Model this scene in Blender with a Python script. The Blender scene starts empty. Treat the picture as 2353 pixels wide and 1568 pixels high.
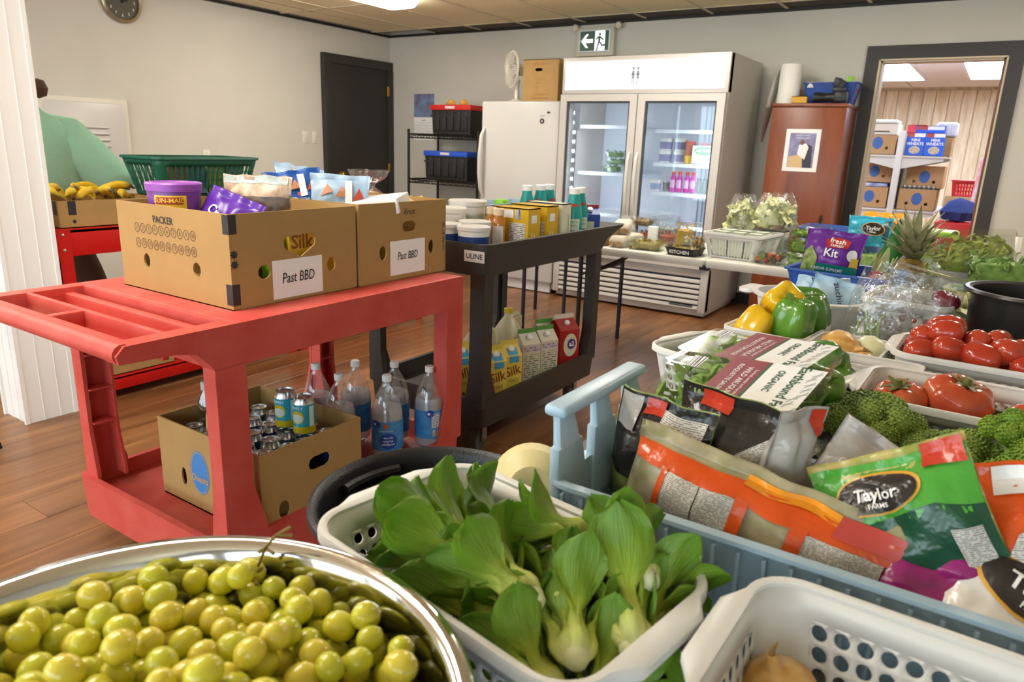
import bpy, bmesh, math, random
from math import pi, sin, cos, radians as rad
from mathutils import Vector as V, Matrix, noise, Euler
SC = bpy.context.scene; COL = SC.collection
random.seed(7)
# ---------------------------------------------------------------- camera
cam = bpy.data.objects.new('camera', bpy.data.cameras.new('camera')); COL.objects.link(cam); SC.camera = cam
right = V((.8297, .5562, .0350)); down = V((.1754, -.2006, -.9638)); fwd = V((-.5290, .8065, -.2642))
m = Matrix((right, -down, -fwd)).transposed().to_4x4(); m.translation = (0, 0, 1.3); cam.matrix_world = m
cam.data.sensor_width = 36; cam.data.lens = 25.09; cam.data.clip_start = .02
cam.data.dof.use_dof = True; cam.data.dof.focus_distance = 1.75; cam.data.dof.aperture_fstop = 7.1
# ---------------------------------------------------------------- world, exposure
W = bpy.data.worlds.new('sky'); SC.world = W; W.use_nodes = True
bg = W.node_tree.nodes['Background']; bg.inputs[0].default_value = (.80, .90, 1, 1); bg.inputs[1].default_value = 3.0
SC.view_settings.view_transform = 'Standard'; SC.view_settings.look = 'None'; SC.view_settings.gamma = 1
SC.view_settings.use_curve_mapping = False; SC.view_settings.exposure = 1.32
SC.cycles.use_denoising = True; SC.cycles.max_bounces = 7; SC.cycles.transparent_max_bounces = 18; SC.cycles.glossy_bounces = 3; SC.cycles.use_adaptive_sampling = True; SC.cycles.adaptive_threshold = .05
SC.cycles.diffuse_bounces = 3; SC.cycles.sample_clamp_indirect = 6; SC.cycles.caustics_reflective = False; SC.cycles.caustics_refractive = False
LAMP = 11.0
# ---------------------------------------------------------------- materials
MATS = {}
def hexc(h):
    h = h.lstrip('#'); c = [int(h[i:i+2], 16) / 255 for i in (0, 2, 4)]
    return tuple(x / 12.92 if x < .04045 else ((x + .055) / 1.055) ** 2.4 for x in c) + (1,)
def mat(name, col=None, rough=.5, metal=0, spec=.5, var=0, vs=30, bump=0, bs=60, emit=0, coat=0, sss=0, col2=None, stretch=None, trans=0):
    if name in MATS: return MATS[name]
    M = bpy.data.materials.new(name); M.use_nodes = True; N = M.node_tree.nodes; L = M.node_tree.links; b = N['Principled BSDF']
    c = hexc(col); b.inputs['Base Color'].default_value = c; b.inputs['Roughness'].default_value = rough; b.inputs['Metallic'].default_value = metal
    b.inputs['Specular IOR Level'].default_value = spec; b.inputs['Coat Weight'].default_value = coat; b.inputs['Coat Roughness'].default_value = .1
    b.inputs['Transmission Weight'].default_value = trans
    if sss: b.inputs['Subsurface Weight'].default_value = sss; b.inputs['Subsurface Radius'].default_value = (.01, .006, .003); b.inputs['Subsurface Scale'].default_value = .5
    if emit: b.inputs['Emission Color'].default_value = c; b.inputs['Emission Strength'].default_value = emit
    if var or bump or col2:
        tc = N.new('ShaderNodeTexCoord'); mp = N.new('ShaderNodeMapping'); L.new(tc.outputs['Object'], mp.inputs[0])
        if stretch: mp.inputs['Scale'].default_value = stretch
    if var or col2:
        nz = N.new('ShaderNodeTexNoise'); nz.inputs['Scale'].default_value = vs; nz.inputs['Detail'].default_value = 4; L.new(mp.outputs[0], nz.inputs[0])
        rp = N.new('ShaderNodeValToRGB'); L.new(nz.outputs[0], rp.inputs[0]); e = rp.color_ramp.elements
        e[0].position = .32; e[1].position = .68
        if col2: e[0].color = c; e[1].color = hexc(col2)
        else:
            e[0].color = tuple(max(0, x * (1 - var)) for x in c[:3]) + (1,); e[1].color = tuple(min(1, x * (1 + var)) for x in c[:3]) + (1,)
        L.new(rp.outputs[0], b.inputs['Base Color'])
    if bump:
        nb = N.new('ShaderNodeTexNoise'); nb.inputs['Scale'].default_value = bs; nb.inputs['Detail'].default_value = 3; L.new(mp.outputs[0], nb.inputs[0])
        bp = N.new('ShaderNodeBump'); bp.inputs['Strength'].default_value = bump; bp.inputs['Distance'].default_value = .01
        L.new(nb.outputs[0], bp.inputs['Height']); L.new(bp.outputs[0], b.inputs['Normal'])
    MATS[name] = M; return M
def film(name, col='ffffff', refl=.12, rough=.08, bump=0, bs=60, opac=0, dcol=None):
    """thin clear plastic: straight-through light plus a surface reflection, optionally a milky part"""
    if name in MATS: return MATS[name]
    M = bpy.data.materials.new(name); M.use_nodes = True; N = M.node_tree.nodes; L = M.node_tree.links
    N.remove(N['Principled BSDF']); out = N['Material Output']
    tr = N.new('ShaderNodeBsdfTransparent'); tr.inputs[0].default_value = hexc(col)
    gl = N.new('ShaderNodeBsdfGlossy'); gl.inputs['Roughness'].default_value = rough; gl.inputs[0].default_value = (1, 1, 1, 1)
    lw = N.new('ShaderNodeLayerWeight'); lw.inputs[0].default_value = .5; pw_ = N.new('ShaderNodeMath'); pw_.operation = 'POWER'; pw_.inputs[1].default_value = 4
    ma = N.new('ShaderNodeMath'); ma.operation = 'MULTIPLY_ADD'; ma.inputs[1].default_value = .5; ma.inputs[2].default_value = refl; ma.use_clamp = True
    L.new(lw.outputs['Facing'], pw_.inputs[0]); L.new(pw_.outputs[0], ma.inputs[0])
    a = tr.outputs[0]
    if opac:
        df = N.new('ShaderNodeBsdfDiffuse'); df.inputs[0].default_value = hexc(dcol or col); mx = N.new('ShaderNodeMixShader'); mx.inputs[0].default_value = opac
        L.new(a, mx.inputs[1]); L.new(df.outputs[0], mx.inputs[2]); a = mx.outputs[0]
    m2 = N.new('ShaderNodeMixShader'); L.new(ma.outputs[0], m2.inputs[0]); L.new(a, m2.inputs[1]); L.new(gl.outputs[0], m2.inputs[2]); L.new(m2.outputs[0], out.inputs[0])
    if bump:
        tc = N.new('ShaderNodeTexCoord'); nb = N.new('ShaderNodeTexNoise'); nb.inputs['Scale'].default_value = bs; nb.inputs['Detail'].default_value = 2
        L.new(tc.outputs['Object'], nb.inputs[0]); bp = N.new('ShaderNodeBump'); bp.inputs['Strength'].default_value = bump; bp.inputs['Distance'].default_value = .01
        L.new(nb.outputs[0], bp.inputs['Height']); L.new(bp.outputs[0], gl.inputs['Normal']); L.new(bp.outputs[0], lw.inputs['Normal'])
    MATS[name] = M; return M
def uvmat(name, kind, c1, c2, rough=.4, k=300, spec=.4):
    """printed matter by UV in metres: 'lines' small print, 'bars' barcode, 'grad' leaf gradient along v"""
    if name in MATS: return MATS[name]
    M = bpy.data.materials.new(name); M.use_nodes = True; N = M.node_tree.nodes; L = M.node_tree.links; b = N['Principled BSDF']
    b.inputs['Roughness'].default_value = rough; b.inputs['Specular IOR Level'].default_value = spec
    tc = N.new('ShaderNodeTexCoord'); sp = N.new('ShaderNodeSeparateXYZ'); L.new(tc.outputs['UV'], sp.inputs[0])
    rp = N.new('ShaderNodeValToRGB'); e = rp.color_ramp.elements
    if kind == 'grad':
        nz = N.new('ShaderNodeTexNoise'); nz.inputs['Scale'].default_value = 9; L.new(tc.outputs['UV'], nz.inputs[0])
        ma = N.new('ShaderNodeMath'); ma.operation = 'MULTIPLY_ADD'; ma.inputs[1].default_value = .22; L.new(nz.outputs[0], ma.inputs[0]); L.new(sp.outputs[1], ma.inputs[2])
        L.new(ma.outputs[0], rp.inputs[0])
        cs = c1; e[0].position = cs[0][0]; e[0].color = hexc(cs[0][1]); e[1].position = cs[-1][0]; e[1].color = hexc(cs[-1][1])
        for p_, h in cs[1:-1]: x = e.new(p_); x.color = hexc(h)
        b.inputs['Subsurface Weight'].default_value = .12; b.inputs['Subsurface Radius'].default_value = (.004, .008, .002); b.inputs['Subsurface Scale'].default_value = .4
        nb = N.new('ShaderNodeTexNoise'); nb.inputs['Scale'].default_value = 7; mp = N.new('ShaderNodeMapping'); mp.inputs['Scale'].default_value = (4, 1, 1)
        L.new(tc.outputs['UV'], mp.inputs[0]); L.new(mp.outputs[0], nb.inputs[0])
        bp = N.new('ShaderNodeBump'); bp.inputs['Strength'].default_value = .5; bp.inputs['Distance'].default_value = .004; L.new(nb.outputs[0], bp.inputs['Height']); L.new(bp.outputs[0], b.inputs['Normal'])
    else:
        w = N.new('ShaderNodeMath'); w.operation = 'MULTIPLY'; w.inputs[1].default_value = k; L.new(sp.outputs[1 if kind == 'lines' else 0], w.inputs[0])
        fr = N.new('ShaderNodeMath'); fr.operation = 'FRACT'; L.new(w.outputs[0], fr.inputs[0])
        nz = N.new('ShaderNodeTexNoise'); nz.inputs['Scale'].default_value = k * (.7 if kind == 'lines' else 1.3); nz.inputs['Detail'].default_value = 0; 
        mp = N.new('ShaderNodeMapping'); mp.inputs['Scale'].default_value = (1, .02, 1) if kind != 'lines' else (1, 1, 1); L.new(tc.outputs['UV'], mp.inputs[0]); L.new(mp.outputs[0], nz.inputs[0])
        g1 = N.new('ShaderNodeMath'); g1.operation = 'GREATER_THAN'; g1.inputs[1].default_value = .55 if kind == 'lines' else -1; L.new(fr.outputs[0], g1.inputs[0])
        g2 = N.new('ShaderNodeMath'); g2.operation = 'GREATER_THAN'; g2.inputs[1].default_value = .45 if kind == 'lines' else .5; L.new(nz.outputs[0], g2.inputs[0])
        mu = N.new('ShaderNodeMath'); mu.operation = 'MULTIPLY'; L.new(g1.outputs[0], mu.inputs[0]); L.new(g2.outputs[0], mu.inputs[1]); L.new(mu.outputs[0], rp.inputs[0])
        e[0].color = hexc(c1); e[1].color = hexc(c2)
    L.new(rp.outputs[0], b.inputs['Base Color']); MATS[name] = M; return M
def wood(name, c1, c2, axis=1, rough=.35, scale=6, rnd=.25, grain=22):
    if name in MATS: return MATS[name]
    M = bpy.data.materials.new(name); M.use_nodes = True; N = M.node_tree.nodes; L = M.node_tree.links; b = N['Principled BSDF']
    b.inputs['Roughness'].default_value = rough
    tc = N.new('ShaderNodeTexCoord'); mp = N.new('ShaderNodeMapping'); s = [grain, grain, grain]; s[axis] = 1.3; mp.inputs['Scale'].default_value = s
    oi = N.new('ShaderNodeObjectInfo'); ad = N.new('ShaderNodeVectorMath'); ad.operation = 'ADD'; L.new(tc.outputs['Object'], ad.inputs[0])
    sc = N.new('ShaderNodeMath'); sc.operation = 'MULTIPLY'; sc.inputs[1].default_value = 50; L.new(oi.outputs['Random'], sc.inputs[0]); L.new(sc.outputs[0], ad.inputs[1]); L.new(ad.outputs[0], mp.inputs[0])
    nz = N.new('ShaderNodeTexNoise'); nz.inputs['Scale'].default_value = scale / 6; nz.inputs['Detail'].default_value = 6; nz.inputs['Distortion'].default_value = .6; L.new(mp.outputs[0], nz.inputs[0])
    rp = N.new('ShaderNodeValToRGB'); e = rp.color_ramp.elements; e[0].position = .3; e[1].position = .7; e[0].color = hexc(c1); e[1].color = hexc(c2); L.new(nz.outputs[0], rp.inputs[0])
    hv = N.new('ShaderNodeHueSaturation'); L.new(rp.outputs[0], hv.inputs['Color'])
    mr = N.new('ShaderNodeMapRange'); mr.inputs[3].default_value = 1 - rnd; mr.inputs[4].default_value = 1 + rnd; L.new(oi.outputs['Random'], mr.inputs[0]); L.new(mr.outputs[0], hv.inputs['Value'])
    L.new(hv.outputs[0], b.inputs['Base Color']); MATS[name] = M; return M
# ---------------------------------------------------------------- mesh tools
def rr(w, d, r, n=4):
    """rounded rectangle ring, counter-clockwise"""
    r = min(r, w / 2 - 1e-5, d / 2 - 1e-5); o = []
    for cx, cy, a0 in ((w/2-r, d/2-r, 0), (-w/2+r, d/2-r, pi/2), (-w/2+r, -d/2+r, pi), (w/2-r, -d/2+r, 1.5*pi)):
        for i in range(n + 1): a = a0 + pi/2 * i / n; o.append((cx + r*cos(a), cy + r*sin(a)))
    return o
def circ(r, n=24): return [(r*cos(2*pi*i/n), r*sin(2*pi*i/n)) for i in range(n)]
class MB:
    def __init__(s): s.v = []; s.f = []; s.mi = []; s.uv = {}
    def add(s, vs, fs, m=0, M=None):
        o = len(s.v); s.v += [tuple(M @ V(x)) for x in vs] if M else [tuple(x) for x in vs]
        for f in fs: s.f.append(tuple(i + o for i in f)); s.mi.append(m)
        return o
    def box(s, x0, y0, z0, x1, y1, z1, m=0, M=None):
        vs = [(x, y, z) for z in (z0, z1) for y in (y0, y1) for x in (x0, x1)]
        s.add(vs, [(0, 2, 3, 1), (4, 5, 7, 6), (0, 1, 5, 4), (2, 6, 7, 3), (0, 4, 6, 2), (1, 3, 7, 5)], m, M); return s
    def rbox(s, x0, y0, z0, x1, y1, z1, r=.005, n=2, m=0, M=None):
        b = bmesh.new(); bmesh.ops.create_cube(b, size=1)
        for q in b.verts: q.co = ((x0+x1)/2 + q.co.x*(x1-x0), (y0+y1)/2 + q.co.y*(y1-y0), (z0+z1)/2 + q.co.z*(z1-z0))
        bmesh.ops.bevel(b, geom=b.edges[:], offset=min(r, .49*min(x1-x0, y1-y0, z1-z0)), segments=n, profile=.5, affect='EDGES')
        s.bm(b, m, M); return s
    def bm(s, b, m=0, M=None):
        b.verts.index_update(); s.add([q.co for q in b.verts], [[q.index for q in f.verts] for f in b.faces], m, M); b.free(); return s
    def loft(s, rings, c0=True, c1=True, m=0, M=None, close=True):
        n = len(rings[0]); vs = [p for r in rings for p in r]; fs = []
        for j in range(len(rings) - 1):
            for i in range(n if close else n - 1):
                k = (i + 1) % n; fs.append((j*n+i, j*n+k, (j+1)*n+k, (j+1)*n+i))
        if c0: fs.append(tuple(range(n - 1, -1, -1)))
        if c1: fs.append(tuple((len(rings)-1)*n + i for i in range(n)))
        s.add(vs, fs, m, M); return s
    def lathe(s, prof, n=24, m=0, M=None, lobes=0, la=0):
        rings = []
        for r, z in prof: rings.append([(max(r, 1e-5)*cos(2*pi*i/n)*(1+la*cos(lobes*2*pi*i/n)), max(r, 1e-5)*sin(2*pi*i/n)*(1+la*cos(lobes*2*pi*i/n)), z) for i in range(n)])
        cl = prof[0] == prof[-1]; return s.loft(rings, not cl and prof[0][0] > 1e-4, not cl and prof[-1][0] > 1e-4, m, M)
    def tube(s, pts, r, n=8, m=0, M=None, caps=True):
        pts = [V(p) for p in pts]; rings = []; up = None
        for i, p in enumerate(pts):
            t = (pts[min(i+1, len(pts)-1)] - pts[max(i-1, 0)]).normalized()
            if up is None: up = t.orthogonal().normalized()
            up = (up - t*up.dot(t)).normalized() if (up - t*up.dot(t)).length > 1e-4 else t.orthogonal().normalized(); w = t.cross(up)
            q = r[i] if isinstance(r, (list, tuple)) else r
            rings.append([p + up*q*cos(2*pi*k/n) + w*q*sin(2*pi*k/n) for k in range(n)])
        return s.loft(rings, caps, caps, m, M)
    def tray(s, w, d, h, t=.003, r=.02, taper=0, lip=0, n=4, m=0, M=None, fl=None):
        """open container: outer shell, lip and inner shell"""
        fl = t if fl is None else fl; g = taper
        def R(ww, dd, z, q): return [(x, y, z) for x, y in rr(ww, dd, q, n)]
        rg = [R(w-2*g, d-2*g, 0, r), R(w, d, h-(.006 if lip else 0), r)]
        if lip: rg += [R(w+2*lip, d+2*lip, h-.006, r+lip), R(w+2*lip, d+2*lip, h, r+lip)]
        else: rg += [R(w, d, h, r)]
        rg += [R(w-2*t, d-2*t, h, max(r-t, .001)), R(w-2*g-2*t, d-2*g-2*t, fl, max(r-t, .001))]
        return s.loft(rg, True, True, m, M)
    def ext(s, outer, holes, t, m=0, M=None):
        """flat panel with holes in xy, extruded to z=t"""
        b = bmesh.new(); es = []
        for loop in [outer] + list(holes):
            vs = [b.verts.new((x, y, 0)) for x, y in loop]
            es += [b.edges.new((vs[i], vs[(i+1) % len(vs)])) for i in range(len(vs))]
        bmesh.ops.triangle_fill(b, use_beauty=True, use_dissolve=False, edges=es, normal=(0, 0, 1))
        g = bmesh.ops.extrude_face_region(b, geom=b.faces[:]); bmesh.ops.translate(b, vec=(0, 0, t), verts=[q for q in g['geom'] if isinstance(q, bmesh.types.BMVert)])
        bmesh.ops.recalc_face_normals(b, faces=b.faces[:]); return s.bm(b, m, M)
    def mesh(s, name, mats, smooth=None):
        me = bpy.data.meshes.new(name); me.from_pydata(s.v, [], s.f)
        for x in (mats if isinstance(mats, (list, tuple)) else [mats]): me.materials.append(x)
        if any(s.mi): me.polygons.foreach_set('material_index', s.mi)
        if s.uv:
            l = me.uv_layers.new(name='UVMap')
            l.data.foreach_set('uv', [c for lp in me.loops for c in s.uv.get(lp.vertex_index, (0, 0))])
        if smooth is not None:
            me.polygons.foreach_set('use_smooth', [True]*len(me.polygons))
            if smooth < 180: me.set_sharp_from_angle(angle=rad(smooth))
        me.update(); return me
    def build(s, name, mats, parent=None, loc=None, rot=None, smooth=35):
        return place(s.mesh(name, mats, smooth), name, parent, loc, rot)
def place(me, name, parent=None, loc=None, rot=None, sc=None):
    o = bpy.data.objects.new(name, me); COL.objects.link(o)
    if loc: o.location = loc
    if rot: o.rotation_euler = rot
    if sc: o.scale = sc if isinstance(sc, (tuple, list)) else (sc, sc, sc)
    if parent: o.parent = parent
    return o
def tag(o, label, cat, group=None):
    o['label'] = label; o['category'] = cat
    if group: o['group'] = group
    return o
def T(name, label, cat, loc=(0, 0, 0), rz=0, group=None, rot=None):
    o = bpy.data.objects.new(name, None); COL.objects.link(o); o.location = loc; o.rotation_euler = rot or (0, 0, rad(rz)); o.empty_display_size = .02
    return tag(o, label, cat, group)
def struct(o): o['kind'] = 'structure'; return o
def stuff(o): o['kind'] = 'stuff'; return o
def clone(o, parent=None, loc=None, rz=None, label=None, rot=None, sc=None):
    c = o.copy(); COL.objects.link(c)
    if parent: c.parent = parent
    if loc: c.location = loc
    if rz is not None: c.rotation_euler = (0, 0, rad(rz))
    if rot: c.rotation_euler = rot
    if sc: c.scale = (sc, sc, sc) if not isinstance(sc, tuple) else sc
    if label: c['label'] = label
    for ch in list(o.children): clone(ch, c)
    return c
def RX(a): return Matrix.Rotation(rad(a), 4, 'X')
def RY(a): return Matrix.Rotation(rad(a), 4, 'Y')
def RZ(a): return Matrix.Rotation(rad(a), 4, 'Z')
def TR(x, y, z): return Matrix.Translation((x, y, z))
def SCL(x, y, z): return Matrix.Diagonal((x, y, z, 1))
# surfaces for printed matter: s(u, v, off) -> point
def plane(o, ux, uy):
    o, ux, uy = V(o), V(ux), V(uy); n = ux.cross(uy).normalized()
    return lambda u, v, off=0: o + ux*u + uy*v + n*off
def cylsurf(r, a0=-90, z0=0):
    return lambda u, v, off=0: V(((r+off)*cos(rad(a0) + u/r), (r+off)*sin(rad(a0) + u/r), z0 + v))
OFF = .0006
def d_rect(s, u0, v0, u1, v1, nu=1, nv=1, off=OFF, mb=None, r=0):
    mb = mb or MB(); o = len(mb.v); vs = [s(u0+(u1-u0)*i/nu, v0+(v1-v0)*j/nv, off) for j in range(nv+1) for i in range(nu+1)]
    mb.add(vs, [(j*(nu+1)+i, j*(nu+1)+i+1, (j+1)*(nu+1)+i+1, (j+1)*(nu+1)+i) for j in range(nv) for i in range(nu)])
    for j in range(nv+1):
        for i in range(nu+1): mb.uv[o+j*(nu+1)+i] = ((u1-u0)*i/nu, (v1-v0)*j/nv)
    return mb
def d_oval(s, u, v, a, b, off=OFF, n=24, k=3, mb=None, rot=0):
    mb = mb or MB(); vs = [s(u, v, off)]; fs = []; c_, s_ = cos(rad(rot)), sin(rad(rot))
    for j in range(1, k+1):
        for i in range(n):
            x, y = a*j/k*cos(2*pi*i/n), b*j/k*sin(2*pi*i/n); vs.append(s(u + x*c_ - y*s_, v + x*s_ + y*c_, off))
    for i in range(n): fs.append((0, 1+i, 1+(i+1) % n))
    for j in range(k-1):
        for i in range(n): fs.append((1+j*n+i, 1+(j+1)*n+i, 1+(j+1)*n+(i+1) % n, 1+j*n+(i+1) % n))
    mb.add(vs, fs); return mb
def d_poly(s, pts, off=OFF, mb=None, cuts=0):
    mb = mb or MB(); b = bmesh.new(); vs = [b.verts.new((x, y, 0)) for x, y in pts]
    bmesh.ops.triangle_fill(b, use_beauty=True, edges=[b.edges.new((vs[i], vs[(i+1) % len(vs)])) for i in range(len(vs))], normal=(0, 0, 1))
    for _ in range(cuts): bmesh.ops.subdivide_edges(b, edges=b.edges[:], cuts=1, use_grid_fill=True)
    bmesh.ops.triangulate(b, faces=b.faces[:])
    b.verts.index_update(); o = len(mb.v)
    for q in b.verts: mb.uv[o+q.index] = (q.co.x, q.co.y); q.co = s(q.co.x, q.co.y, off)
    return mb.bm(b)
TXT = {}
def textmesh(t, bold=0, shear=0):
    k = (t, bold, shear)
    if k not in TXT:
        c = bpy.data.curves.new('t', 'FONT'); c.body = t; c.size = 1; c.align_x = 'CENTER'; c.align_y = 'CENTER'; c.offset = bold; c.resolution_u = 2; c.shear = shear
        o = bpy.data.objects.new('t', c); COL.objects.link(o); dg = bpy.context.evaluated_depsgraph_get(); me = bpy.data.meshes.new_from_object(o.evaluated_get(dg))
        TXT[k] = ([tuple(q.co[:2]) for q in me.vertices], [tuple(p.vertices) for p in me.polygons])
        bpy.data.objects.remove(o); bpy.data.curves.remove(c); bpy.data.meshes.remove(me)
    return TXT[k]
def d_text(s, t, u, v, h, rot=0, off=OFF*2, mb=None, xs=1, bold=.0, shear=0):
    """lettering with cap height about h"""
    mb = mb or MB(); vs, fs = textmesh(t, bold, shear); c_, s_ = cos(rad(rot)), sin(rad(rot)); k = h / .7
    mb.add([s(u + x*k*xs*c_ - y*k*s_, v + x*k*xs*s_ + y*k*c_, off) for x, y in vs], fs); return mb
INK = lambda: mat('ink_black', '1b1a1a', .7)
# ---------------------------------------------------------------- the room
PAINT = mat('wall_paint', 'cdc9bd', .85, var=.02, vs=3)
WHITEP = mat('white_plastic', 'e2e0dc', .38, spec=.5)
CHAR = mat('charcoal_paint', '2f2c29', .5, bump=.05, bs=200)
floor = struct(MB().box(-6.2, -3.2, -.08, 3.2, 15, -.006).build('floor', wood('floor_under', '7d4f2e', '9b6a41')))
PLK = wood('laminate', '6b4427', '9c6b41', 1, .3, 7, .14, 16)
pm = MB().rbox(-.0955, -.61, -.006, .0955, .61, 0, .0012, 1).mesh('plank', PLK, 30)
k = 0
for i in range(35):
    x = -5.9 + i*.192; y = -.2 - (i*.433) % 1.22
    while y < 6.9:
        if y + 1.22 > .35 and y < 6.38: e_ = min(y+1.22, 6.4); place(pm, 'plank', floor, (x, (y+e_)/2, 0), sc=(1, (e_-y)/1.22, 1))
        y += 1.221
wl = struct(MB().box(-6.12, -3.2, 0, -6, 6.52, 2.6).build('wall_left', PAINT))
DX0, DX1, DH = -.925, -.11, 2.03
wb = struct(MB().box(-6, 6.4, 0, DX0, 6.52, 2.6).box(DX1, 6.4, 0, 3, 6.52, 2.6).box(DX0, 6.4, DH, DX1, 6.52, 2.6).build('wall_back', PAINT))
wr = struct(MB().box(3, -3.2, 0, 3.12, 6.52, 2.6).build('wall_right', PAINT))
# shop front behind the camera: wall with wide windows
win = [(-5.6, -3.7), (-3.4, -1.5), (-1.2, .7), (1.0, 2.7)]
wf = struct(MB().ext([(-6.1, 0), (3.1, 0), (3.1, 2.6), (-6.1, 2.6)], [[(a, .35), (b, .35), (b, 2.2), (a, 2.2)] for a, b in win], .12, M=TR(0, -3.08, 0) @ RX(90)).build('wall_front', PAINT))
GLZ = film('window_glass', 'f4f8f8', .04, .02)
for i, (a, b) in enumerate(win):
    o = struct(MB().box(a, -3.15, .35, b, -3.144, 2.2).build('window_%d' % (i+1), GLZ))
    MB().box(a, -3.19, .33, b, -3.08, .37).box(a, -3.17, 2.17, b, -3.1, 2.2).box(a, -3.17, .35, a+.05, -3.1, 2.2).box(b-.05, -3.17, .35, b, -3.1, 2.2).build('window_frame', CHAR, o)
# ceiling: lay-in tiles on a grid
CZ = 2.44
ceil_ = struct(MB().box(-6.1, -3.2, CZ+.05, 3.1, 14.6, CZ+.12).build('ceiling', mat('ceiling_board', 'd8cfc0', .9)))
TILE = mat('ceiling_tile', 'f0e3bd', .9, var=.03, vs=60, bump=.25, bs=160); DTILE = mat('dark_ceiling_tile', '4a4238', .8, bump=.2, bs=160)
GRID = mat('ceiling_grid', 'cfc3a4', .5)
tm = MB().rbox(-.297, -.602, 0, .297, .602, .02, .004, 1).mesh('ceiling_tile', TILE, 30)
dm = MB().rbox(-.297, -.13, 0, .297, .13, .02, .004, 1).mesh('ceiling_tile', DTILE, 30)
em = MB().rbox(-.13, -.602, 0, .13, .602, .02, .004, 1).mesh('ceiling_tile', TILE, 30)
cols = [-5.32 + .61*i for i in range(-0, 14)]; rows = [6.1 - 1.22*j for j in range(1, 8)]
lamps = [(-4.71, 3.66), (-2.27, 3.66), (.17, 3.66), (-4.71, 0), (-2.27, 0), (-3.49, -2.44)]
near = lambda a, b: abs(a-b) < .2
g = MB()
for x in cols:
    for y in rows:
                if x + .6 < 3: place(tm, 'ceiling_tile', ceil_, (x+.305, y+.61, CZ))
    if x + .6 < 3: place(dm, 'ceiling_tile', ceil_, (x+.305, 6.245, CZ))
    g.box(x-.012, -3, CZ-.006, x+.012, 6.38, CZ+.004)
for y in rows + [6.1]: g.box(-6, y-.012, CZ-.005, 3, y+.012, CZ+.005)
for y in rows: place(em, 'ceiling_tile', ceil_, (-5.47, y+.61, CZ)); 
em2 = MB().rbox(-.13, -.602, 0, .13, .602, .02, .004, 1)
for y in rows: place(em, 'ceiling_tile', ceil_, (-5.78, y+.61, CZ))
g.build('ceiling_grid', GRID, ceil_)
struct(MB().box(-6, 6.365, CZ-.022, 3, 6.4, CZ).box(-6, -3, CZ-.022, -5.97, 6.4, CZ).build('trim_4', mat('black_trim', '16130f', .6)))
# recessed fluorescent lights
LIT = mat('lit_diffuser', 'fff8ec', .4, emit=LAMP)
fr = MB().rbox(-.2, -.6, -.005, .2, -.585, .012, .002).rbox(-.2, .585, -.005, .2, .6, .012, .002).rbox(-.2, -.6, .004, .2, .6, .013, .002).mesh('frame', WHITEP)
dfm = MB().loft([[(x, y, z) for x in (0,) for x, y in rr(w_, 1.168, .01, 2)] for z, w_ in ((.003, .38), (-.03, .36), (-.055, .28), (-.06, .22))]).mesh('diffuser', LIT)
where = ['above the wall clock near the black door', 'above the glass door fridge', 'near the storeroom doorway', 'above the red bench', 'above the red utility cart', 'by the shop window']
for (x, y), w in zip(lamps, where):
    t = T('ceiling_light', 'wraparound fluorescent ceiling light ' + w, 'ceiling light', (x+.305, y+.61, CZ-.012), group='wraparound ceiling lights')
    place(fr, 'frame', t); place(dfm, 'diffuser', t)
# column
CW = mat('column_white', 'f2f1ee', .45, bump=.05, bs=30, stretch=(1, 1, .1))
mb = MB().box(-3.69, 1.32, 0, -3.48, 1.53, CZ)
for a in (-3.62, -3.55): mb.box(a-.002, 1.316, 0, a+.002, 1.32, CZ)
for a in (1.39, 1.46): mb.box(-3.48, a-.002, 0, -3.476, a+.002, CZ)
for x, y in ((-3.48, 1.53), (-3.48, 1.32), (-3.69, 1.32)): mb.box(x-.012, y-.012, 0, x+.006, y+.006, CZ)
struct(mb.build('trim_2', CW))
# baseboards
BB = mat('black_baseboard', '171412', .5)
struct(MB().box(-6, 6.385, 0, DX0-.1, 6.4, .1).box(DX1+.1, 6.385, 0, 3, 6.4, .1).build('baseboard_back', BB))
struct(MB().box(-6, -3, 0, -5.985, 5.33, .1).build('baseboard_left', BB))
# black door in the left wall
d = struct(MB().rbox(-5.99, 5.47, .01, -5.95, 6.31, 2.06, .004).build('door_1', mat('door_black', '2a2622', .55, bump=.04, bs=120)))
MB().rbox(-6, 5.37, 0, -5.94, 5.47, 2.064, .006).rbox(-6, 6.31, 0, -5.94, 6.395, 2.064, .006).rbox(-6, 5.372, 2.062, -5.942, 6.393, 2.153, .006).build('door_frame', CHAR, d)
BRASS = mat('brass', 'c8a24a', .25, 1)
o = MB().lathe([(.03, 0), (.03, .006), (.012, .01), (.012, .04), (.028, .05), (.032, .065), (.022, .08), (0, .082)], 16, M=TR(-5.95, 5.56, .94) @ RY(90)).build('door_knob', BRASS, d)
for z in (.3, 1.0, 1.84): MB().box(-5.945, 6.285, z-.045, -5.935, 6.32, z+.045).tube([(-5.94, 6.305, z-.05), (-5.94, 6.305, z+.05)], .008).build('hinge', BRASS, d)
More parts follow.
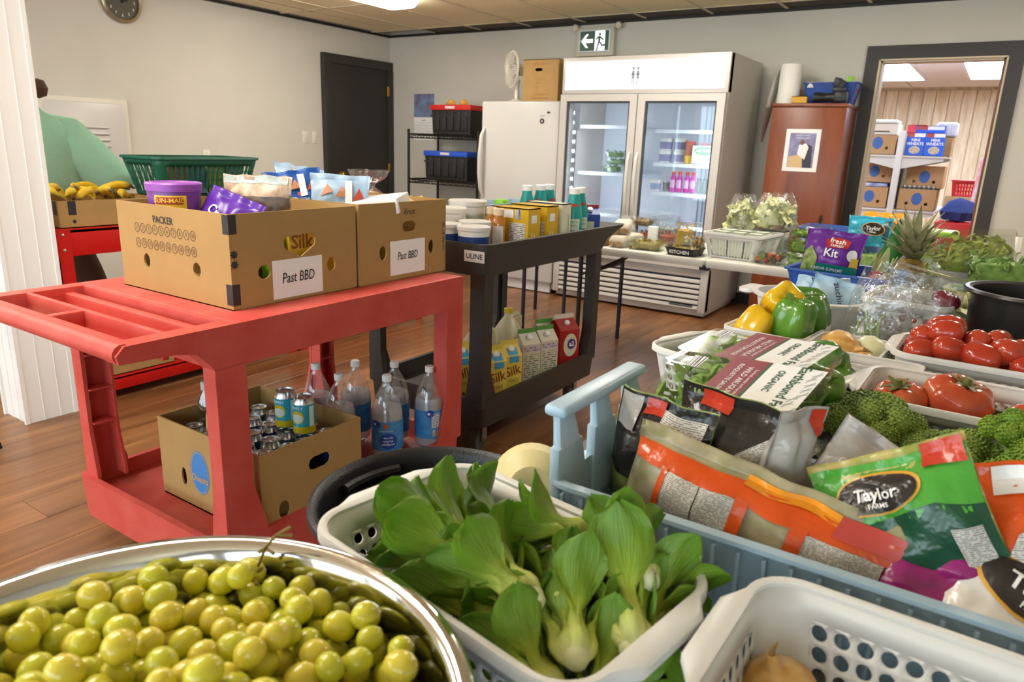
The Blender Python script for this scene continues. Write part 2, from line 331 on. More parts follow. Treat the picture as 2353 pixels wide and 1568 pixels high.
# doorway casing in the back wall
CA = mat('casing_charcoal', '36322e', .55, bump=.08, bs=250); JB = wood('jamb_wood', '5e2f1c', '7d4527', 2, .4)
mb = MB()
for M_, l0 in ((0, 0),):
    mb.ext([(DX0-.1, 0), (DX0, 0), (DX0, DH), (DX0-.1, DH+.1)], [], .025, M=TR(0, 6.4, 0) @ RX(90)).ext([(DX1, 0), (DX1+.1, 0), (DX1+.1, DH+.1), (DX1, DH)], [], .025, M=TR(0, 6.4, 0) @ RX(90)).ext([(DX0, DH), (DX1, DH), (DX1+.1, DH+.1), (DX0-.1, DH+.1)], [], .025, M=TR(0, 6.4, 0) @ RX(90))
c = struct(mb.build('trim_1', CA, smooth=20))
MB().box(DX1-.022, 6.4, 0, DX1, 6.53, DH).build('door_jamb', JB, c); MB().box(DX0, 6.4, 0, DX0+.02, 6.53, DH).box(DX0, 6.4, DH-.02, DX1, 6.53, DH).build('door_jamb', mat('jamb_cream', 'c9bda4', .5), c)
MB().box(DX1-.006, 6.374, 0, DX1+.006, 6.4, DH).box(DX0-.006, 6.374, 0, DX0+.008, 6.4, DH).box(DX0, 6.374, DH-.008, DX1, 6.4, DH+.004).build('edge_bead', mat('bead_cream', 'd3c3a2', .5), c)
# ---------------------------------------------------------------- storeroom seen through the doorway
R2 = 14.3
PNL = wood('knotty_pine', 'bfa67a', 'e8dcc0', 2, .5, 9, .1, 9)
w2 = struct(MB().box(-4, R2+.02, 0, 2.2, R2+.12, 2.6).build('wall_far', PNL))
pw = .19; pmesh = MB().rbox(-pw/2+.004, 0, 0, pw/2-.004, .03, 2.44, .006, 1).mesh('panel', PNL, 30)
for i in range(30): place(pmesh, 'panel', w2, (-3.7 + i*pw, R2-.005, 0))
struct(MB().box(-4.1, 6.52, 0, -4, R2+.1, 2.6).build('wall_storeroom_left', mat('store_paint', 'd9d4c8', .85))); struct(MB().box(2.1, 6.52, 0, 2.2, R2+.1, 2.6).build('wall_storeroom_right', mat('store_paint')))
T2 = mat('white_ceiling_tile', 'dcdde0', .9, bump=.15, bs=150); t2 = MB().rbox(-.602, -.602, 0, .602, .602, .02, .004, 1).mesh('ceiling_tile', T2, 30)
lit2 = [(-1.45, 10.6), (-1.45, 11.9), (-.33, 10.6), (-.33, 11.9), (-1.4, 7.6), (.9, 9), (-2.8, 9)]
for i in range(5):
    for j in range(6): place(t2, 'ceiling_tile', ceil_, (-3.3 + 1.22*i, 7.2 + 1.22*j, CZ+.012))
fr2 = MB().ext([(-.305, -.61), (.305, -.61), (.305, .61), (-.305, .61)], [[(-.27, -.575), (-.27, .575), (.27, .575), (.27, -.575)]], .02).mesh('frame', WHITEP); LIT2 = mat('lit_diffuser_cool', 'e3ecff', .4, emit=LAMP*1.15); df2 = MB().box(-.27, -.575, .006, .27, .575, .012).mesh('diffuser', LIT2)
for i, (x, y) in enumerate(lit2):
    t = T('ceiling_light', 'storeroom fluorescent ceiling light, %s' % ['left of the pair nearer the doorway', 'left of the pair by the pine wall', 'right of the pair nearer the doorway', 'right of the pair by the pine wall', 'just inside the doorway', 'far right of the storeroom', 'far left of the storeroom'][i], 'ceiling light', (x, y, CZ-.012), group='storeroom ceiling lights')
    place(fr2, 'frame', t); place(df2, 'diffuser', t)
# ---------------------------------------------------------------- wall things
BLK = mat('black_plastic', '1d1c1b', .45, bump=.08, bs=300); DKM = mat('dark_metal', '34323a', .4, .6); CHR = mat('chrome', 'd8d8d8', .15, 1); WMET = mat('white_enamel', 'cbc8c2', .3)
PAPER = mat('paper_white', 'f3f2f0', .8); GREY = mat('grey_plastic', '8d8c8a', .5)
def onleft(y, z): return plane((-5.996, y, z), (0, 1, 0), (0, 0, 1))      # u to the right as seen from the room
def onback(x, z, y=6.398): return plane((x, y, z), (1, 0, 0), (0, 0, 1))
t = T('wall_clock', 'round silver rimmed wall clock high on the left wall', 'clock', (-6, 3.35, 2.285), rot=(0, pi/2, 0))
MB().lathe([(.12, 0), (.155, .004), (.16, .02), (.15, .035), (.135, .03), (.131, .02), (.131, .002)], 40).build('rim', mat('clock_silver', 'a89c80', .35, .9), t)
MB().lathe([(.131, .0), (.131, .012)], 40).build('dial', mat('clock_dial', '4f4a3c', .6, .1), t)
sf = plane((0, 0, .0135), (0, 1, 0), (-1, 0, 0)); mb = MB()
for h in range(1, 13): d_text(sf, str(h), .102*sin(h*pi/6), .102*cos(h*pi/6), .022, mb=mb)
stuff(mb.build('numerals', mat('clock_white', 'e9e6dd', .5), t))
MB().box(-.07, -.003, .016, .01, .003, .018).box(-.01, -.004, .016, .012, .05, .018, M=RZ(25)).build('hands', INK(), t)
# white hatch panel with ribbed middle
t = T('wall_hatch', 'white moulded hatch panel with ribbed middle on left wall behind the person', 'panel', (-6, 2.97, .76))
MB().rbox(0, -.34, 0, .03, .335, .785, .006).build('hatch_frame', mat('hatch_cream', 'd8d3c4', .5), t)
MB().rbox(.0, -.3, .03, .045, .3, .75, .012).build('hatch_panel', WMET, t)
rb = MB().rbox(.03, -.1, -.008, .062, .1, .008, .007, 2).mesh('rib', WMET, 40)
for i in range(9): place(rb, 'rib', t, (0, .06, .18 + i*.048))
def plate(name, lab, cat, y, z, kind):
    t = T(name, lab, cat, (-6, y, z)); MB().rbox(0, -.036, -.058, .006, .036, .058, .003).build('cover_plate', mat('ivory', 'e2ddd0', .4), t)
    mb = MB()
    if kind == 's': mb.rbox(.004, -.016, -.033, .011, .016, .033, .003)
    else: mb.rbox(.004, -.016, .006, .009, .016, .036, .006); mb.rbox(.004, -.016, -.036, .009, .016, -.006, .006)
    mb.build('rocker' if kind == 's' else 'socket', mat('ivory2', 'd9d3c4', .35), t)
plate('light_switch', 'ivory light switch on left wall, farther from the black door', 'light switch', 5.14, 1.31, 's'); plate('light_switch', 'ivory light switch on left wall, right beside the black door frame', 'light switch', 5.265, 1.31, 's')
plate('wall_outlet', 'ivory wall outlet above the green shopping basket', 'outlet', 4.0, 1.11, 'o')
# calendar
t = T('wall_calendar', 'wall calendar with mountain lake picture hanging beside the black door', 'calendar', (-5.485, 6.4, 1.575))
MB().box(-.145, -.006, 0, .145, 0, .245).build('picture_page', [mat('calendar_picture', '7f9cc4', .5, col2='6a5a6e', vs=9)], t); MB().box(-.145, -.008, -.25, .145, 0, -.006).build('month_page', PAPER, t)
s = plane((0, -.009, -.25), (1, 0, 0), (0, 0, 1)); mb = MB()
for i in range(6): d_rect(s, -.13, .03+i*.032, .13, .0315+i*.032, mb=mb)
for i in range(8): d_rect(s, -.13+i*.037, .03, -.1285+i*.037, .19, mb=mb)
d_rect(s, -.03, .21, .03, .218, mb=mb); mb.build('date_grid', mat('print_grey', '8a8a8c', .6), t)
# exit sign with two lamp heads
t = T('exit_sign', 'green running man exit sign with left arrow above the fridge', 'exit sign', (-3.36, 6.4, 2.265))
MB().rbox(-.2, -.06, -.13, .19, 0, .115, .006).build('housing', mat('sign_housing', 'cfc6b2', .5), t)
MB().rbox(-.165, -.075, -.098, .16, -.055, .098, .006).build('sign_rim', mat('sign_rim', 'e6eef0', .4), t)
s = plane((0, -.0755, 0), (1, 0, 0), (0, 0, 1))
EG = mat('exit_green', '1a4636', .4, emit=.06); EW = mat('exit_white', 'f4fbf8', .4, emit=.35)
d_rect(s, -.15, -.085, .147, .085).build('green_panel', EG, t)
d_rect(s, .005, -.085, .11, .085, off=.001).build('doorway_pictogram', EW, t)
d_poly(s, [(-.14, 0), (-.085, .06), (-.06, .06), (-.095, .017), (-.015, .017), (-.015, -.017), (-.095, -.017), (-.06, -.06), (-.085, -.06)], off=.001).build('arrow_pictogram', EW, t)
mb = MB(); d_oval(s, .055, .055, .012, .012, mb=mb, off=.002)
for p_ in ([(.04, .04), (.065, .04), (.06, -.01), (.042, -.01)], [(.06, .038), (.07, .03), (.1, .01), (.095, 0), (.065, .018)], [(.045, .04), (.03, .03), (.012, .01), (.02, .005), (.045, .025)], [(.042, -.005), (.058, -.005), (.035, -.085), (.022, -.085)], [(.045, -.005), (.062, -.008), (.085, -.035), (.118, -.03), (.118, -.045), (.08, -.05)]): d_poly(s, p_, off=.002, mb=mb)
mb.build('running_man_pictogram', EG, t)
MB().box(-.21, -.03, .115, .23, -.01, .13).build('lamp_bar', mat('sign_housing'), t)
for x in (-.22, .225): MB().lathe([(.012, 0), (.03, .01), (.033, .035), (.025, .045), (0, .046)], 16, M=TR(x, -.02, .13) @ RX(100)).build('lamp_head', mat('sign_housing'), t)
# black outlet by the fan
t = T('wall_outlet', 'black wall outlet with a plugged cord behind the fan', 'outlet', (-3.97, 6.4, 2.0)); MB().rbox(-.036, -.006, -.058, .036, 0, .058, .003).build('cover_plate', WMET, t); MB().rbox(-.03, -.035, -.02, .03, -.004, .04, .005).build('plug', BLK, t)
# ---------------------------------------------------------------- black wire rack with two parts bins
t = T('wire_rack', 'black wire shelving rack between calendar and white freezer', 'shelf', (0, 0, 0)); RKM = mat('rack_black', '15130f', .45, .3)
post = MB().tube([(0, 0, 0), (0, 0, 1.43)], .014, 8).mesh('post', RKM, 40)
for x in (-5.2, -4.3):
    for y in (5.82, 6.3): place(post, 'post', t, (x, y, 0))
mb = MB()
for i in range(12): mb.tube([(-5.2, 5.82+i*.0436, 0), (-4.3, 5.82+i*.0436, 0)], .004, 5)
for y in (5.82, 6.3):
    for dz in (-.012, -.04): mb.tube([(-5.2, y, dz), (-4.3, y, dz)], .006, 5)
    pts = [(-5.2 + .9*i/24, y, -.012 - .028*(i % 2)) for i in range(25)]; mb.tube(pts, .004, 4)
for x in (-5.2, -4.3):
    for dz in (-.012, -.04): mb.tube([(x, 5.82, dz), (x, 6.3, dz)], .006, 5)
shelf = mb.mesh('wire_shelf', RKM, 40)
for z in (.16, .54, .93, 1.385): place(shelf, 'wire_shelf', t, (0, 0, z))
def parts_bin(x0, x1, z, h, c, lab):
    t = T('parts_bin', lab, 'bin', ((x0+x1)/2, 6.04, z)); w = x1-x0
    MB().tray(w, .36, h, .004, .012, .01).build('body', BLK, t)
    for i in range(5): MB().rbox(-w/2+.03+i*(w-.06)/5, -.186, .03, -w/2+.02+(i+1)*(w-.06)/5, -.17, h-.06, .004).build('panel', BLK, t)
    MB().box(-w/2, -.187, h-.11, w/2, -.178, h-.095).build('rib', BLK, t)
    MB().rbox(-w/2-.004, -.192, h-.045, w/2+.004, .18, h+.004, .004).build('lid_band', c, t)
    s = plane((0, -.193, h-.02), (1, 0, 0), (0, 0, 1)); d_text(s, 'STACK BIN' if 0 else '', 0, 0, .01) if 0 else None
    d_rect(s, -.06, -.012, .06, .012).build('label', mat('bin_label', 'd9c9cf', .6), t)
parts_bin(-4.93, -4.43, 1.391, .275, mat('bin_red', 'c51f14', .4), 'black parts bin with red band on the rack top shelf')
parts_bin(-5.02, -4.46, .936, .28, mat('bin_blue', '1d53c4', .4), 'black parts bin with blue band on the rack middle shelf')
for i, (x, r_) in enumerate(((-4.74, .05), (-4.58, .045))):
    t = tag(MB().lathe([(0, 0), (r_*.9, .004), (r_, .02), (r_*.6, .05), (0, .055)], 12, lobes=5, la=.12).build('bread_roll', mat('bread_orange', 'cf9a4a', .7, var=.2, vs=60), None, (x, 5.95, 1.672)), 'small bagged bread roll on the red banded bin, %s' % ('nearer the calendar' if i == 0 else 'nearer the freezer'), 'bread')
# ---------------------------------------------------------------- upright freezer, fan, carton
t = T('upright_freezer', 'white upright freezer with curved door handle beside the glass fridge', 'freezer', (-3.64, 5.53, 0))
MB().rbox(-.4, .05, .04, .4, .72, 1.675, .012).build('body', WMET, t); MB().rbox(-.41, 0, .1, .41, .045, 1.68, .012, 3).build('door', mat('freezer_door', 'c6c4bf', .28), t)
MB().box(-.38, .03, .01, .38, .06, .095).build('toe_grille', mat('grille_white', 'd5d3d6', .4), t)
MB().tube([(-.375, 0, 1.45), (-.385, -.035, 1.38), (-.39, -.05, 1.2), (-.39, -.05, 1.05), (-.385, -.035, .9), (-.375, 0, .83)], [.012, .017, .019, .019, .017, .012], 10).build('handle', WMET, t)
s = plane((.2, -.001, 1.5), (1, 0, 0), (0, 0, 1)); MB().lathe([(.022, 0), (.022, .004)], 20, M=TR(.24, -.002, 1.515) @ RX(90)).build('magnet', INK(), t); d_oval(s, .04, .015, .012, .012, off=.006).build('magnet_face', mat('mag_face', '9a98a0', .4), t)
d_rect(s, .015, .056, .065, .062).build('badge', mat('print_grey'), t); MB().rbox(.29, -.008, 1.58, .315, 0, 1.595, .003, M=None).build('magnet', BLK, t)
t = T('desk_fan', 'white round desk fan standing on top of the freezer', 'fan', (-3.84, 5.78, 1.68), -38)
FW = mat('fan_white', 'e6e0d2', .4)
MB().lathe([(.09, 0), (.09, .012), (.05, .025), (.022, .04), (.02, .16), (.03, .2), (0, .21)], 24).build('stand', FW, t)
mb = MB(); Mx = TR(0, -.05, .29) @ RX(90)
for k_ in range(52):
    a = 2*pi*k_/52; mb.tube([(.03*cos(a), .03*sin(a), .05), (.09*cos(a), .09*sin(a), .052), (.14*cos(a), .14*sin(a), .035), (.155*cos(a), .155*sin(a), 0), (.13*cos(a), .13*sin(a), -.035), (.05*cos(a), .05*sin(a), -.05)], .0026, 4, M=Mx)
mb.lathe([(.152, -.008), (.162, -.008), (.162, .008), (.152, .008), (.152, -.008)], 36, M=Mx)
mb.lathe([(.035, .05), (.035, .056), (0, .06)], 20, M=Mx); mb.build('cage', FW, t)
for k_ in range(3):
    b = MB(); b.loft([[(.02, -.02, 0), (.02, .02, .012)], [(.08, -.05, -.01), (.08, .04, .02)], [(.13, -.05, -.01), (.13, .03, .015)]], False, False, close=False, M=Mx @ RZ(120*k_)); b.build('blade', mat('fan_blade', 'd6d0c4', .4), t)
MB().lathe([(.045, -.05), (.05, -.06), (.05, -.12), (.03, -.14), (0, -.142)], 20, M=Mx).build('motor', FW, t)
tag(MB().tube([(-3.78, 5.86, 1.9), (-3.74, 5.95, 1.75), (-3.76, 6.0, 1.69), (-3.8, 6.15, 1.69), (-3.9, 6.33, 1.75), (-3.96, 6.36, 1.98)], .004, 6).build('fan_cord', BLK), 'thin dark cord from the desk fan to the outlet', 'cord')
def slot(cx, cy, w, h, n=5):
    o = []
    for i in range(2*n): a = pi/2 + pi*i/(n-1) if i < n else -pi/2 + pi*(i-n)/(n-1); o.append((cx + (-(w-h)/2 if i < n else (w-h)/2) + h/2*cos(a), cy + h/2*sin(a)))
    return o
def oval(cx, cy, a, b, n=12): return [(cx + a*cos(2*pi*i/n), cy + b*sin(2*pi*i/n)) for i in range(n)]
CB = mat('cardboard', 'ab8852', .85, var=.05, vs=14, bump=.05, bs=150)
def carton(name, lab, cat, w, d, h, loc, rz=0, holes=None, open_=True, group=None, m=None, flute=.005):
    """corrugated box centred on its base; holes: per side 'f','b','l','r' lists of polygons in (u from centre, v)"""
    t = T(name, lab, cat, loc, rz, group); holes = holes or {}; mb = MB(); m = m or CB
    for sd, L_, M_ in (('f', w, TR(0, -d/2+flute, 0) @ RX(90)), ('b', w, TR(0, d/2-flute, 0) @ RZ(180) @ RX(90)), ('l', d, TR(-w/2+flute, 0, 0) @ RZ(-90) @ RX(90)), ('r', d, TR(w/2-flute, 0, 0) @ RZ(90) @ RX(90))):
        a = L_/2 - (0 if sd in 'fb' else flute)
        ol = [(-a, 0), (a, 0), (a, h), (-a, h)]
        mb.ext(ol, holes.get(sd, []), flute, M=M_)
    mb.box(-w/2, -d/2, 0, w/2, d/2, flute)
    if not open_: mb.box(-w/2, -d/2, h-flute, w/2, d/2, h)
    mb.build('box', m, t, smooth=None)
    t['w'] = w; return t, {'f': plane((0, -d/2, 0), (1, 0, 0), (0, 0, 1)), 'b': plane((0, d/2, 0), (-1, 0, 0), (0, 0, 1)), 'l': plane((-w/2, 0, 0), (0, -1, 0), (0, 0, 1)), 'r': plane((w/2, 0, 0), (0, 1, 0), (0, 0, 1))}
t, S_ = carton('cardboard_box', 'closed brown carton with red printing on top of the freezer', 'box', .36, .3, .35, (-3.48, 5.75, 1.68), 0, {'f': [slot(-.02, .265, .075, .026)]}, False)
mb = MB(); 
for i, (x, y, q) in enumerate(((0, .31, 'MOVING MADE EASY'), (-.01, .19, 'CONTENTS'), (-.03, .155, 'FROM'), (-.03, .125, 'ROOM'), (-.03, .095, 'TO'), (0, .06, 'HANDLE WITH CARE'), (0, .03, 'SMALL MOVING BOX'))): d_text(S_['f'], q, x, y, .014 if i in (0, 6) else .01, mb=mb, xs=.9)
stuff(mb.build('printing', mat('print_red', 'a8563a', .7), t))
# ---------------------------------------------------------------- glass door merchandiser
FX0, FX1, FY, FH = -3.205, -1.79, 5.53, 2.02
t = T('display_fridge', 'tall white two door glass display fridge with lit header', 'fridge', ((FX0+FX1)/2, FY, 0)); w = FX1-FX0; h = w/2; FR = mat('fridge_enamel', 'c0bbb4', .32)
mb = MB(); mb.box(-h, .0, .06, -h+.05, .8, FH).box(h-.05, 0, .06, h, .8, FH).box(-h+.05, .75, .06, h-.05, .8, FH).box(-h+.05, .06, FH-.29, h-.05, .75, FH).box(-h+.05, .06, .07, h-.05, .75, .4).box(-h+.02, .02, .02, h-.02, .76, .07)
mb.build('cabinet', FR, t, smooth=None)
MB().box(-h+.051, .72, .4, h-.051, .745, FH-.29).build('liner', mat('fridge_liner', 'd5dbe6', .35), t)
MB().rbox(-h, -.02, FH-.285, h, .06, FH, .006).build('header_box', FR, t)
MB().rbox(-h+.03, -.03, FH-.255, h-.03, -.018, FH-.035, .004).build('header_panel', mat('header_lit', 'f6f4ff', .3, emit=.36), t)
s = plane((0, -.0305, FH-.145), (1, 0, 0), (0, 0, 1)); mb = MB()
for a, b in ((-.06, .0), (-.02, .01)):
    mb2 = d_oval(s, a, .045, .011, .014, mb=mb); d_rect(s, a-.012, -.03, a+.012, .028, mb=mb); d_rect(s, a-.01, -.075, a-.002, -.03, mb=mb); d_rect(s, a+.002, -.075, a+.01, -.03, mb=mb)
d_rect(s, -.1, .0, .0, .006, mb=mb); d_text(s, 'fresh', .06, -.062, .02, mb=mb); stuff(mb.build('logo', mat('header_logo', '8d8d9a', .6), t))
mb = MB(); mb.rbox(-h, -.015, .05, -h+.06, .06, .4, .004).rbox(h-.06, -.015, .05, h, .06, .4, .004).rbox(-h+.06, -.01, .335, h-.06, .06, .4, .004); mb.build('grille_frame', FR, t)
sl = MB().rbox(-h+.06, -.018, -.016, h-.06, .02, .016, .006, 2, M=RX(-20)).mesh('grille_slat', FR, 40)
for i in range(6): place(sl, 'grille_slat', t, (0, .0, .085 + i*.043))
MB().rbox(h-.3, -.022, .09, h-.1, -.012, .105, .002).build('name_plate', mat('plate_dark', '4e5a58', .4), t)
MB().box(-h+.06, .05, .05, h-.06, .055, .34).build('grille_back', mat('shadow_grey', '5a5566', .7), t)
ft = MB().lathe([(.02, 0), (.025, .02), (.012, .03), (.012, .05)], 10).mesh('foot', BLK, 40)
for x in (-h+.06, h-.06):
    for y in (.06, .72): place(ft, 'foot', t, (x, y, 0))
FG = film('fridge_glass', 'eef3f6', .05, .03)
for sx, x0, x1 in ((-1, -h+.005, -.005), (1, .005, h-.005)):
    z0, z1 = .405, FH-.29
    d = MB().ext([(x0, z0), (x1, z0), (x1, z1), (x0, z1)], [[(x0+.06, z0+.07), (x0+.06, z1-.055), (x1-.06, z1-.055), (x1-.06, z0+.07)]], .05, M=TR(0, .005, 0) @ RX(90)).build('door', FR, t, smooth=None)
    MB().ext([(x0+.058, z0+.068), (x1-.058, z0+.068), (x1-.058, z1-.053), (x0+.058, z1-.053)], [[(x0+.075, z0+.085), (x0+.075, z1-.07), (x1-.075, z1-.07), (x1-.075, z0+.085)]], .02, M=TR(0, -.012, 0) @ RX(90)).build('gasket', mat('gasket_dark', '3d4048', .6), d)
    MB().box(x0+.06, -.03, z0+.07, x1-.06, -.024, z1-.055).build('glass_pane', FG, d)
    hx = -.035 if sx < 0 else .035
    MB().tube([(hx, -.045, 1.28), (hx, -.075, 1.22), (hx, -.085, 1.05), (hx, -.075, .85), (hx, -.045, .79)], [.01, .014, .015, .014, .01], 8).build('handle', WMET, d)
    led = MB(); lx = x0+.1 if sx < 0 else x1-.085
    led.box(lx-.012, .05, .5, lx+.012, .065, 1.66); led.build('lamp_strip', mat('strip_grey', '6d7078', .4), t)
    dm_ = MB()
    for i in range(14): dm_.rbox(lx-.009, .03, .56+i*.078, lx+.009, .05, .585+i*.078, .004, 1)
    stuff(dm_.build('led', mat('led_white', 'eef3ff', .4, emit=5), t))
    al = bpy.data.lights.new('fridge_lamp', 'AREA'); al.shape = 'RECTANGLE'; al.size = .06; al.size_y = 1.15; al.energy = 1.9; al.color = (.86, .92, 1); lo = bpy.data.objects.new('fridge_lamp', al); COL.objects.link(lo); lo.parent = t; lo.location = (lx - .06*sx, .09, 1.08); lo.rotation_euler = (pi/2, 0, rad(-25*sx) if sx < 0 else rad(25)); lo.rotation_euler.z = rad(30)*(-1 if sx < 0 else 1)
    SH = mat('shelf_white', 'e4e9f2', .3)
    for z in ((1.49, 1.1, .75) if sx < 0 else (1.465, 1.2, .965, .7)):
        q = MB(); q.box(x0+.07, .2, z-.022, x1-.07, .215, z+.006); q.box(x0+.07, .69, z-.006, x1-.07, .7, z+.006)
        for i in range(22): xx = x0+.075+(x1-x0-.15)*i/21; q.tube([(xx, .21, z), (xx, .7, z)], .002, 4)
        q.build('shelf', SH, t)
    for xx in (x0+.3, x0+.34): MB().box(xx, .71, .5, xx+.008, .72, 1.68).build('shelf_rail', mat('rail_grey', '8d97a8', .4, .5), t)
MB().box(-h+.05, .02, 1.74, -h+.2, .025, 1.755).build('sticker', PAPER, t)
s = plane((-h+.16, -.031, 1.56), (1, 0, 0), (0, 0, 1)); d_rect(s, -.02, -.12, .03, .1).build('sticker', mat('sticker_grey', '6f7a8e', .5), t)
# inside lamps of the fridge: added area lamps brighten it beside the LED strips
# food in the fridge
CL = film('clear_pack', 'f6f8f6', .035, .12)
def leafmass(w, d, h, n, seed, size=.03):
    R = random.Random(seed); mb = MB()
    for _ in range(n):
        c = V((R.uniform(-w/2, w/2), R.uniform(-d/2, d/2), R.uniform(.05, 1)*h)); M_ = TR(*c) @ Euler((R.uniform(-1, 1), R.uniform(-1, 1), R.uniform(0, 6.3))).to_matrix().to_4x4(); L_ = size*R.uniform(.6, 1.2); k_ = L_*R.uniform(.3, .55); b = L_*.25*R.uniform(-1, 1)
        mb.add([(-L_/2, 0, 0), (-L_*.2, k_/2, b), (L_*.2, k_*.45, b), (L_/2, 0, 0), (L_*.2, -k_*.45, b*.6), (-L_*.2, -k_/2, b*.6), (0, 0, -b*.3)], [(0, 6, 1), (1, 6, 2), (2, 6, 3), (3, 6, 4), (4, 6, 5), (5, 6, 0)], M=M_)
    # inset core keeps light from passing through
    mb.rbox(-w/2*.8, -d/2*.8, 0, w/2*.8, d/2*.8, h*.75, .008, 1); return mb
def clamshell(name, lab, w, d, h, loc, rz=0, fill=None, fh=.8, nleaf=120, group=None, lsize=.03, rot=None, seed=1, cat='container', lid=True):
    t = T(name, lab, cat, loc, rz, group, rot)
    MB().tray(w, d, h*.72, .0012, .015, .012, .006, 3).build('tub', CL, t)
    if lid: MB().loft([[(x, y, z) for x, y in rr(w*k_+e_, d*k_+e_, .015, 3)] for k_, e_, z in ((1, .012, h*.7), (1, .012, h*.76), (.94, 0, h*.78), (.9, 0, h))], False, True).build('lid', CL, t)
    if fill: stuff(leafmass(w*.86, d*.86, h*fh, nleaf, seed, lsize).build('filling', fill, t, (0, 0, .004)))
    return t
GRN = mat('salad_green', '6f9a3e', .55, col2='a0c05a', vs=40); DGRN = mat('herb_green', '5f7a4c', .6, col2='86996a', vs=50); LET = mat('lettuce_pale', 'd6d98e', .5, col2='f0edc0', vs=25)
for i, (z, dx, dy) in enumerate(((1.107, 0, 0), (1.169, .03, .01), (1.231, .02, 0))):
    clamshell('herb_pack', 'clear pack of green herbs in the fridge, %s of the stack of three' % ('bottom', 'middle', 'top')[i], .17, .13, .06, (-2.87+dx, 5.9+dy, z), 4*i, DGRN, .9, 60, 'herb packs in the fridge', seed=i)
def tubpot(name, lab, r, h, loc, c, lidc, cat='tub', group=None, text=None, tc=None, taper=.88, rz=0, band=None):
    t = T(name, lab, cat, loc, rz, group)
    MB().lathe([(r*taper, 0), (r, h*.9), (r, h*.92), (r*.97, h*.92), (r*.97*taper, .004)], 28).build('pot', c, t); MB().lathe([(r*1.04, h*.88), (r*1.06, h*.98), (r*1.02, h), (r*.98, h), (r*.96, h*.985), (0, h*.985)], 28).build('lid', lidc, t)
    if band or text:
        s = lambda u, v, off=0: V(((r*(taper+(1-taper)*v/h)+off)*cos(-pi/2+u/r), (r*(taper+(1-taper)*v/h)+off)*sin(-pi/2+u/r), v))
        if band: d_rect(s, -r*1.5, h*.12, r*1.5, h*.7, 28, 2, off=.0014).build('label', band, t)
        if text: d_text(s, text, 0, h*.42, h*.22, off=.0024).build('lettering', tc or INK(), t)
    return t
def bottle(name, lab, prof, loc, c, cap, capz, cat='bottle', group=None, label=None, texts=(), rz=0, caph=.02, n=24):
    t = T(name, lab, cat, loc, rz, group); MB().lathe(prof, n).build('bottle', c, t); r = prof[-1][0] or prof[-2][0]
    MB().lathe([(capz, prof[-1][1]-.006), (capz, prof[-1][1]+caph-.003), (capz*.85, prof[-1][1]+caph), (0, prof[-1][1]+caph)], 16).build('cap', cap, t)
    if label:
        (z0, z1, R_, m_, span) = label; s = cylsurf(R_); d_rect(s, -R_*span, z0, R_*span, z1, 24, 1, off=.0008).build('label', m_, t)
        for q in texts: d_text(s, q[0], q[1], q[2], q[3], off=.0018, bold=q[5] if len(q) > 5 else 0).build('lettering', q[4], t)
    return t
CW_ = mat('cap_white', 'f2f1ee', .35)
for i, x in enumerate((-2.29, -2.235, -2.17, -2.115)):
    bottle('drink_bottle', 'small magenta drink bottle with red cap in the fridge, %s of four' % ('first', 'second', 'third', 'fourth')[i], [(.022, 0), (.025, .01), (.025, .05), (.019, .065), (.025, .085), (.024, .115), (.012, .14), (.012, .148)], (x, 5.87, .972), mat('yog_magenta', 'c23a9e', .3), mat('cap_red', 'd0342c', .4), .016, group='magenta drink bottles in the fridge', label=(.035, .1, .0255, mat('yog_label', 'd9a9cf', .4), .9))
for i, x in enumerate((-2.065, -2.015)): bottle('dark_jar', 'small dark green jar in the fridge, %s' % ('by the magenta bottles' if i == 0 else 'next to the pale jars'), [(.021, 0), (.023, .01), (.023, .09), (.017, .1), (.017, .11)], (x, 5.87, .972), mat('jar_dark', '37433c', .3), BLK, .019, 'jar', 'dark jars in the fridge', caph=.012)
for i, x in enumerate((-1.97, -1.925)): bottle('pale_jar', 'pale jar with dark lid in the fridge, %s' % ('left' if i == 0 else 'beside the door edge'), [(.019, 0), (.021, .01), (.021, .09), (.016, .1), (.016, .108)], (x, 5.87, .972), mat('jar_pale', 'c9ccd6', .3), BLK, .018, 'jar', 'pale jars in the fridge', caph=.012)
tubpot('yogurt_tub', 'white yogurt tub on the lower right fridge shelf', .05, .09, (-2.455, 5.9, .972), WHITEP, WHITEP, band=mat('lab_greyblue', '9aa6c4', .5)); tubpot('yogurt_tub', 'grey brown yogurt tub on the lower right fridge shelf', .042, .085, (-2.355, 5.92, .972), mat('tub_grey', '8b8a8c', .5), WHITEP)
for i, (x, z) in enumerate(((-2.41, 1.207), (-2.41, 1.308), (-2.285, 1.207), (-2.285, 1.308))): tubpot('yogurt_tub', 'large white yogurt tub stacked in the fridge, %s' % ('lower left', 'upper left', 'lower right', 'upper right')[i], .055, .098, (x, 5.95, z), WHITEP, WHITEP, group='stacked yogurt tubs in the fridge', band=mat('lab_violet', '8a88b0', .5))
tubpot('cheese_pot', 'yellow cheese pot in the fridge beside the yogurt box', .045, .065, (-2.165, 5.86, 1.207), mat('cheese_yel', 'd9b33a', .5), mat('cheese_yel'))
tubpot('jam_jar', 'red jar with red lid on the cheese pot in the fridge', .04, .11, (-2.165, 5.86, 1.273), mat('jam_red', 'b5604a', .3), mat('cap_red'))
tubpot('jam_jar', 'red jar with red lid behind the yogurt box in the fridge', .04, .17, (-2.08, 5.97, 1.207), mat('jam_red'), mat('cap_red'))
t, S_ = carton('yogurt_box', 'white and green multipack yogurt box in the fridge', 'box', .19, .1, .15, (-2.02, 5.83, 1.207), 0, None, False, m=mat('box_white', 'f0f0ea', .5))
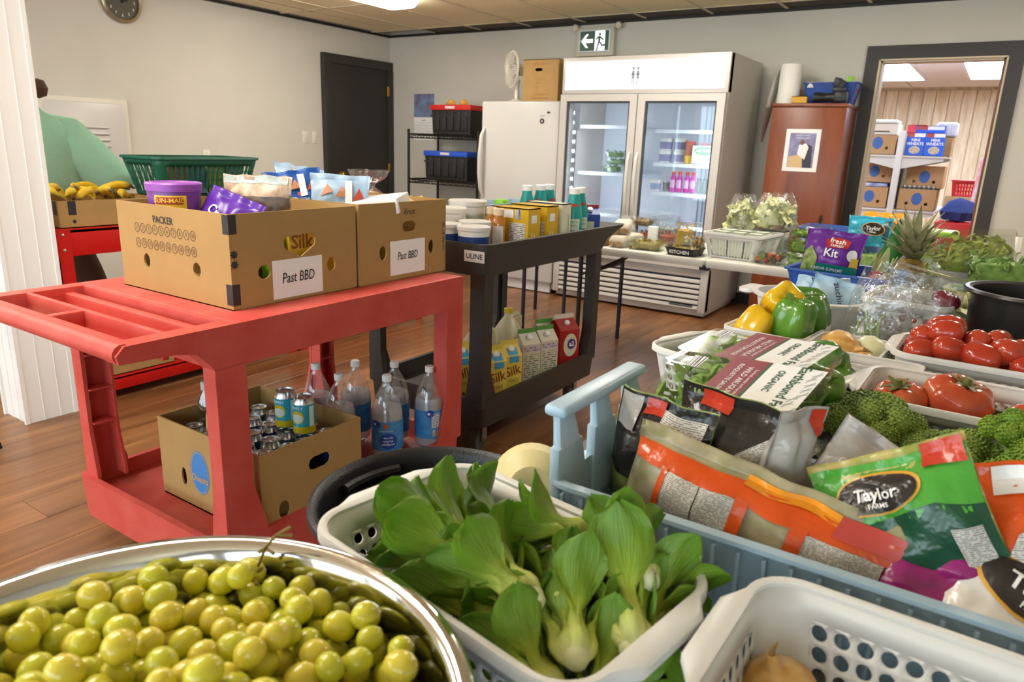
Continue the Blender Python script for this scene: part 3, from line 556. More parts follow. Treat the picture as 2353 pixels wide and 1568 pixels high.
d_oval(S_['f'], 0, .105, .08, .034).build('logo', mat('activia_green', '2e8a3c', .5), t); d_text(S_['f'], 'ACTIVIA', 0, .105, .026, bold=.02).build('lettering', PAPER, t); d_oval(S_['f'], .05, .05, .03, .018).build('picture', mat('lab_violet'), t)
# ---------------------------------------------------------------- wooden cabinet with things on top
CHW = wood('cherry_wood', '6e3018', '94502a', 2, .35, 5, 0, 7)
t = T('wooden_cabinet', 'tall reddish brown wooden cabinet between fridge and doorway', 'cabinet', (-1.30, 5.95, 0))
MB().rbox(-.265, .02, 0, .265, .43, 1.665, .003).build('carcass', CHW, t); MB().rbox(-.268, -.003, .06, .268, .018, 1.658, .003).build('door', CHW, t); MB().rbox(-.275, -.01, 1.662, .275, .435, 1.687, .004).build('top', CHW, t)
MB().tube([(.2, -.003, .86), (.2, -.03, .85), (.2, -.03, .74), (.2, -.003, .73)], .008, 8).build('handle', BLK, t)
t = T('poster', 'framed poster print of a person in white taped to the cabinet', 'poster', (-1.312, 5.946, 1.185))
MB().box(-.127, -.002, 0, .127, 0, .315).build('sheet', PAPER, t); s = plane((0, -.0025, 0), (1, 0, 0), (0, 0, 1))
d_rect(s, -.095, .03, .095, .285).build('picture', mat('poster_violet', '77739c', .5, col2='9a96bd', vs=20), t)
d_poly(s, [(-.09, .03), (.02, .03), (.01, .13), (-.09, .11)], off=.0012).build('picture', mat('poster_sand', 'd9b98a', .6), t); d_poly(s, [(.02, .03), (.085, .03), (.075, .19), (.045, .205), (.01, .13)], off=.0012).build('picture', mat('poster_dark', '3c3a48', .6), t)
d_poly(s, [(-.03, .13), (.03, .09), (.05, .18), (.03, .21), (-.02, .2)], off=.0018).build('picture', PAPER, t); d_oval(s, .0, .218, .016, .02, off=.002).build('picture', mat('poster_skin', '7a5a48', .6), t)
mb = MB(); d_text(s, 'DON\'T WAIT', 0, .268, .012, mb=mb); d_text(s, 'HELP IS HERE', 0, .248, .012, mb=mb); mb.build('lettering', PAPER, t)
t = T('paper_towel_roll', 'white paper towel roll with a hanging sheet on the cabinet', 'paper towel', (-1.5, 6.1, 1.687))
MB().lathe([(.02, 0), (.082, 0), (.082, .295), (.02, .295), (.02, 0)], 32).build('roll', mat('towel', 'efece4', .9, bump=.15, bs=90), t)
mb = MB(); pts = [(-.078, .02, .29), (-.11, -.02, .2), (-.135, -.045, .05), (-.15, -.05, -.1), (-.165, -.05, -.22), (-.16, -.05, -.29)]
mb.loft([[(x + .01*sin(j), y - .02 + .05*j*wd, z) for j in range(4)] for (x, y, z), wd in zip(pts, (1.5, 1.5, 1.4, 1.2, 1, .5))], False, False, close=False); mb.build('loose_sheet', mat('towel'), t)
t = T('blue_bin', 'small blue plastic bin full of odds and ends on the cabinet', 'bin', (-1.2, 6.19, 1.687)); MB().tray(.38, .24, .16, .003, .02, .03, .01).build('bin', mat('bin_royal', '2c4c9c', .4), t)
t = T('video_camera', 'black camera with long lens lying on the cabinet top', 'camera', (-1.16, 6.0, 1.687))
MB().rbox(.02, -.035, .01, .11, .04, .085, .012).build('body', BLK, t); MB().lathe([(.033, 0), (.035, .02), (.03, .03), (.03, .09), (.036, .1), (.038, .15), (.03, .15), (.028, .135), (0, .135)], 24, M=TR(.025, 0, .045) @ RY(-90)).build('lens', BLK, t)
mb = MB().rbox(.0, -.02, .085, .09, .03, .115, .006).rbox(-.02, -.02, .115, .05, .03, .175, .008, M=RY(12)).rbox(-.03, -.025, .125, .02, .035, .185, .006, M=RY(12)); mb.build('flash_unit', BLK, t)
t, _ = carton('small_box', 'small yellow box in front of the blue bin', 'box', .11, .05, .055, (-1.385, 5.995, 1.687), 0, None, False, m=mat('yellow_box', 'd3a12c', .6))
tag(MB().rbox(-.025, -.005, -.04, .025, .005, .04, .003).build('green_packet', mat('lime', '8fd02c', .4), None, (-1.09, 6.22, 1.86), (0, .3, 0)), 'lime green packet sticking out of the blue bin', 'packet')
tag(MB().tube([(-.05, 0, 0), (0, 0, .04), (.05, .01, .02), (.06, .02, -.02)], .01, 8).build('red_cable_tie', mat('cap_red'), None, (-1.08, 6.13, 1.8)), 'red tool handle sticking out of the blue bin', 'tool')
tag(MB().lathe([(.0, 0), (.035, .01), (.03, .05), (.0, .055)], 12).build('cloth_wad', mat('cloth_white', 'dedbd4', .9), None, (-1.34, 6.1, 1.80)), 'white cloth wad on the rim of the blue bin', 'cloth')
# ---------------------------------------------------------------- red steel benches
REDM = mat('red_steel', 'c11410', .4, bump=.03, bs=40); BOLT = mat('bolt_zinc', 'd9d6cc', .25, .9); BENX0, BENX1 = -4.12, -3.5
def bench(y0, y1, lab):
    t = T('steel_bench', lab, 'workbench', (0, 0, 0), group='red steel benches')
    MB().rbox(BENX0, y0, .84, BENX1, y1, .858, .003).build('top', REDM, t)
    for a, b in ((BENX1-.006, BENX1), (BENX0, BENX0+.006)): MB().rbox(a, y0, .735, b, y1, .858, .002).build('apron', REDM, t)
    for y in (y0, y1-.006): MB().rbox(BENX0, y, .735, BENX1, y+.006, .858, .002).build('apron', REDM, t)
    for x, sx in ((BENX1+.003, -1), (BENX0-.003, 1)):
        for y, sy in ((y0, 1), (y1, -1)):
            MB().box(min(x, x+.006*sx), min(y, y+.065*sy), 0, max(x, x+.006*sx), max(y, y+.065*sy), .858).box(min(x, x+.06*sx), min(y, y+.006*sy), 0, max(x, x+.06*sx), max(y, y+.006*sy), .735).build('leg', REDM, t, smooth=None)
            for z in (.835, .765, .1): MB().lathe([(.008, 0), (.007, .004), (0, .006)], 10, M=TR(x, y+.03*sy, z) @ RY(-90*sx)).build('bolt', BOLT, t)
    MB().rbox(BENX0, y0+.01, .1, BENX1, y1-.01, .112, .002).build('lower_shelf', REDM, t)
    for a, b in ((BENX1-.006, BENX1), (BENX0, BENX0+.006)): MB().rbox(a, y0, .045, b, y1, .115, .002).build('shelf_rail', REDM, t)
    return t
bench(1.545, 2.87, 'red steel workbench beside the white column, bananas on top'); bench(2.885, 4.06, 'red steel workbench farther from the white column, bags on top')
# ---------------------------------------------------------------- bananas in a carton on the bench
HB = lambda L_: [slot(0, .165, .1, .038), oval(-L_*.25, .075, .02, .025), oval(L_*.25, .075, .02, .025)]
def tapes(t, s, u, zs, w=.018):
    for z0, z1 in zs: d_rect(s, u-w, z0, u+w, z1).build('corner_mark', mat('print_black', '2c2a2c', .6), t)
def star(t, s, u, v, r=.014):
    d_poly(s, [(u + (r if i % 2 == 0 else r*.62)*cos(pi*i/8), v + (r if i % 2 == 0 else r*.62)*sin(pi*i/8)) for i in range(16)]).build('star_mark', mat('print_black'), t)
tB, SB = carton('banana_carton', 'brown banana carton full of bananas on red bench', 'box', .4, .5, .125, (-3.74, 1.84, .858), 0, {'r': [slot(.09, .06, .1, .04)]})
tapes(tB, SB['r'], -.19, [(.06, .124)]); star(tB, SB['r'], -.185, .03, .011); tapes(tB, SB['f'], .17, [(.06, .124)])
BAN = uvmat('banana_skin', 'grad', [(0, '5c4a1c'), (.12, 'a98b1e'), (.3, 'e0bb22'), (.85, 'ddb51f'), (.97, '6a5420'), (1, '3e3018')], None, .45)
def banana(seed):
    R = random.Random(seed); mb = MB(); pts = []; rs = []
    for i in range(12): a = -.9 + 1.8*i/11; pts.append((0, .10*sin(a)*1.05, .10*cos(a) - .06)); rs.append([.004, .006, .012, .0165, .018, .0185, .0185, .018, .017, .014, .008, .004][i])
    mb.tube(pts, rs, 8)
    for j in range(len(mb.v)): mb.uv[j] = (j % 8 / 8, j // 8 / 11)
    return mb.mesh('banana', BAN, 50)
bms = [banana(1)]
R = random.Random(5)
for i in range(16):
    x, y = -3.88 + .075*(i % 4) + R.uniform(-.01, .01), 1.68 + .1*(i//4) + R.uniform(-.02, .02)
    o = place(bms[0], 'banana', None, (x, y, .975 + R.uniform(-.012, .012) + .01*(i % 3)), (rad(R.uniform(-15, 15)), rad(R.uniform(-40, 40)), rad(R.uniform(0, 360))))
    tag(o, 'ripe yellow banana heaped in the carton on the red bench', 'banana', 'bananas in the bench carton')
# carton and bowl on the lower bench shelf
tL, SL = carton('banana_carton', 'brown carton with holes on the lower shelf of the red bench', 'box', .38, .42, .225, (-3.72, 1.86, .112), 0, {'r': [oval(-.1, .08, .022, .02), oval(.14, .08, .016, .016), slot(.03, .16, .11, .04)]})
tapes(tL, SL['r'], -.19, [(.15, .224), (.03, .08)], .012); star(tL, SL['r'], -.19, .1, .011); star(tL, SL['r'], -.19, .128, .011)
for i in range(3): tag(place(bms[0], 'banana', None, (-3.66 - .06*i, 1.8 + .05*i, .29), (0, rad(15), rad(70+20*i))), 'yellow banana in the carton on the lower bench shelf', 'banana', 'bananas in the lower carton')
tag(MB().lathe([(.05, 0), (.1, .03), (.135, .085), (.14, .1), (.132, .1), (.1, .04), (.05, .012), (0, .012)], 32).build('white_bowl', WHITEP, None, (-3.68, 2.26, .112)), 'white bowl on the lower shelf of the red bench', 'bowl')
# ---------------------------------------------------------------- perforated basket builder
def cellgrid(mb, P, nx, nz, u0, u1, v0, v1, rx, rz, skip=None, N=12, hol=None):
    """rectangular grid of cells, each with an oval hole; P(u,v) -> 3D"""
    du, dv = (u1-u0)/nx, (v1-v0)/nz
    for j in range(nz):
        for i in range(nx):
            cu, cv = u0+(i+.5)*du, v0+(j+.5)*dv; vs = []; fs = []
            if skip and skip(i, j): mb.add([P(cu-du/2, cv-dv/2), P(cu+du/2, cv-dv/2), P(cu+du/2, cv+dv/2), P(cu-du/2, cv+dv/2)], [(0, 1, 2, 3)]); continue
            for k_ in range(N):
                a = 2*pi*(k_+.5)/N; c, s = cos(a), sin(a); q = 1/max(abs(c), abs(s)); vs.append(P(cu + c*q*du/2, cv + s*q*dv/2))
            for k_ in range(N):
                a = 2*pi*(k_+.5)/N; c, s = cos(a), sin(a); q = hol or 2; e = (abs(c)**q + abs(s)**q)**(-1/q); vs.append(P(cu + c*e*rx, cv + s*e*rz))
            fs = [(k_, (k_+1) % N, N+(k_+1) % N, N+k_) for k_ in range(N)]
            # corner wedges
            for sx, sz in ((1, 1), (-1, 1), (-1, -1), (1, -1)):
                kk = [k_ for k_ in range(N) if cos(2*pi*(k_+.5)/N)*sx > 0 and sin(2*pi*(k_+.5)/N)*sz > 0]
                best = sorted(kk, key=lambda k_: abs(abs(cos(2*pi*(k_+.5)/N)) - abs(sin(2*pi*(k_+.5)/N))))[:2]
                if len(best) == 2 and abs(abs(cos(2*pi*(best[0]+.5)/N)) - abs(sin(2*pi*(best[0]+.5)/N))) > .05:
                    vs.append(P(cu+sx*du/2, cv+sz*dv/2)); b0, b1 = sorted(best); b0, b1 = (b1, b0) if b1-b0 > 1 else (b0, b1); fs.append((b0, len(vs)-1, b1))
            mb.add(vs, fs)
def perf_basket(w, d, h, taper=.02, r=.04, hr=.0072, pitch=.0215, lip=.008, tab=.016, rows=None, z0=.012, ztop=.028, slotz=0, hol=None, t_=.0024, fullrim=False):
    """thin-walled basket: rounded-corner shell with real holes, rolled rim, flared grips on the short ends"""
    mb = MB()
    def ring_pt(side, u, z):
        k_ = taper*(1 - z/h); W, D = w/2-k_, d/2-k_
        return {'f': (u*(W-r)/(w/2-r), -D, z), 'b': (-u*(W-r)/(w/2-r), D, z), 'r': (W, u*(D-r)/(d/2-r), z), 'l': (-W, -u*(D-r)/(d/2-r), z)}[side]
    vz0, vz1 = z0, h-ztop; nz = rows or max(1, round((vz1-vz0)/pitch))
    for sd in 'fbrl':
        L_ = (w if sd in 'fb' else d)/2 - r; n = max(2, round(2*L_/pitch)); P = lambda u, v: ring_pt(sd, u, v); rx = min(hr, L_/n*.8); rz = slotz or hr
        cellgrid(mb, P, n, nz, -L_, L_, vz0, vz1, rx, rz, None, 12, hol)
        for za, zb in ((0, vz0), (vz1, h)):
            for i in range(n): ua, ub = -L_+2*L_*i/n, -L_+2*L_*(i+1)/n; mb.add([P(ua, za), P(ub, za), P(ub, zb), P(ua, zb)], [(0, 1, 2, 3)])
    zs = [0, vz0] + [vz0+(vz1-vz0)*(i+1)/nz for i in range(nz)] + [h]
    for cx, cy, a0 in ((1, 1, 0), (-1, 1, 90), (-1, -1, 180), (1, -1, 270)):
        pr = []
        for z in zs:
            k_ = taper*(1-z/h); pr.append([(cx*(w/2-k_-r) + r*cos(rad(a0+90*i/6)), cy*(d/2-k_-r) + r*sin(rad(a0+90*i/6)), z) for i in range(7)])
        mb.loft(pr, False, False, close=False)
    mb.add([(x, y, 0) for x, y in rr(w-2*taper, d-2*taper, r, 6)], [tuple(range(27, -1, -1))])
    b = bmesh.new(); vs = [b.verts.new(q) for q in mb.v]
    for f in mb.f:
        try: b.faces.new([vs[i] for i in f])
        except ValueError: pass
    bmesh.ops.remove_doubles(b, verts=b.verts[:], dist=1e-5); bmesh.ops.recalc_face_normals(b, faces=b.faces[:])
    me = bpy.data.meshes.new('basket_shell'); b.to_mesh(me); b.free(); me.polygons.foreach_set('use_smooth', [True]*len(me.polygons)); me.set_sharp_from_angle(angle=rad(45))
    # rim
    N = 96; out = []; ring = rr(w, d, r, 8); n = len(ring)
    # resample straight sides so the grips can swell smoothly
    pts = []
    for i in range(n):
        a, bq = V(ring[i]).to_2d() if 0 else V((*ring[i], 0)), V((*ring[(i+1) % n], 0)); k_ = max(1, int((bq-a).length/.012))
        for j in range(k_): pts.append(a.lerp(bq, j/k_))
    n = len(pts); prof = [(-.0026, 0), (-.0026, .004), (.2, .0065), (.8, .006), (1, .002), (1, -.007), (.86, -.0075), (.8, -.003), (.2, -.001)]
    rings = []
    for i in range(n):
        tg = (pts[(i+1) % n] - pts[i-1]).normalized(); nr = V((tg.y, -tg.x, 0)); p_ = pts[i]; e_ = lip
        if tab and abs(nr.x) > .9: q = max(0, min(1, (d*.30 - abs(p_.y))/.018)); e_ += tab*q*q*(3-2*q)
        rings.append([p_ + nr*(f*e_ if f > 0 else f) + V((0, 0, h+z)) for f, z in prof])
    rm = MB(); m_ = len(prof); rm.add([q for r_ in rings for q in r_], [(i*m_+k_, i*m_+(k_+1) % m_, ((i+1) % n)*m_+(k_+1) % m_, ((i+1) % n)*m_+k_) for i in range(n) for k_ in range(m_)])
    return me, rm.mesh('rim', WHITEP, 50)
def put_basket(name, lab, meshes, loc, rz, m=None, t_=.0024, cat='basket', group=None):
    t = T(name, lab, cat, loc, rz, group); me, rm = meshes
    if not me.materials: me.materials.append(m or WHITEP)
    o = place(me, 'basket', t); md = o.modifiers.new('wall', 'SOLIDIFY'); md.thickness = t_; md.offset = -1
    rm.materials[0] = m or WHITEP; place(rm, 'rim', t); return t
GREENP = mat('basket_green', '0f5c46', .4)
gb = perf_basket(.36, .62, .2, .045, .04, .009, .032, .01, 0, rows=4, slotz=.019, hol=4, z0=.02, ztop=.04)
t = put_basket('shopping_basket', 'dark green plastic shopping basket on the red bench by the wall', gb, (-3.745, 2.405, .975), 0, GREENP, .003)
MB().rbox(-.21, -.3, 0, .21, .3, .1, .01).build('x', CB) if 0 else None
t, S_ = carton('flat_carton', 'low carton under the green shopping basket', 'box', .4, .5, .115, (-3.75, 2.405, .858), 0, None, False)
for i, (y, c) in enumerate(((2.23, '8a5a3a'), (2.34, '4a5a7a'), (2.46, '9a9a4a'), (2.57, '6a7a80'))):
    t, S_ = carton('food_box', 'small %s food box inside the green shopping basket' % ('orange', 'blue', 'yellow', 'grey')[i], 'box', .12, .1, .15, (-3.665, y, .985), 0, None, False, m=mat('fb%d' % i, c, .5))
# ---------------------------------------------------------------- clear bags
BAGF = film('bag_film', 'f6f7f7', .07, .12, 1.0, 35, .05, 'ffffff')
def clearbag(name, lab, r, h, loc, seed=0, neck=.5, cat='bag', m=None, n=28, sx=1, sy=1, flare=.6, group=None):
    R = random.Random(seed); mb = MB(); rings = []; K = 14
    for j in range(K):
        v = j/(K-1); q = r*((1-.15*v) if v < neck else r*0 + 1)*1.0
        base = (sin(min(1, v/.25)*pi/2)*.9 + .1)
        pin = 1 - (1-flare*.55)*math.exp(-((v-neck)/.16)**2); top = 1 + flare*.5*max(0, (v-neck)/(1-neck))
        q = r*base*pin*top; am = .05 + .22*max(0, v-neck*.6)
        rings.append([(sx*q*cos(a)*(1+am*w_), sy*q*sin(a)*(1+am*w_), h*v + .03*h*v*noise.noise((3*cos(a)+seed, 3*sin(a), v))) for a, w_ in ((2*pi*i/n, noise.noise((2.2*cos(2*pi*i/n)+seed*3, 2.2*sin(2*pi*i/n), v*3))*1.3 + .5*sin(7*2*pi*i/n + seed + v*2)) for i in range(n))])
    mb.loft(rings, True, False); return tag(mb.build(name, m or BAGF, None, loc, smooth=180), lab, cat, group)
clearbag('bread_bag', 'crumpled clear bag with flared top on the far red bench', .1, .24, (-3.72, 3.75, .86), 3, .55)
clearbag('bread_bag', 'low crumpled clear bag near the brass door knob on the far red bench', .12, .17, (-3.75, 3.45, .86), 9, .7, flare=.1)
clearbag('bread_bag', 'flat crumpled clear bag behind the strawberry packets on the far red bench', .13, .1, (-3.7, 3.12, .86), 5, .8, flare=0)
t = tag(MB().rbox(-.09, -.14, 0, .09, .14, .09, .03, 3).build('bread_loaf', mat('bread_orange'), None, (-3.72, 3.75, .862)) if 0 else MB().lathe([(0, 0), (.07, .005), (.085, .04), (.06, .08), (0, .09)], 16).build('bread_roll', mat('bread_tan', 'c39a62', .7), None, (-3.72, 3.75, .866)), 'tan bread roll inside the flared clear bag', 'bread')
# ---------------------------------------------------------------- person in the green shirt
SKIN = mat('skin', '5b3a2a', .55, sss=.1); SHIRT = mat('shirt_green', '8cc4a6', .9, col2='a6d6bc', vs=400, bump=.5, bs=9); PANT = mat('trousers_brown', '4a3622', .9, bump=.2, bs=30)
def skin(name, verts, edges, mt, parent, loc=None, sub=2, root=0):
    me = bpy.data.meshes.new(name); me.from_pydata([q[:3] for q in verts], edges, []); o = place(me, name, parent, loc); me.materials.append(mt)
    md = o.modifiers.new('skin', 'SKIN'); md.use_smooth_shade = True; me.skin_vertices if me.skin_vertices else None
    if not me.skin_vertices:
        bpy.context.view_layer.objects.active = o
    for i, q in enumerate(verts): me.skin_vertices[0].data[i].radius = (q[3], q[4] if len(q) > 4 else q[3]); me.skin_vertices[0].data[i].use_root = (i == root)
    s_ = o.modifiers.new('sub', 'SUBSURF'); s_.levels = sub; s_.render_levels = sub
    # bake so the shape is plain mesh
    dg = bpy.context.evaluated_depsgraph_get(); nm = bpy.data.meshes.new_from_object(o.evaluated_get(dg)); o.modifiers.clear(); o.data = nm; nm.polygons.foreach_set('use_smooth', [True]*len(nm.polygons)); return o
# local frame: person faces +X, left arm towards +Y, feet at z=0
per = T('person', 'person in mint green short sleeved shirt leaning behind red bench', 'person', (-4.42, 1.86, 0), 0)
def chain(vs, es, pts, start):
    p_ = start
    for q in pts: vs.append(q); es.append((p_, len(vs)-1)); p_ = len(vs)-1
    return p_
B = [(0, 0, .92, .14, .12)]; Eg = []
sp = chain(B, Eg, [(.02, .03, 1.05, .13, .12), (.07, .03, 1.16, .13, .12), (.11, .0, 1.26, .12, .1), (.16, -.06, 1.37, .055, .055)], 0)
hd = chain(B, Eg, [(.2, -.12, 1.45, .048, .048), (.25, -.18, 1.53, .06, .06)], sp)
for s_ in (1, -1):
    hip = chain(B, Eg, [(0, .1*s_, .86, .095), (.03, .14*s_ + (.1 if s_ > 0 else 0), .48, .062), (.0, .16*s_ + (.14 if s_ > 0 else 0), .3, .058), (-.01, .17*s_ + (.15 if s_ > 0 else 0), .1, .04)], 0)
    chain(B, Eg, [(.06, .18*s_ + (.15 if s_ > 0 else 0), .05, .04, .03), (.15, .2*s_ + (.15 if s_ > 0 else 0), .035, .035, .025)], hip)
    if s_ > 0: arm = [(.13, .13, 1.25, .07), (.165, .26, 1.12, .055), (.2, .37, .99, .043), (.21, .37, .88, .034), (.2, .35, .79, .026), (.2, .34, .74, .03, .018)]
    else: arm = [(.13, -.17, 1.25, .07), (.165, -.24, 1.14, .055), (.19, -.28, 1.02, .043), (.2, -.26, .9, .034), (.2, -.24, .8, .026), (.2, -.23, .75, .03, .018)]
    w_ = chain(B, Eg, arm, 3); p_ = arm[-1]
    for k_ in range(4): chain(B, Eg, [(p_[0]+(k_-1.5)*.02, p_[1], p_[2]-.05, .0095), (p_[0]+(k_-1.5)*.021, p_[1]-.008*s_, p_[2]-.075-.008*(k_ in (1, 2)), .0085), (p_[0]+(k_-1.5)*.021, p_[1]-.022*s_, p_[2]-.09, .0075)], w_)
    chain(B, Eg, [(p_[0]+.038, p_[1]-.01*s_, p_[2]-.02, .01), (p_[0]+.045, p_[1]-.02*s_, p_[2]-.045, .009)], w_)
skin('body', B, Eg, SKIN, per)
mb = MB(); n = 28
mb.loft([[(cx_ + rx*cos(2*pi*i/n)*(1+.04*noise.noise((cos(2*pi*i/n)*3, sin(2*pi*i/n)*3, z*9))), cy_ + ry*sin(2*pi*i/n)*(1+.04*noise.noise((cos(2*pi*i/n)*3+5, sin(2*pi*i/n)*3, z*9))), z) for i in range(n)] for z, cx_, cy_, rx, ry in ((.78, .0, .03, .18, .25), (.95, .02, .05, .185, .255), (1.08, .05, .05, .19, .26), (1.2, .09, .03, .18, .245), (1.29, .12, .0, .16, .2), (1.35, .14, -.03, .12, .14), (1.39, .155, -.055, .085, .09), (1.42, .165, -.07, .075, .075))], False, False)
mb.tube([(.1, .04, 1.3), (.13, .13, 1.25), (.155, .23, 1.15), (.18, .32, 1.05), (.195, .375, .99), (.2, .39, .97)], [.09, .135, .13, .12, .118, .116], 24, caps=False); mb.tube([(.1, -.1, 1.3), (.13, -.18, 1.25), (.16, -.24, 1.15), (.18, -.27, 1.06)], [.09, .12, .11, .105], 24, caps=False)
mb.build('shirt', SHIRT, per, smooth=180)
Pt = [(0, 0, .88, .155, .135)]; Pe = []
for s_ in (1, -1): chain(Pt, Pe, [(0, .1*s_, .82, .11), (.03, .14*s_ + (.1 if s_ > 0 else 0), .48, .085), (.0, .16*s_ + (.14 if s_ > 0 else 0), .28, .08), (-.01, .17*s_ + (.15 if s_ > 0 else 0), .09, .075)], 0)
skin('trousers', Pt, Pe, PANT, per)
for s_ in (1, -1): MB().rbox(-.08, -.045, 0, .2, .045, .085, .03, 3).build('shoe', BLK, per, (-.01, .18*s_ + (.15 if s_ > 0 else 0), 0))
hm = MB().lathe([(0, -.13), (.055, -.115), (.078, -.06), (.088, 0), (.088, .06), (.07, .1), (.03, .122), (0, .125)], 20)
hm.lathe([(0, 0), (.014, .006), (.009, .03), (0, .05)], 8, M=TR(.082, 0, -.03) @ RY(25))
hm.box(.072, -.02, -.068, .084, .02, -.06)
for s_ in (1, -1): hm.lathe([(0, -.025), (.012, -.015), (.013, .015), (0, .028)], 8, M=TR(0, .088*s_, -.01)); 
hd = hm.build('head', SKIN, per, (.275, -.2, 1.575), (rad(18), rad(40), 0))
MB().lathe([(0, -.05), (.035, -.035), (.045, 0), (.03, .04), (0, .05)], 12).build('hair_bun', mat('hair_brown', '4a3018', .7, bump=.8, bs=90, stretch=(1, 1, .2)), per, (.19, .02, 1.50))
HAIR = mat('hair_brown', '4a3018', .7, bump=.8, bs=90, stretch=(1, 1, .2))
MB().lathe([(.094, -.01), (.098, .05), (.082, .1), (.045, .132), (0, .138)], 20).lathe([(0, -.14), (.04, -.12), (.07, -.06), (.085, .02), (.06, .08)], 16, M=TR(-.04, 0, 0)).build('hair', HAIR, per, (.265, -.198, 1.58), (rad(18), rad(40), 0))
for s_ in (1, -1): MB().lathe([(0, -.012), (.011, 0), (0, .012)], 10).build('eye', mat('eye_white', 'efe9e0', .2), per, (.335, -.2 + .032*s_, 1.535))
# ---------------------------------------------------------------- wrought iron stand at the left edge
t = T('iron_stand', 'black wrought iron scroll plant stand beside the white column', 'stand', (-3.42, 1.05, 0)); IR = mat('wrought_iron', '1c1a1c', .5, .4)
for a in (20, 140, 260): MB().tube([(.02, 0, .62), (.05, 0, .5), (.09, 0, .38), (.1, 0, .2), (.13, 0, .06), (.17, 0, .012), (.19, 0, .02), (.185, 0, .04), (.17, 0, .035)], .007, 8, M=RZ(a)).tube([(.05, 0, .5), (.08, 0, .53), (.1, 0, .5), (.085, 0, .47), (.07, 0, .49)], .005, 6, M=RZ(a)).build('leg', IR, t)
MB().lathe([(.14, .62), (.148, .62), (.148, .635), (.14, .635), (.14, .62)], 32).build('top_ring', IR, t); MB().tube([(.1*cos(2*pi*i/24), .1*sin(2*pi*i/24), .2) for i in range(25)], .005, 6).build('brace_ring', IR, t); MB().lathe([(.14, .625), (0, .625)], 24).build('plate', IR, t)
# ---------------------------------------------------------------- red plastic utility cart
RP = mat('red_plastic', 'c4443c', .5, col2='d05a50', vs=8, bump=.12, bs=220)
RX0, RX1, RY0, RY1, RZ_ = -2.31, -1.53, .765, 2.0, .845
def caster(parent, x, y, r=.06, top=.12, rz=0, tyre=None):
    c = T('x', 'x', 'x', (x, y, 0), rz); del c['label'], c['category']; c.name = 'caster'; c.parent = parent
    MB().lathe([(r*.6, -.018), (r*.95, -.018), (r, -.01), (r, .01), (r*.95, .018), (r*.6, .018)], 24, M=TR(0, 0, r) @ RY(90)).build('tyre', tyre or mat('tyre_grey', '3f3b38', .7), c)
    MB().lathe([(0, -.016), (r*.6, -.014), (r*.6, .014), (0, .016)], 20, M=TR(0, 0, r) @ RY(90)).build('hub', mat('hub_black', '23211f', .5), c)
    MB().box(-.028, -.012, r*.8, -.022, .03, top).box(.022, -.012, r*.8, .028, .03, top).box(-.028, -.02, top-.008, .028, .04, top).lathe([(.022, top), (.022, top+.012)], 12).lathe([(.01, -.036), (.01, .036)], 8, M=TR(0, 0, r) @ RY(90)).build('fork', mat('zinc', 'a9a8a4', .3, .8), c)
    return c
t = T('utility_cart', 'red plastic two shelf utility cart with cartons on top', 'cart', (0, 0, 0)); cart = t
# top deck with grip frame and pockets
a, b = RX0, RX1
mb = MB(); mb.rbox(a+.002, 1.062, .80, b-.002, RY1-.002, RZ_+.002, .012, 3); mb.build('top_deck', RP, t)
prof = [(RY0+.02, RZ_), (RY0, RZ_-.02), (RY0+.005, .805), (.9, .80), (.955, .788), (.99, .75), (1.0, .735), (RY1, .735), (RY1, RZ_)]
for x in (a, b-.055): MB().ext(prof, [], .055, M=Matrix(((0, 0, 1, x), (1, 0, 0, 0), (0, 1, 0, 0), (0, 0, 0, 1)))).build('side_apron', RP, t, smooth=30)
MB().rbox(a+.004, RY1-.03, .737, b-.004, RY1-.003, .81, .006).build('end_apron', RP, t); MB().rbox(a+.05, 1.0, .735, b-.05, 1.03, .83, .006).build('end_apron', RP, t)
mb = MB(); mb.tube([(a+.01, RY0+.02, .825), (b-.01, RY0+.02, .825)], .024, 12); mb.rbox(a+.03, RY0+.03, .80, b-.03, RY0+.06, RZ_-.002, .008); mb.build('push_bar', RP, t)
MB().rbox(a+.05, .898, .775, b-.05, .915, RZ_, .004).build('pocket_rib', RP, t); MB().rbox(-1.955, RY0+.05, .79, -1.93, .9, RZ_, .004).build('pocket_rib', RP, t); MB().rbox(a+.05, 1.055, .775, b-.05, 1.075, RZ_, .004).build('pocket_rib', RP, t)
MB().box(a+.05, .9, .785, b-.05, 1.065, .795).build('tray_floor', RP, t); MB().box(-1.94, RY0+.05, .792, b-.05, .905, .797).build('pocket_floor', RP, t)
# corner posts: open channels with ribs, flared foot
def post(x, y, sx, sy):
    mb = MB(); Z0, Z1 = .235, .74
    def pl(w0, w1, th): return [(0, Z0), (w1, Z0), (w1, Z0+.03), (w0, Z0+.16), (w0, Z1), (0, Z1)]
    mb.ext(pl(.088, .125, 0), [], .012, M=Matrix(((0, 0, -sx, x), (sy, 0, 0, y), (0, 1, 0, 0), (0, 0, 0, 1)))); mb.ext(pl(.05, .065, 0), [], .012, M=Matrix(((-sx, 0, 0, x-.001*sx), (0, 0, sy, y-.001*sy), (0, 1, 0, 0), (0, 0, 0, 1))))
    mb.ext(pl(.06, .08, 0), [], .008, M=Matrix(((-sx, 0, 0, x-.003*sx), (0, 0, sy, y+.078*sy), (0, 1, 0, 0), (0, 0, 0, 1))))
    mb.build('post', RP, t, smooth=None)
    for z in (.42, .53, .64): MB().box(min(x-sx*.01, x-sx*.065), min(y+sy*.01, y+sy*.085), z, max(x-sx*.01, x-sx*.065), max(y+sy*.01, y+sy*.085), z+.004).build('rib', RP, t)
for x, sx in ((RX1, 1), (RX0+.05, -1)):
    for y, sy in ((1.0, 1), (RY1, -1)): post(x, y, sx, sy)
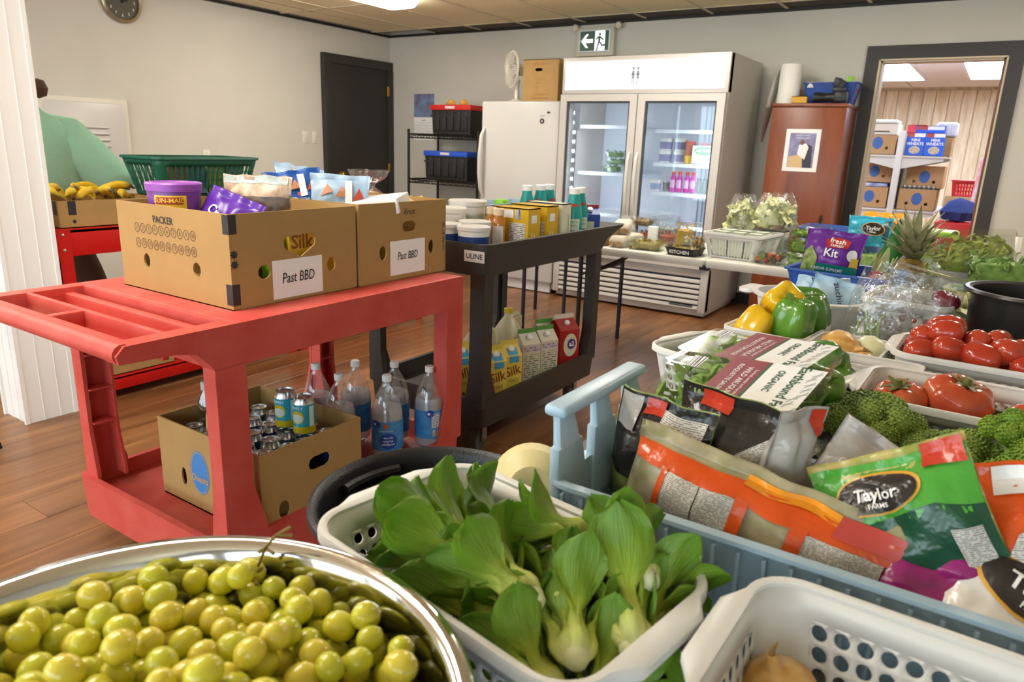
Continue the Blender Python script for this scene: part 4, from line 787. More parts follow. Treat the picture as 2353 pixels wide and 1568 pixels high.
mb = MB().tray(RX1-RX0-.03, RY1-.98, .14, .02, .03, .006, 0, 4, fl=.095); mb.build('lower_shelf', RP, t, ((RX0+RX1)/2+.015, (RY1+.98)/2, .105))
for x in (-2.16, -1.68):
    for y in (1.1, 1.88): caster(t, x, y, .05, .105, 25 if y < 1.5 else 0)
DK = .2   # lower deck height
# ---------------------------------------------------------------- cartons on the cart
BB_ = mat('banana_box', 'ab8852', .85, var=.04, vs=10, bump=.05, bs=150)
hole1 = {'f': [oval(-.13, .093, .016, .021), oval(.115, .095, .018, .02)], 'r': [[(-.055, .17), (-.04, .185), (.05, .19), (.065, .175), (.06, .155), (.01, .125), (-.045, .15)], oval(-.12, .095, .021, .02), oval(.122, .09, .018, .022)], 'b': [slot(0, .17, .1, .035)], 'l': [slot(0, .17, .1, .035)]}
t1, S1 = carton('banana_carton', 'brown carton printed PACKER with a Past BBD note on red cart', 'box', .535, .45, .258, (-1.908, 1.365, RZ_), 0, hole1, m=BB_)
d_text(S1['f'], 'PACKER', -.03, .217, .02, bold=.012, xs=.95).build('lettering', mat('print_black'), t1)
mb = MB(); RG = MB()
for i in range(20):
    u, v = -.165 + (i % 10)*.0305, .187 - (i//10)*.044; d_text(S1['f'], str(i+1), u, v, .013, mb=mb, xs=.75)
    n = 20; vs = []; 
    for r_ in (.0128, .0112): vs += [S1['f'](u + r_*cos(2*pi*k_/n), v + 1.12*r_*sin(2*pi*k_/n), .001) for k_ in range(n)]
    RG.add(vs, [(k_, (k_+1) % n, n+(k_+1) % n, n+k_) for k_ in range(n)])
stuff(mb.build('numerals', mat('print_brown', '5b4636', .7), t1)); stuff(RG.build('number_rings', mat('print_brown'), t1))
for sd, u, w_ in (('f', .255, .012), ('r', -.213, .012)): tapes(t1, S1[sd], u, [(.205, .256), (.015, .072)], w_)
for v in (.125, .152): star(t1, S1['r'], -.213, v, .013)
d_rect(S1['r'], -.095, .012, .085, .122).build('paper_note', PAPER, t1)
d_text(S1['r'], 'Past BBD', -.005, .068, .03, off=.002, rot=0, xs=.72, shear=.15).build('handwriting', INK(), t1)
hole2 = {'r': [slot(.02, .18, .07, .035), oval(-.108, .1, .017, .024), oval(.135, .1, .015, .024)], 'f': [slot(0, .17, .1, .035)], 'l': [slot(0, .17, .1, .035)]}
t2, S2 = carton('banana_carton', 'brown carton marked Fruit with a Past BBD note on red cart', 'box', .535, .43, .262, (-1.905, 1.815, RZ_), 0, hole2, m=BB_)
d_text(S2['r'], 'Fruit', .02, .228, .02, off=.001, shear=.2).build('handwriting', mat('pen_navy', '2e2c3c', .7), t2)
d_rect(S2['r'], -.075, .02, .1, .135).build('paper_note', PAPER, t2); d_text(S2['r'], 'Past BBD', .01, .082, .026, off=.002, xs=.72, shear=.15).build('handwriting', INK(), t2)
d_text(S2['r'], 'OJ-NA BY 07', .203, .13, .013, rot=90, off=.001, bold=.01).build('lettering', mat('print_navy', '2f4a6e', .7), t2)
t3, S3 = carton('banana_carton', 'brown carton with blue oval logo holding drink cans on lower cart shelf', 'box', .49, .38, .258, (-1.79, 1.31, DK), 0, {'f': [oval(-.125, .09, .013, .03)], 'r': [slot(.02, .17, .085, .042), oval(-.115, .068, .02, .028)], 'b': [slot(0, .17, .1, .035)]}, m=BB_)
CHB = mat('logo_blue', '3f7fc0', .6); d_oval(S3['f'], -.04, .125, .046, .07).build('logo', CHB, t3)
d_oval(S3['f'], -.04, .125, .042, .066, off=.001).build('logo', mat('logo_cardboard', 'c49c66', .8), t3); d_oval(S3['f'], -.04, .125, .04, .064, off=.0014).build('logo', CHB, t3)
d_text(S3['f'], 'Chiquita', -.04, .105, .02, off=.0022, xs=.85, bold=.02).build('lettering', mat('logo_cardboard'), t3)
# ---------------------------------------------------------------- goods in the upper cartons
def bagmesh(w, h, dep, seed=0, nu=26, nv=30, seal=.02, crum=.009, open_top=False):
    """pillow pack standing in the xz plane, front towards -y; returns surface functions too"""
    def S(u, v, off=0, side=-1):
        a = min(1, abs(2*u/w)); b = v/h; e0 = max(0, min(1, (v-seal)/(h*.3))); e1 = max(0, min(1, (h-seal-v)/(h*.35)))
        th = dep/2*(1-a**2.6)*(e0*(2-e0))**.7*(e1*(2-e1))**.7
        cr = crum*(noise.noise((u*22+seed*7, v*22, seed))*.8 + .22*noise.noise((u*45, v*42+seed*5, seed+2)) - .7*max(0, .25-abs(noise.noise((u*14-seed, v*14, seed*3))))*2)
        sl = (1-min(e0, e1*1)); wv = .004*sin(u*90+seed)*(sl > .9)
        x = u*(1 - .06*sin(pi*b)) ; y = side*(th + cr*(.25+min(1, th/(dep*.25)))) + wv + .012*sin(b*3+seed)
        return V((x, y + side*off*2.2, v + crum*.6*noise.noise((u*18, seed, b*3))))
    mb = MB(); vs = []
    for side in (-1, 1):
        for j in range(nv+1):
            for i in range(nu+1): vs.append(S(-w/2+w*i/nu, h*j/nv, 0, side))
    n = (nu+1)*(nv+1); fs = []
    for j in range(nv):
        for i in range(nu):
            q = (j*(nu+1)+i, j*(nu+1)+i+1, (j+1)*(nu+1)+i+1, (j+1)*(nu+1)+i); fs.append(q); fs.append(tuple(n+k_ for k_ in reversed(q)))
    for j in range(nv):
        for i, fl in ((0, 1), (nu, 0)):
            q = (j*(nu+1)+i, (j+1)*(nu+1)+i, n+(j+1)*(nu+1)+i, n+j*(nu+1)+i); fs.append(q[::-1] if fl else q)
    for i in range(nu):
        for j in (0, nv): fs.append((j*(nu+1)+i, j*(nu+1)+i+1, n+j*(nu+1)+i+1, n+j*(nu+1)+i))
    mb.add(vs, fs); return mb, S
def pack(name, lab, w, h, dep, loc, rot, m, seed=0, cat='bag', group=None, **k):
    t = T(name, lab, cat, loc, 0, group, tuple(rad(x) for x in rot)); mb, S = bagmesh(w, h, dep, seed, **k); mb.build('bag', m, t, smooth=180); return t, S
PRP = mat('purple_print', '5a2a9c', .3); PUR2 = mat('purple_lid', '9a52b4', .35)
t = tubpot('raisin_tub', 'purple lidded raisin canister in the PACKER carton', .075, .2, (-2.05, 1.25, .96), mat('tub_violet', '7d3f96', .35), PUR2, 'canister', rz=45, text=None)
s = cylsurf(.075, -90, 0); d_rect(s, -.04, .09, .05, .165, 8, 1, off=.0012).build('label', mat('sun_yellow', 'e6b92f', .5), t); d_rect(s, -.035, .14, .04, .16, 8, 1, off=.0018).build('label', mat('sun_red', 'a8281c', .5), t); d_text(s, 'SUN-MAID', .003, .15, .013, off=.0026, bold=.02).build('lettering', mat('sun_yellow'), t)
t, S = pack('snack_pack', 'glossy purple snack pack with white lettering in the PACKER carton', .19, .2, .05, (-1.93, 1.28, .95), (-20, 18, 20), PRP, 4); d_text(S, 'Crunch', .0, .11, .03, rot=-20, bold=.02, off=.002).build('lettering', PAPER, t)
t, S = pack('date_bag', 'tall clear and dark bag of dried fruit in the PACKER carton', .24, .25, .07, (-1.9, 1.42, .935), (-8, 0, 20), mat('dried_fruit', '8a6a50', .4, col2='cbb39a', vs=28), 8)
d_rect(S, -.115, .02, .115, .185, 20, 14).build('dark_panel', mat('dark_photo', '3c3230', .35, col2='6e5a4a', vs=40), t); d_rect(S, -.11, .225, .11, .248, 14, 2).build('zip_strip', mat('zip_grey', 'a9b0ae', .3), t)
tubpot('soup_can', 'metal food can with red label in the PACKER carton', .042, .11, (-1.735, 1.32, .975), mat('can_red', 'b2302a', .4), mat('can_metal', 'c9c9c9', .25, .9), 'can', taper=1)
t, S = carton('oat_carton', 'yellow oat drink carton seen through the PACKER carton hole', 'carton', .075, .09, .2, (-1.705, 1.4, .852), 0, None, False, m=mat('silk_yellow', 'e2b632', .5)); d_text(S['r'], 'Silk', 0, .155, .04, bold=.02).build('lettering', mat('silk_brown', '8a4a1c', .5), t)
tag(MB().rbox(-.02, -.03, 0, .02, .03, .19, .004).build('lime_box', mat('lime'), None, (-1.7, 1.32, .852)), 'lime green box seen through the PACKER carton hole', 'box')
tubpot('coffee_can', 'black and crimson can seen through the PACKER carton side hole', .04, .12, (-1.71, 1.24, .852), mat('can_black', '232021', .4), mat('can_metal'), 'can', taper=1)
tag(MB().rbox(-.03, -.03, 0, .03, .03, .12, .004).build('pasta_box', mat('sun_yellow'), None, (-1.705, 1.5, .852)), 'yellow box seen through the PACKER carton right hole', 'box')
STB = mat('straw_blue', 'a9c4de', .35); STD = mat('straw_deep', '2356a6', .35); STR_ = mat('strawberry', 'b8483a', .5); TOAST = mat('toast', 'c98a66', .6)
def straw(loc, rot, seed, lab, deep=True, base=None):
    t, S = pack('cracker_pack', lab, .2, .17, .05, loc, rot, base or STB, seed, group='blue strawberry cracker packs')
    if deep: d_rect(S, -.098, .018, .098, .07, 14, 4).build('blue_band', STD, t); d_text(S, 'Melba Toast', -.02, .045, .018, off=.002).build('lettering', PAPER, t); d_oval(S, .02, .072, .016, .01, off=.002).build('logo', STR_, t)
    for u, v, m_ in ((-.05, .11, TOAST), (.0, .105, TOAST), (.06, .1, STR_)): d_poly(S, [(u-.02, v-.02), (u+.022, v-.01), (u+.005, v+.022)], off=.0025, cuts=1).build('picture', m_, t)
    d_rect(S, .016, .06, .04, .15, 2, 6, off=.003).build('white_panel', PAPER, t)
straw((-2.05, 1.75, 1.07), (-42, 10, 75), 2, 'large light blue cracker pack with strawberry picture on the Fruit carton')
straw((-2.0, 1.68, 1.045), (-30, -8, 55), 6, 'blue cracker pack in front of the large one in the Fruit carton', True, STD); straw((-1.83, 1.7, 1.02), (-15, 3, 50), 9, 'pale blue cracker pack nearest the PACKER carton in the Fruit carton', False)
t, S = pack('noodle_bag', 'clear bag of yellow noodles at the edge of the Fruit carton', .26, .13, .05, (-1.72, 1.95, 1.04), (-55, 0, 80), mat('noodle', 'd3a145', .4, col2='e6c684', vs=60, bump=.5, bs=90), 11)
tag(MB().rbox(-.09, -.07, 0, .09, .07, .05, .003).build('white_box', PAPER, None, (-1.74, 1.8, 1.065), (rad(6), rad(-8), rad(25))), 'small white paper box on top of the Fruit carton', 'box')
tag(MB().rbox(-.2, -.16, 0, .2, .16, .2, .01).build('food_sack', mat('sack_tan', 'b9995e', .8, var=.1), None, (-1.9, 1.83, .852)), 'tan sack of food filling the Fruit carton', 'sack')
tag(MB().tube([(-.06, 0, 0), (.06, .01, .01)], [.018, .018], 10).build('mustard_tube', mat('sun_yellow'), None, (-1.87, 1.78, 1.072), (0, 0, .4)), 'yellow wrapped bar beside the cracker packs', 'bar'); tag(MB().rbox(-.05, -.03, 0, .05, .03, .02, .005).build('orange_packet', mat('orange_pk', 'd9772c', .5), None, (-1.86, 1.93, 1.056)), 'orange packet beside the white paper box', 'packet')
# ---------------------------------------------------------------- drink cans in the lower carton
CANM = mat('can_metal'); 
def can_mesh(): 
    return MB().lathe([(.022, 0), (.026, .002), (.032, .012), (.033, .02), (.033, .1)], 24).mesh('can', mat('x_can', 'cccccc')), MB().lathe([(.033, .1), (.0265, .116), (.0275, .121), (.0255, .121), (.0245, .116), (0, .1155)], 24).mesh('lid', CANM, 40), MB().loft([[(x+.006, y, z) for x, y in circ(.009, 12)] for z in (.1158, .1172)]).rbox(-.004, -.004, .1158, .012, .004, .1185, .001, 1).mesh('pull_tab', CANM, 40)
canm, lidm, tabm = can_mesh()
bodies = {}
def can(loc, c, lab, group, rz=0):
    t = T('drink_can', lab, 'can', loc, rz, group)
    if c not in bodies: k_ = canm.copy(); k_.materials[0] = mat('can_' + c, c, .3, .5); bodies[c] = k_
    place(bodies[c], 'can', t); place(lidm, 'lid', t); place(tabm, 'pull_tab', t); return t
carton('can_tray', 'flat cardboard tray under the soda cans in the blue logo carton', 'tray', .45, .34, .09, (-1.79, 1.31, .206), 0, None, False)
R = random.Random(3); cc = ['2f7f92', '2b5fae', 'a8521e', '33406e', '9aa3ad', '2b8f9e']
for i in range(5):
    for j in range(4):
        x, y = -1.97 + i*.084 + (.02 if j % 2 else 0), 1.2 + j*.075
        if x > -1.6: x = -1.6
        can((x, y, .298), R.choice(cc), 'silver topped soda can standing in the blue logo carton', 'soda cans in the blue logo carton', R.uniform(0, 360))
for i, (x, y) in enumerate(((-1.74, 1.37), (-1.655, 1.37))):
    t = can((x, y, .42), '3fb2cf', 'turquoise and yellow drink can standing high in the carton, %s' % ('farther from the carton edge' if i == 0 else 'nearest the carton edge'), 'turquoise cans', -30)
    s = cylsurf(.0332, -55); d_rect(s, -.1, .008, .1, .03, 24, 1, off=.0004).build('yellow_band', mat('can_yellow', 'c9b51e', .35, .3), t)
    d_oval(s, .005, .06, .021, .021, off=.0008).build('fruit_picture', mat('can_yellow'), t); d_oval(s, .005, .057, .018, .014, off=.0013).build('fruit_picture', mat('can_grey', 'b4bdb2', .4), t)
    d_rect(s, .042, .03, .06, .095, 3, 1, off=.0006).build('print_panel', mat('print_pale', 'c9d9d9', .5), t)
    d_text(s, 'CLEARLY', .0, .09, .008, off=.0014).build('lettering', PAPER, t)
bottle('water_bottle', 'small clear bottle with grey cap in the blue logo carton', [(.028, 0), (.03, .008), (.03, .08), (.014, .11), (.014, .12)], (-1.99, 1.2, .27) if 0 else (-1.945, 1.235, .42), film('bottle_film', 'e9f0f2', .12, .05), mat('cap_grey', 'b9b8b4', .4), .016)
tag(MB().tube([(0, 0, 0), (.01, 0, .06)], [.012, .014], 10).build('ginger_root', mat('bread_tan'), None, (-1.84, 1.17, .44)), 'tan bottle neck peeking behind the near post', 'bottle')
# ---------------------------------------------------------------- sparkling water bottles
PET = film('pet_clear', 'fbfcfd', .09, .05, opac=.06, dcol='f4f7fa'); WAT = film('water_tint', 'eef3f8', .03, .05, opac=.5, dcol='eef3f9'); LBL = mat('label_blue', '2f7fc9', .35, col2='4f9ad9', vs=22); LB2 = mat('label_deep', '1f4fb0', .4)
pr = [(.03, .0), (.045, .004), (.053, .03), (.0535, .04), (.0545, .05), (.0545, .185), (.052, .2), (.043, .235), (.024, .275), (.0145, .292), (.0145, .305)]
spots = [(-1.645, 1.725, 'front bottle with eau de source label', 30), (-1.6, 1.9, 'bottle nearest the far right post', 80), (-1.78, 1.63, 'bottle at the left front', 10), (-1.735, 1.86, 'bottle between the front one and the right one', 40), (-1.85, 1.775, 'bottle in the middle of the back row', 20), (-1.93, 1.66, 'bottle farthest back on the left', 20)]
for i, (x, y, w_, rz) in enumerate(spots):
    t = bottle('soda_bottle', 'large sparkling water bottle with blue label, ' + w_, pr, (x, y, DK), PET, CW_, .0165, group='sparkling water bottles on the lower cart shelf', rz=rz, caph=.016)
    MB().lathe([(.028, .004), (.051, .03), (.0525, .05), (.0525, .18), (.05, .195), (.046, .205), (0, .205)], 24).build('water', WAT, t)
    s = cylsurf(.0545); d_rect(s, -.17, .058, .17, .165, 48, 1, off=.0006).build('label', LBL, t)
    a_ = 0; sx = cylsurf(.0545, -90 + (8 if i == 0 else 0))
    if i in (0, 2, 4): d_oval(sx, .008, .095, .032, .03, off=.0012).build('logo', LB2, t); d_oval(sx, 0, .15, .009, .009, off=.0014).build('logo', mat('wf_orange', 'd9663a', .5), t); 
    if i == 0:
        for q, v in (('eau de', .108), ('source', .096), ('p\u00e9tillante', .084)): d_text(sx, q, .008, v, .0085, off=.002, bold=.015).build('lettering', PAPER, t)
        d_text(sx, 'western family', 0, .133, .006, off=.002).build('lettering', PAPER, t)
    if i == 1:
        d_rect(sx, -.03, .1, .002, .155, 4, 1, off=.0012).build('print_panel', uvmat('fine_blue', 'lines', 'dfe6ee', '4a5560', k=260), t); d_rect(sx, -.025, .066, -.003, .092, 4, 1, off=.0012).build('barcode', uvmat('barcode', 'bars', 'f2f2f2', '202020', k=420), t)
    d_oval(sx, -.035, .155, .016, .014, off=.0012).build('logo', LB2, t); d_oval(sx, -.04, .155, .005, .005, off=.002).build('logo', PAPER, t)
# ---------------------------------------------------------------- black utility cart
BP = mat('cart_black', '34302c', .55, bump=.2, bs=260); BX0, BX1, BY0, BY1, BZ = -2.27, -1.62, 2.26, 3.28, .92
t = T('utility_cart', 'black plastic two tray utility cart with dairy and cartons', 'cart', (0, 0, 0))
cx, cy = (BX0+BX1)/2, (BY0+BY1)/2
mb = MB()
def rrz(x0, y0, x1, y1, r, z, ov=0): return [(x+(x0+x1)/2, y+(y0+y1)/2, z) for x, y in rr(x1-x0, y1-y0, r, 5)]
mb.loft([rrz(BX0, BY0, BX1, BY1, .04, BZ-.125), rrz(BX0, BY0, BX1, BY1+.08, .04, BZ-.06), rrz(BX0-.006, BY0-.006, BX1+.006, BY1+.24, .05, BZ-.012), rrz(BX0-.006, BY0-.006, BX1+.006, BY1+.26, .05, BZ), rrz(BX0+.02, BY0+.02, BX1-.02, BY1+.22, .03, BZ), rrz(BX0+.03, BY0+.03, BX1-.03, BY1+.0, .03, BZ-.07)])
mb.build('top_tray', BP, t, smooth=40)
d_rect(plane((-1.722, BY0-.0055, .85), (1, 0, 0), (0, 0, 1)), 0, 0, .1, .045, off=.001).build('sticker', mat('sticker_white', 'dcd6d2', .5), t)
d_text(plane((-1.672, BY0-.0055, .8725), (1, 0, 0), (0, 0, 1)), 'ULINE', 0, 0, .021, off=.002, bold=.01).build('lettering', INK(), t)
for x, sx in ((BX1-.004, 1), (BX0+.004, -1)):
    for y, sy in ((BY0+.004, 1), (BY1-.004, -1)):
        mb = MB(); pl = lambda w0, w1: [(0, .235), (w1, .235), (w1, .27), (w0, .38), (w0, .8), (0, .8)]
        mb.ext(pl(.06, .1), [], .05, M=Matrix(((0, 0, -sx, x), (sy, 0, 0, y), (0, 1, 0, 0), (0, 0, 0, 1)))); mb.ext(pl(.07, .085), [], .03, M=Matrix(((-sx, 0, 0, x-.001*sx), (0, 0, sy, y-.001*sy), (0, 1, 0, 0), (0, 0, 0, 1)))); mb.build('post', BP, t, smooth=None)
MB().tray(BX1-BX0, BY1-BY0, .125, .022, .04, .008, 0, 4, fl=.06).build('lower_tray', BP, t, (cx, cy, .145))
for x in (BX0+.09, BX1-.09):
    for y in (BY0+.1, BY1-.1): caster(t, x, y, .062, .145, 10, mat('tyre_tread', '4a4845', .85, bump=.6, bs=120))
TZ = BZ-.07; LZ = .205
def gable(name, lab, w, d, h, loc, rz, m, top, capc=None, group=None, strip=None):
    """gable-top carton"""
    t = T(name, lab, 'carton', loc, rz, group); hb = h*.74; MB().box(-w/2, -d/2, 0, w/2, d/2, hb).build('carton', m, t, smooth=None)
    mb = MB(); mb.add([(-w/2, -d/2, hb), (w/2, -d/2, hb), (w/2, d/2, hb), (-w/2, d/2, hb), (-w/2, -.002, h*.92), (w/2, -.002, h*.92), (w/2, .002, h*.92), (-w/2, .002, h*.92), (-w*.2, 0, h*.86), (w*.2, 0, h*.86)], [(0, 1, 5, 4), (2, 3, 7, 6), (1, 2, 9), (3, 0, 8), (1, 9, 5), (2, 6, 9), (0, 4, 8), (3, 8, 7)])
    mb.build('gable', top, t, smooth=None); MB().box(-w/2, -.003, h*.9, w/2, .003, h).build('seal_fin', strip or top, t)
    if capc: MB().lathe([(.014, 0), (.014, .012), (.012, .014), (0, .014)], 16, M=TR(0, -d*.22, hb+(h*.92-hb)*.56) @ RX(math.degrees(math.atan2(h*.92-hb, d/2)))).build('cap', capc, t)
    return t, {'f': plane((0, -d/2, 0), (1, 0, 0), (0, 0, 1)), 'r': plane((w/2, 0, 0), (0, 1, 0), (0, 0, 1)), 'l': plane((-w/2, 0, 0), (0, -1, 0), (0, 0, 1)), 'g': plane((0, -d/2, hb), (1, 0, 0), V((0, d/2, h*.92-hb)).normalized())}
SY = mat('silk_carton', 'e6cf5c', .45); SB_ = mat('silk_skyblue', '4aa6d6', .45); SBR = mat('silk_brown')
for i, (x, y, rz, w_) in enumerate(((-1.715, 2.47, 62, 'nearest the cart post'), (-1.715, 2.59, 62, 'second from the cart post'), (-1.86, 2.42, 60, 'behind the post at the left'))):
    t, S = gable('oat_carton', 'yellow oat drink carton on lower black tray, ' + w_, .09, .09, .25, (x, y, LZ), rz, SY, SY, CW_, 'yellow oat drink cartons')
    d_text(S['f'], 'Silk', 0, .115, .045, rot=12, bold=.015, xs=.85, off=.001).build('lettering', SBR, t); d_text(S['f'], 'OAT', .005, .07, .016, off=.001).build('lettering', SBR, t); d_rect(S['g'], -.022, .005, .028, .06, off=.001).build('blue_panel', SB_, t); d_rect(S['f'], -.018, .155, .03, .184, off=.001).build('blue_panel', SB_, t)
    for u, v in ((-.02, .03), (.0, .02), (.02, .035), (.025, .015)): d_oval(S['f'], u, v, .006, .009, off=.001, rot=30).build('oat_picture', SBR, t)
CRM = mat('cream_carton', 'd9d3bf', .5)
for i, (x, y, rz, w_) in enumerate(((-1.755, 2.83, 0, 'nearer the black post'), (-1.68, 2.915, 68, 'beside the red milk carton'), (-1.8, 3.03, 20, 'behind the other cream cartons'))):
    t, S = gable('milk_carton', 'cream milk carton with small print and white cap, ' + w_, .1, .1, .255, (x if i != 1 else -1.725, y if i != 0 else 2.80, LZ), 66 if i < 2 else 66, CRM, CRM, CW_, 'cream milk cartons', mat('fin_green', '5f9a4a', .5))
    for sd in ('f', 'l'): d_rect(S[sd], -.042, .02, .042, .14, off=.001).build('print_panel', uvmat('fine_green', 'lines', 'd9d3bf', '6b7a5c', k=90), t); d_rect(S[sd], -.045, .15, .045, .182, off=.001).build('print_panel', uvmat('fine_purple', 'lines', 'cfc6c9', '8a6a94', k=80), t)
RDC = mat('carton_red', 'a81e1e', .45)
t, S = gable('milk_carton', 'red milk carton with white oval a2 logo on lower black tray', .12, .12, .28, (-1.725, 3.1, LZ), 66, RDC, RDC, CW_, strip=CRM)
d_oval(S['f'], .005, .13, .042, .06, off=.001).build('logo', CRM, t); d_oval(S['f'], .012, .135, .026, .027, off=.0016).build('logo', mat('a2_violet', '4b2f7a', .5), t); d_text(S['f'], 'a2', .012, .135, .024, off=.0024, bold=.03).build('lettering', PAPER, t)
d_oval(S['l'], .01, .15, .016, .016, off=.001).build('logo', mat('a2_violet'), t); d_text(S['l'], 'a2', .01, .15, .012, off=.002, bold=.02).build('lettering', PAPER, t); d_text(S['l'], '3.25', -.015, .05, .018, rot=-90, off=.001, bold=.03).build('lettering', PAPER, t)
for i, (x, y, rz) in enumerate(((-1.95, 2.93, 80), (-1.92, 2.62, 40))):
    t = T('juice_jug', 'cloudy plastic juice jug with yellow cap on lower black tray, %s' % ('behind the cream cartons' if i == 0 else 'behind the black post'), 'jug', (x, y, LZ), rz, 'juice jugs on the lower black tray'); JG = mat('jug_cloudy', 'd8d2b0', .35)
    MB().loft([[(px, py, z) for px, py in rr(w_, w_, r_, 4)] for w_, r_, z in ((.13, .03, 0), (.14, .035, .01), (.14, .035, .16), (.13, .045, .19), (.085, .04, .235), (.05, .0249, .26), (.042, .0209, .27), (.042, .0209, .285))]).build('jug', JG, t)
    MB().lathe([(.023, .28), (.023, .302), (.02, .304), (0, .304)], 16).build('cap', mat('cap_yellow', 'd9c02a', .4), t); MB().tube([(.02, 0, .262), (.06, 0, .268), (.085, 0, .25), (.088, 0, .2), (.075, 0, .17), (.065, 0, .165)], .011, 8).build('handle', JG, t)
    s = plane((0, -.0705, 0), (1, 0, 0), (0, 0, 1)); d_rect(s, -.045, .05, .045, .13).build('label', mat('juice_label', 'c9913a', .5, col2='8a5a24', vs=40), t); d_rect(s, -.045, .13, .045, .15).build('label', CRM, t)
# goods on the top tray
NV = mat('tub_navy', '1f3d7c', .45)
tubs = [(-1.745, 2.345, .066, .11, .02, 'front one at the cart corner'), (-1.895, 2.345, .066, .11, .02, 'second one at the cart corner'), (-1.84, 2.48, .066, .13, .005, 'behind the corner tubs'), (-2.0, 2.5, .078, .15, .03, 'tall one in the middle row'), (-2.04, 2.69, .085, .15, .05, 'tall one at the back'), (-2.08, 2.36, .08, .13, .05, 'at the far left')]
for x, y, r_, h_, dz, w_ in tubs: tubpot('dairy_tub', 'round white dairy tub with navy label on black cart, ' + w_, r_, h_ + dz, (x, y, TZ), WHITEP, WHITEP, group='dairy tubs on the black cart', band=NV if h_ < .14 else mat('tub_pale', 'c9ccc2', .5), rz=35, taper=.85)
JO = film('juice_orange', 'e8a63a', .1, .06, opac=.6, dcol='d98f22')
for i, (x, y) in enumerate(((-1.86, 2.63), (-1.8, 2.60), (-1.84, 2.73))):
    bottle('juice_bottle', 'squat orange juice bottle with clear cap on black cart, %s' % ('left', 'right', 'behind the other two')[i], [(.028, 0), (.032, .01), (.03, .06), (.032, .11), (.03, .13), (.021, .145), (.021, .16)], (x, y, TZ), JO, mat('cap_peach', 'e2c9a9', .35), .024, group='orange juice bottles', label=(.02, .11, .0325, mat('juice_white', 'e3d9cf', .5), .8), rz=30, caph=.024)
YC = mat('yellow_carton', 'd9ae1e', .45)
for i, (x, y, h_, c) in enumerate(((-1.77, 2.72, .185, YC), (-1.765, 2.87, .19, YC), (-1.76, 2.99, .195, mat('pale_carton', 'dcdcc4', .5)))):
    t, S = carton('drink_carton', ('yellow drink carton with white panels, left of the pair', 'yellow drink carton with white panels, right of the pair', 'pale green white drink carton beside the yellow pair')[i] + ' on black cart', 'carton', .2, .1 if i < 2 else .085, h_, (x-.02, y, TZ), 0 if i else 0, None, False, 'tray cartons on the black cart', m=c)
    if i < 2:
        d_rect(S['f'], .0, .015, .085, .12).build('print_panel', uvmat('fine_grey', 'lines', 'dcd9d2', '77747a', k=120), t); d_rect(S['f'], -.03, .14, .02, .175).build('print_panel', PAPER, t); d_rect(S['f'], .03, .135, .06, .178).build('barcode', uvmat('barcode2', 'bars', 'e9e9e9', '303030', k=260), t); d_rect(S['r'], -.025, .12, .02, .155).build('print_panel', PAPER, t)
        for u in (-.015, .005): d_oval(S['r'], u, .06, .006, .018, rot=20).build('picture', mat('oat_cream', 'efe0a0', .5), t)
    else: d_text(S['r'], 'ORGANIC', .02, .1, .014, rot=90, off=.001).build('lettering', mat('fin_green'), t)
TEAL = mat('creamer_teal', '149a96', .3)
cp = [(.041, 0), (.045, .008), (.045, .1), (.044, .135), (.037, .175), (.025, .22), (.0245, .238)]
for i, (x, y, rz, w_) in enumerate(((-1.71, 3.11, 30, 'front one of the right pair'), (-1.735, 3.215, 50, 'rear one of the right pair'), (-1.96, 3.2, 20, 'front one of the left group'), (-1.975, 3.1, 60, 'left one of the left group'), (-1.965, 3.3, 60, 'rear one of the left group'))):
    t = bottle('creamer_bottle', 'teal creamer bottle with white cap on black cart, ' + w_, cp, (x, y, TZ+.002), TEAL, CW_, .0265, group='teal creamer bottles', label=(.06, .115, .0452, mat('creamer_cream', 'd9e2cf', .5), .75), texts=(('EARTH', 0, .1, .012, mat('fin_green'), .01), ('OWN', 0, .082, .012, mat('fin_green'), .01), ('FRENCH', 0, .048, .011, PAPER), ('VANILLA', 0, .034, .011, PAPER)), rz=rz, caph=.022)
    d_rect(cylsurf(.0375), -.016, .172, .016, .188, 4, 1, off=.001).build('red_tag', STR_, t)
t, S = gable('milk_carton', 'blue and white milk carton lying low at the far end of black cart', .1, .1, .17, (-1.74, 3.33, TZ), 40, mat('carton_blue', '2a4aa0', .45), mat('carton_blue'), CW_, strip=RDC); d_rect(S['f'], -.045, .01, .02, .09, off=.001).build('print_panel', mat('pale_carton'), t); d_text(S['r'], 'C1', 0, .06, .05, bold=.03).build('lettering', PAPER, t)
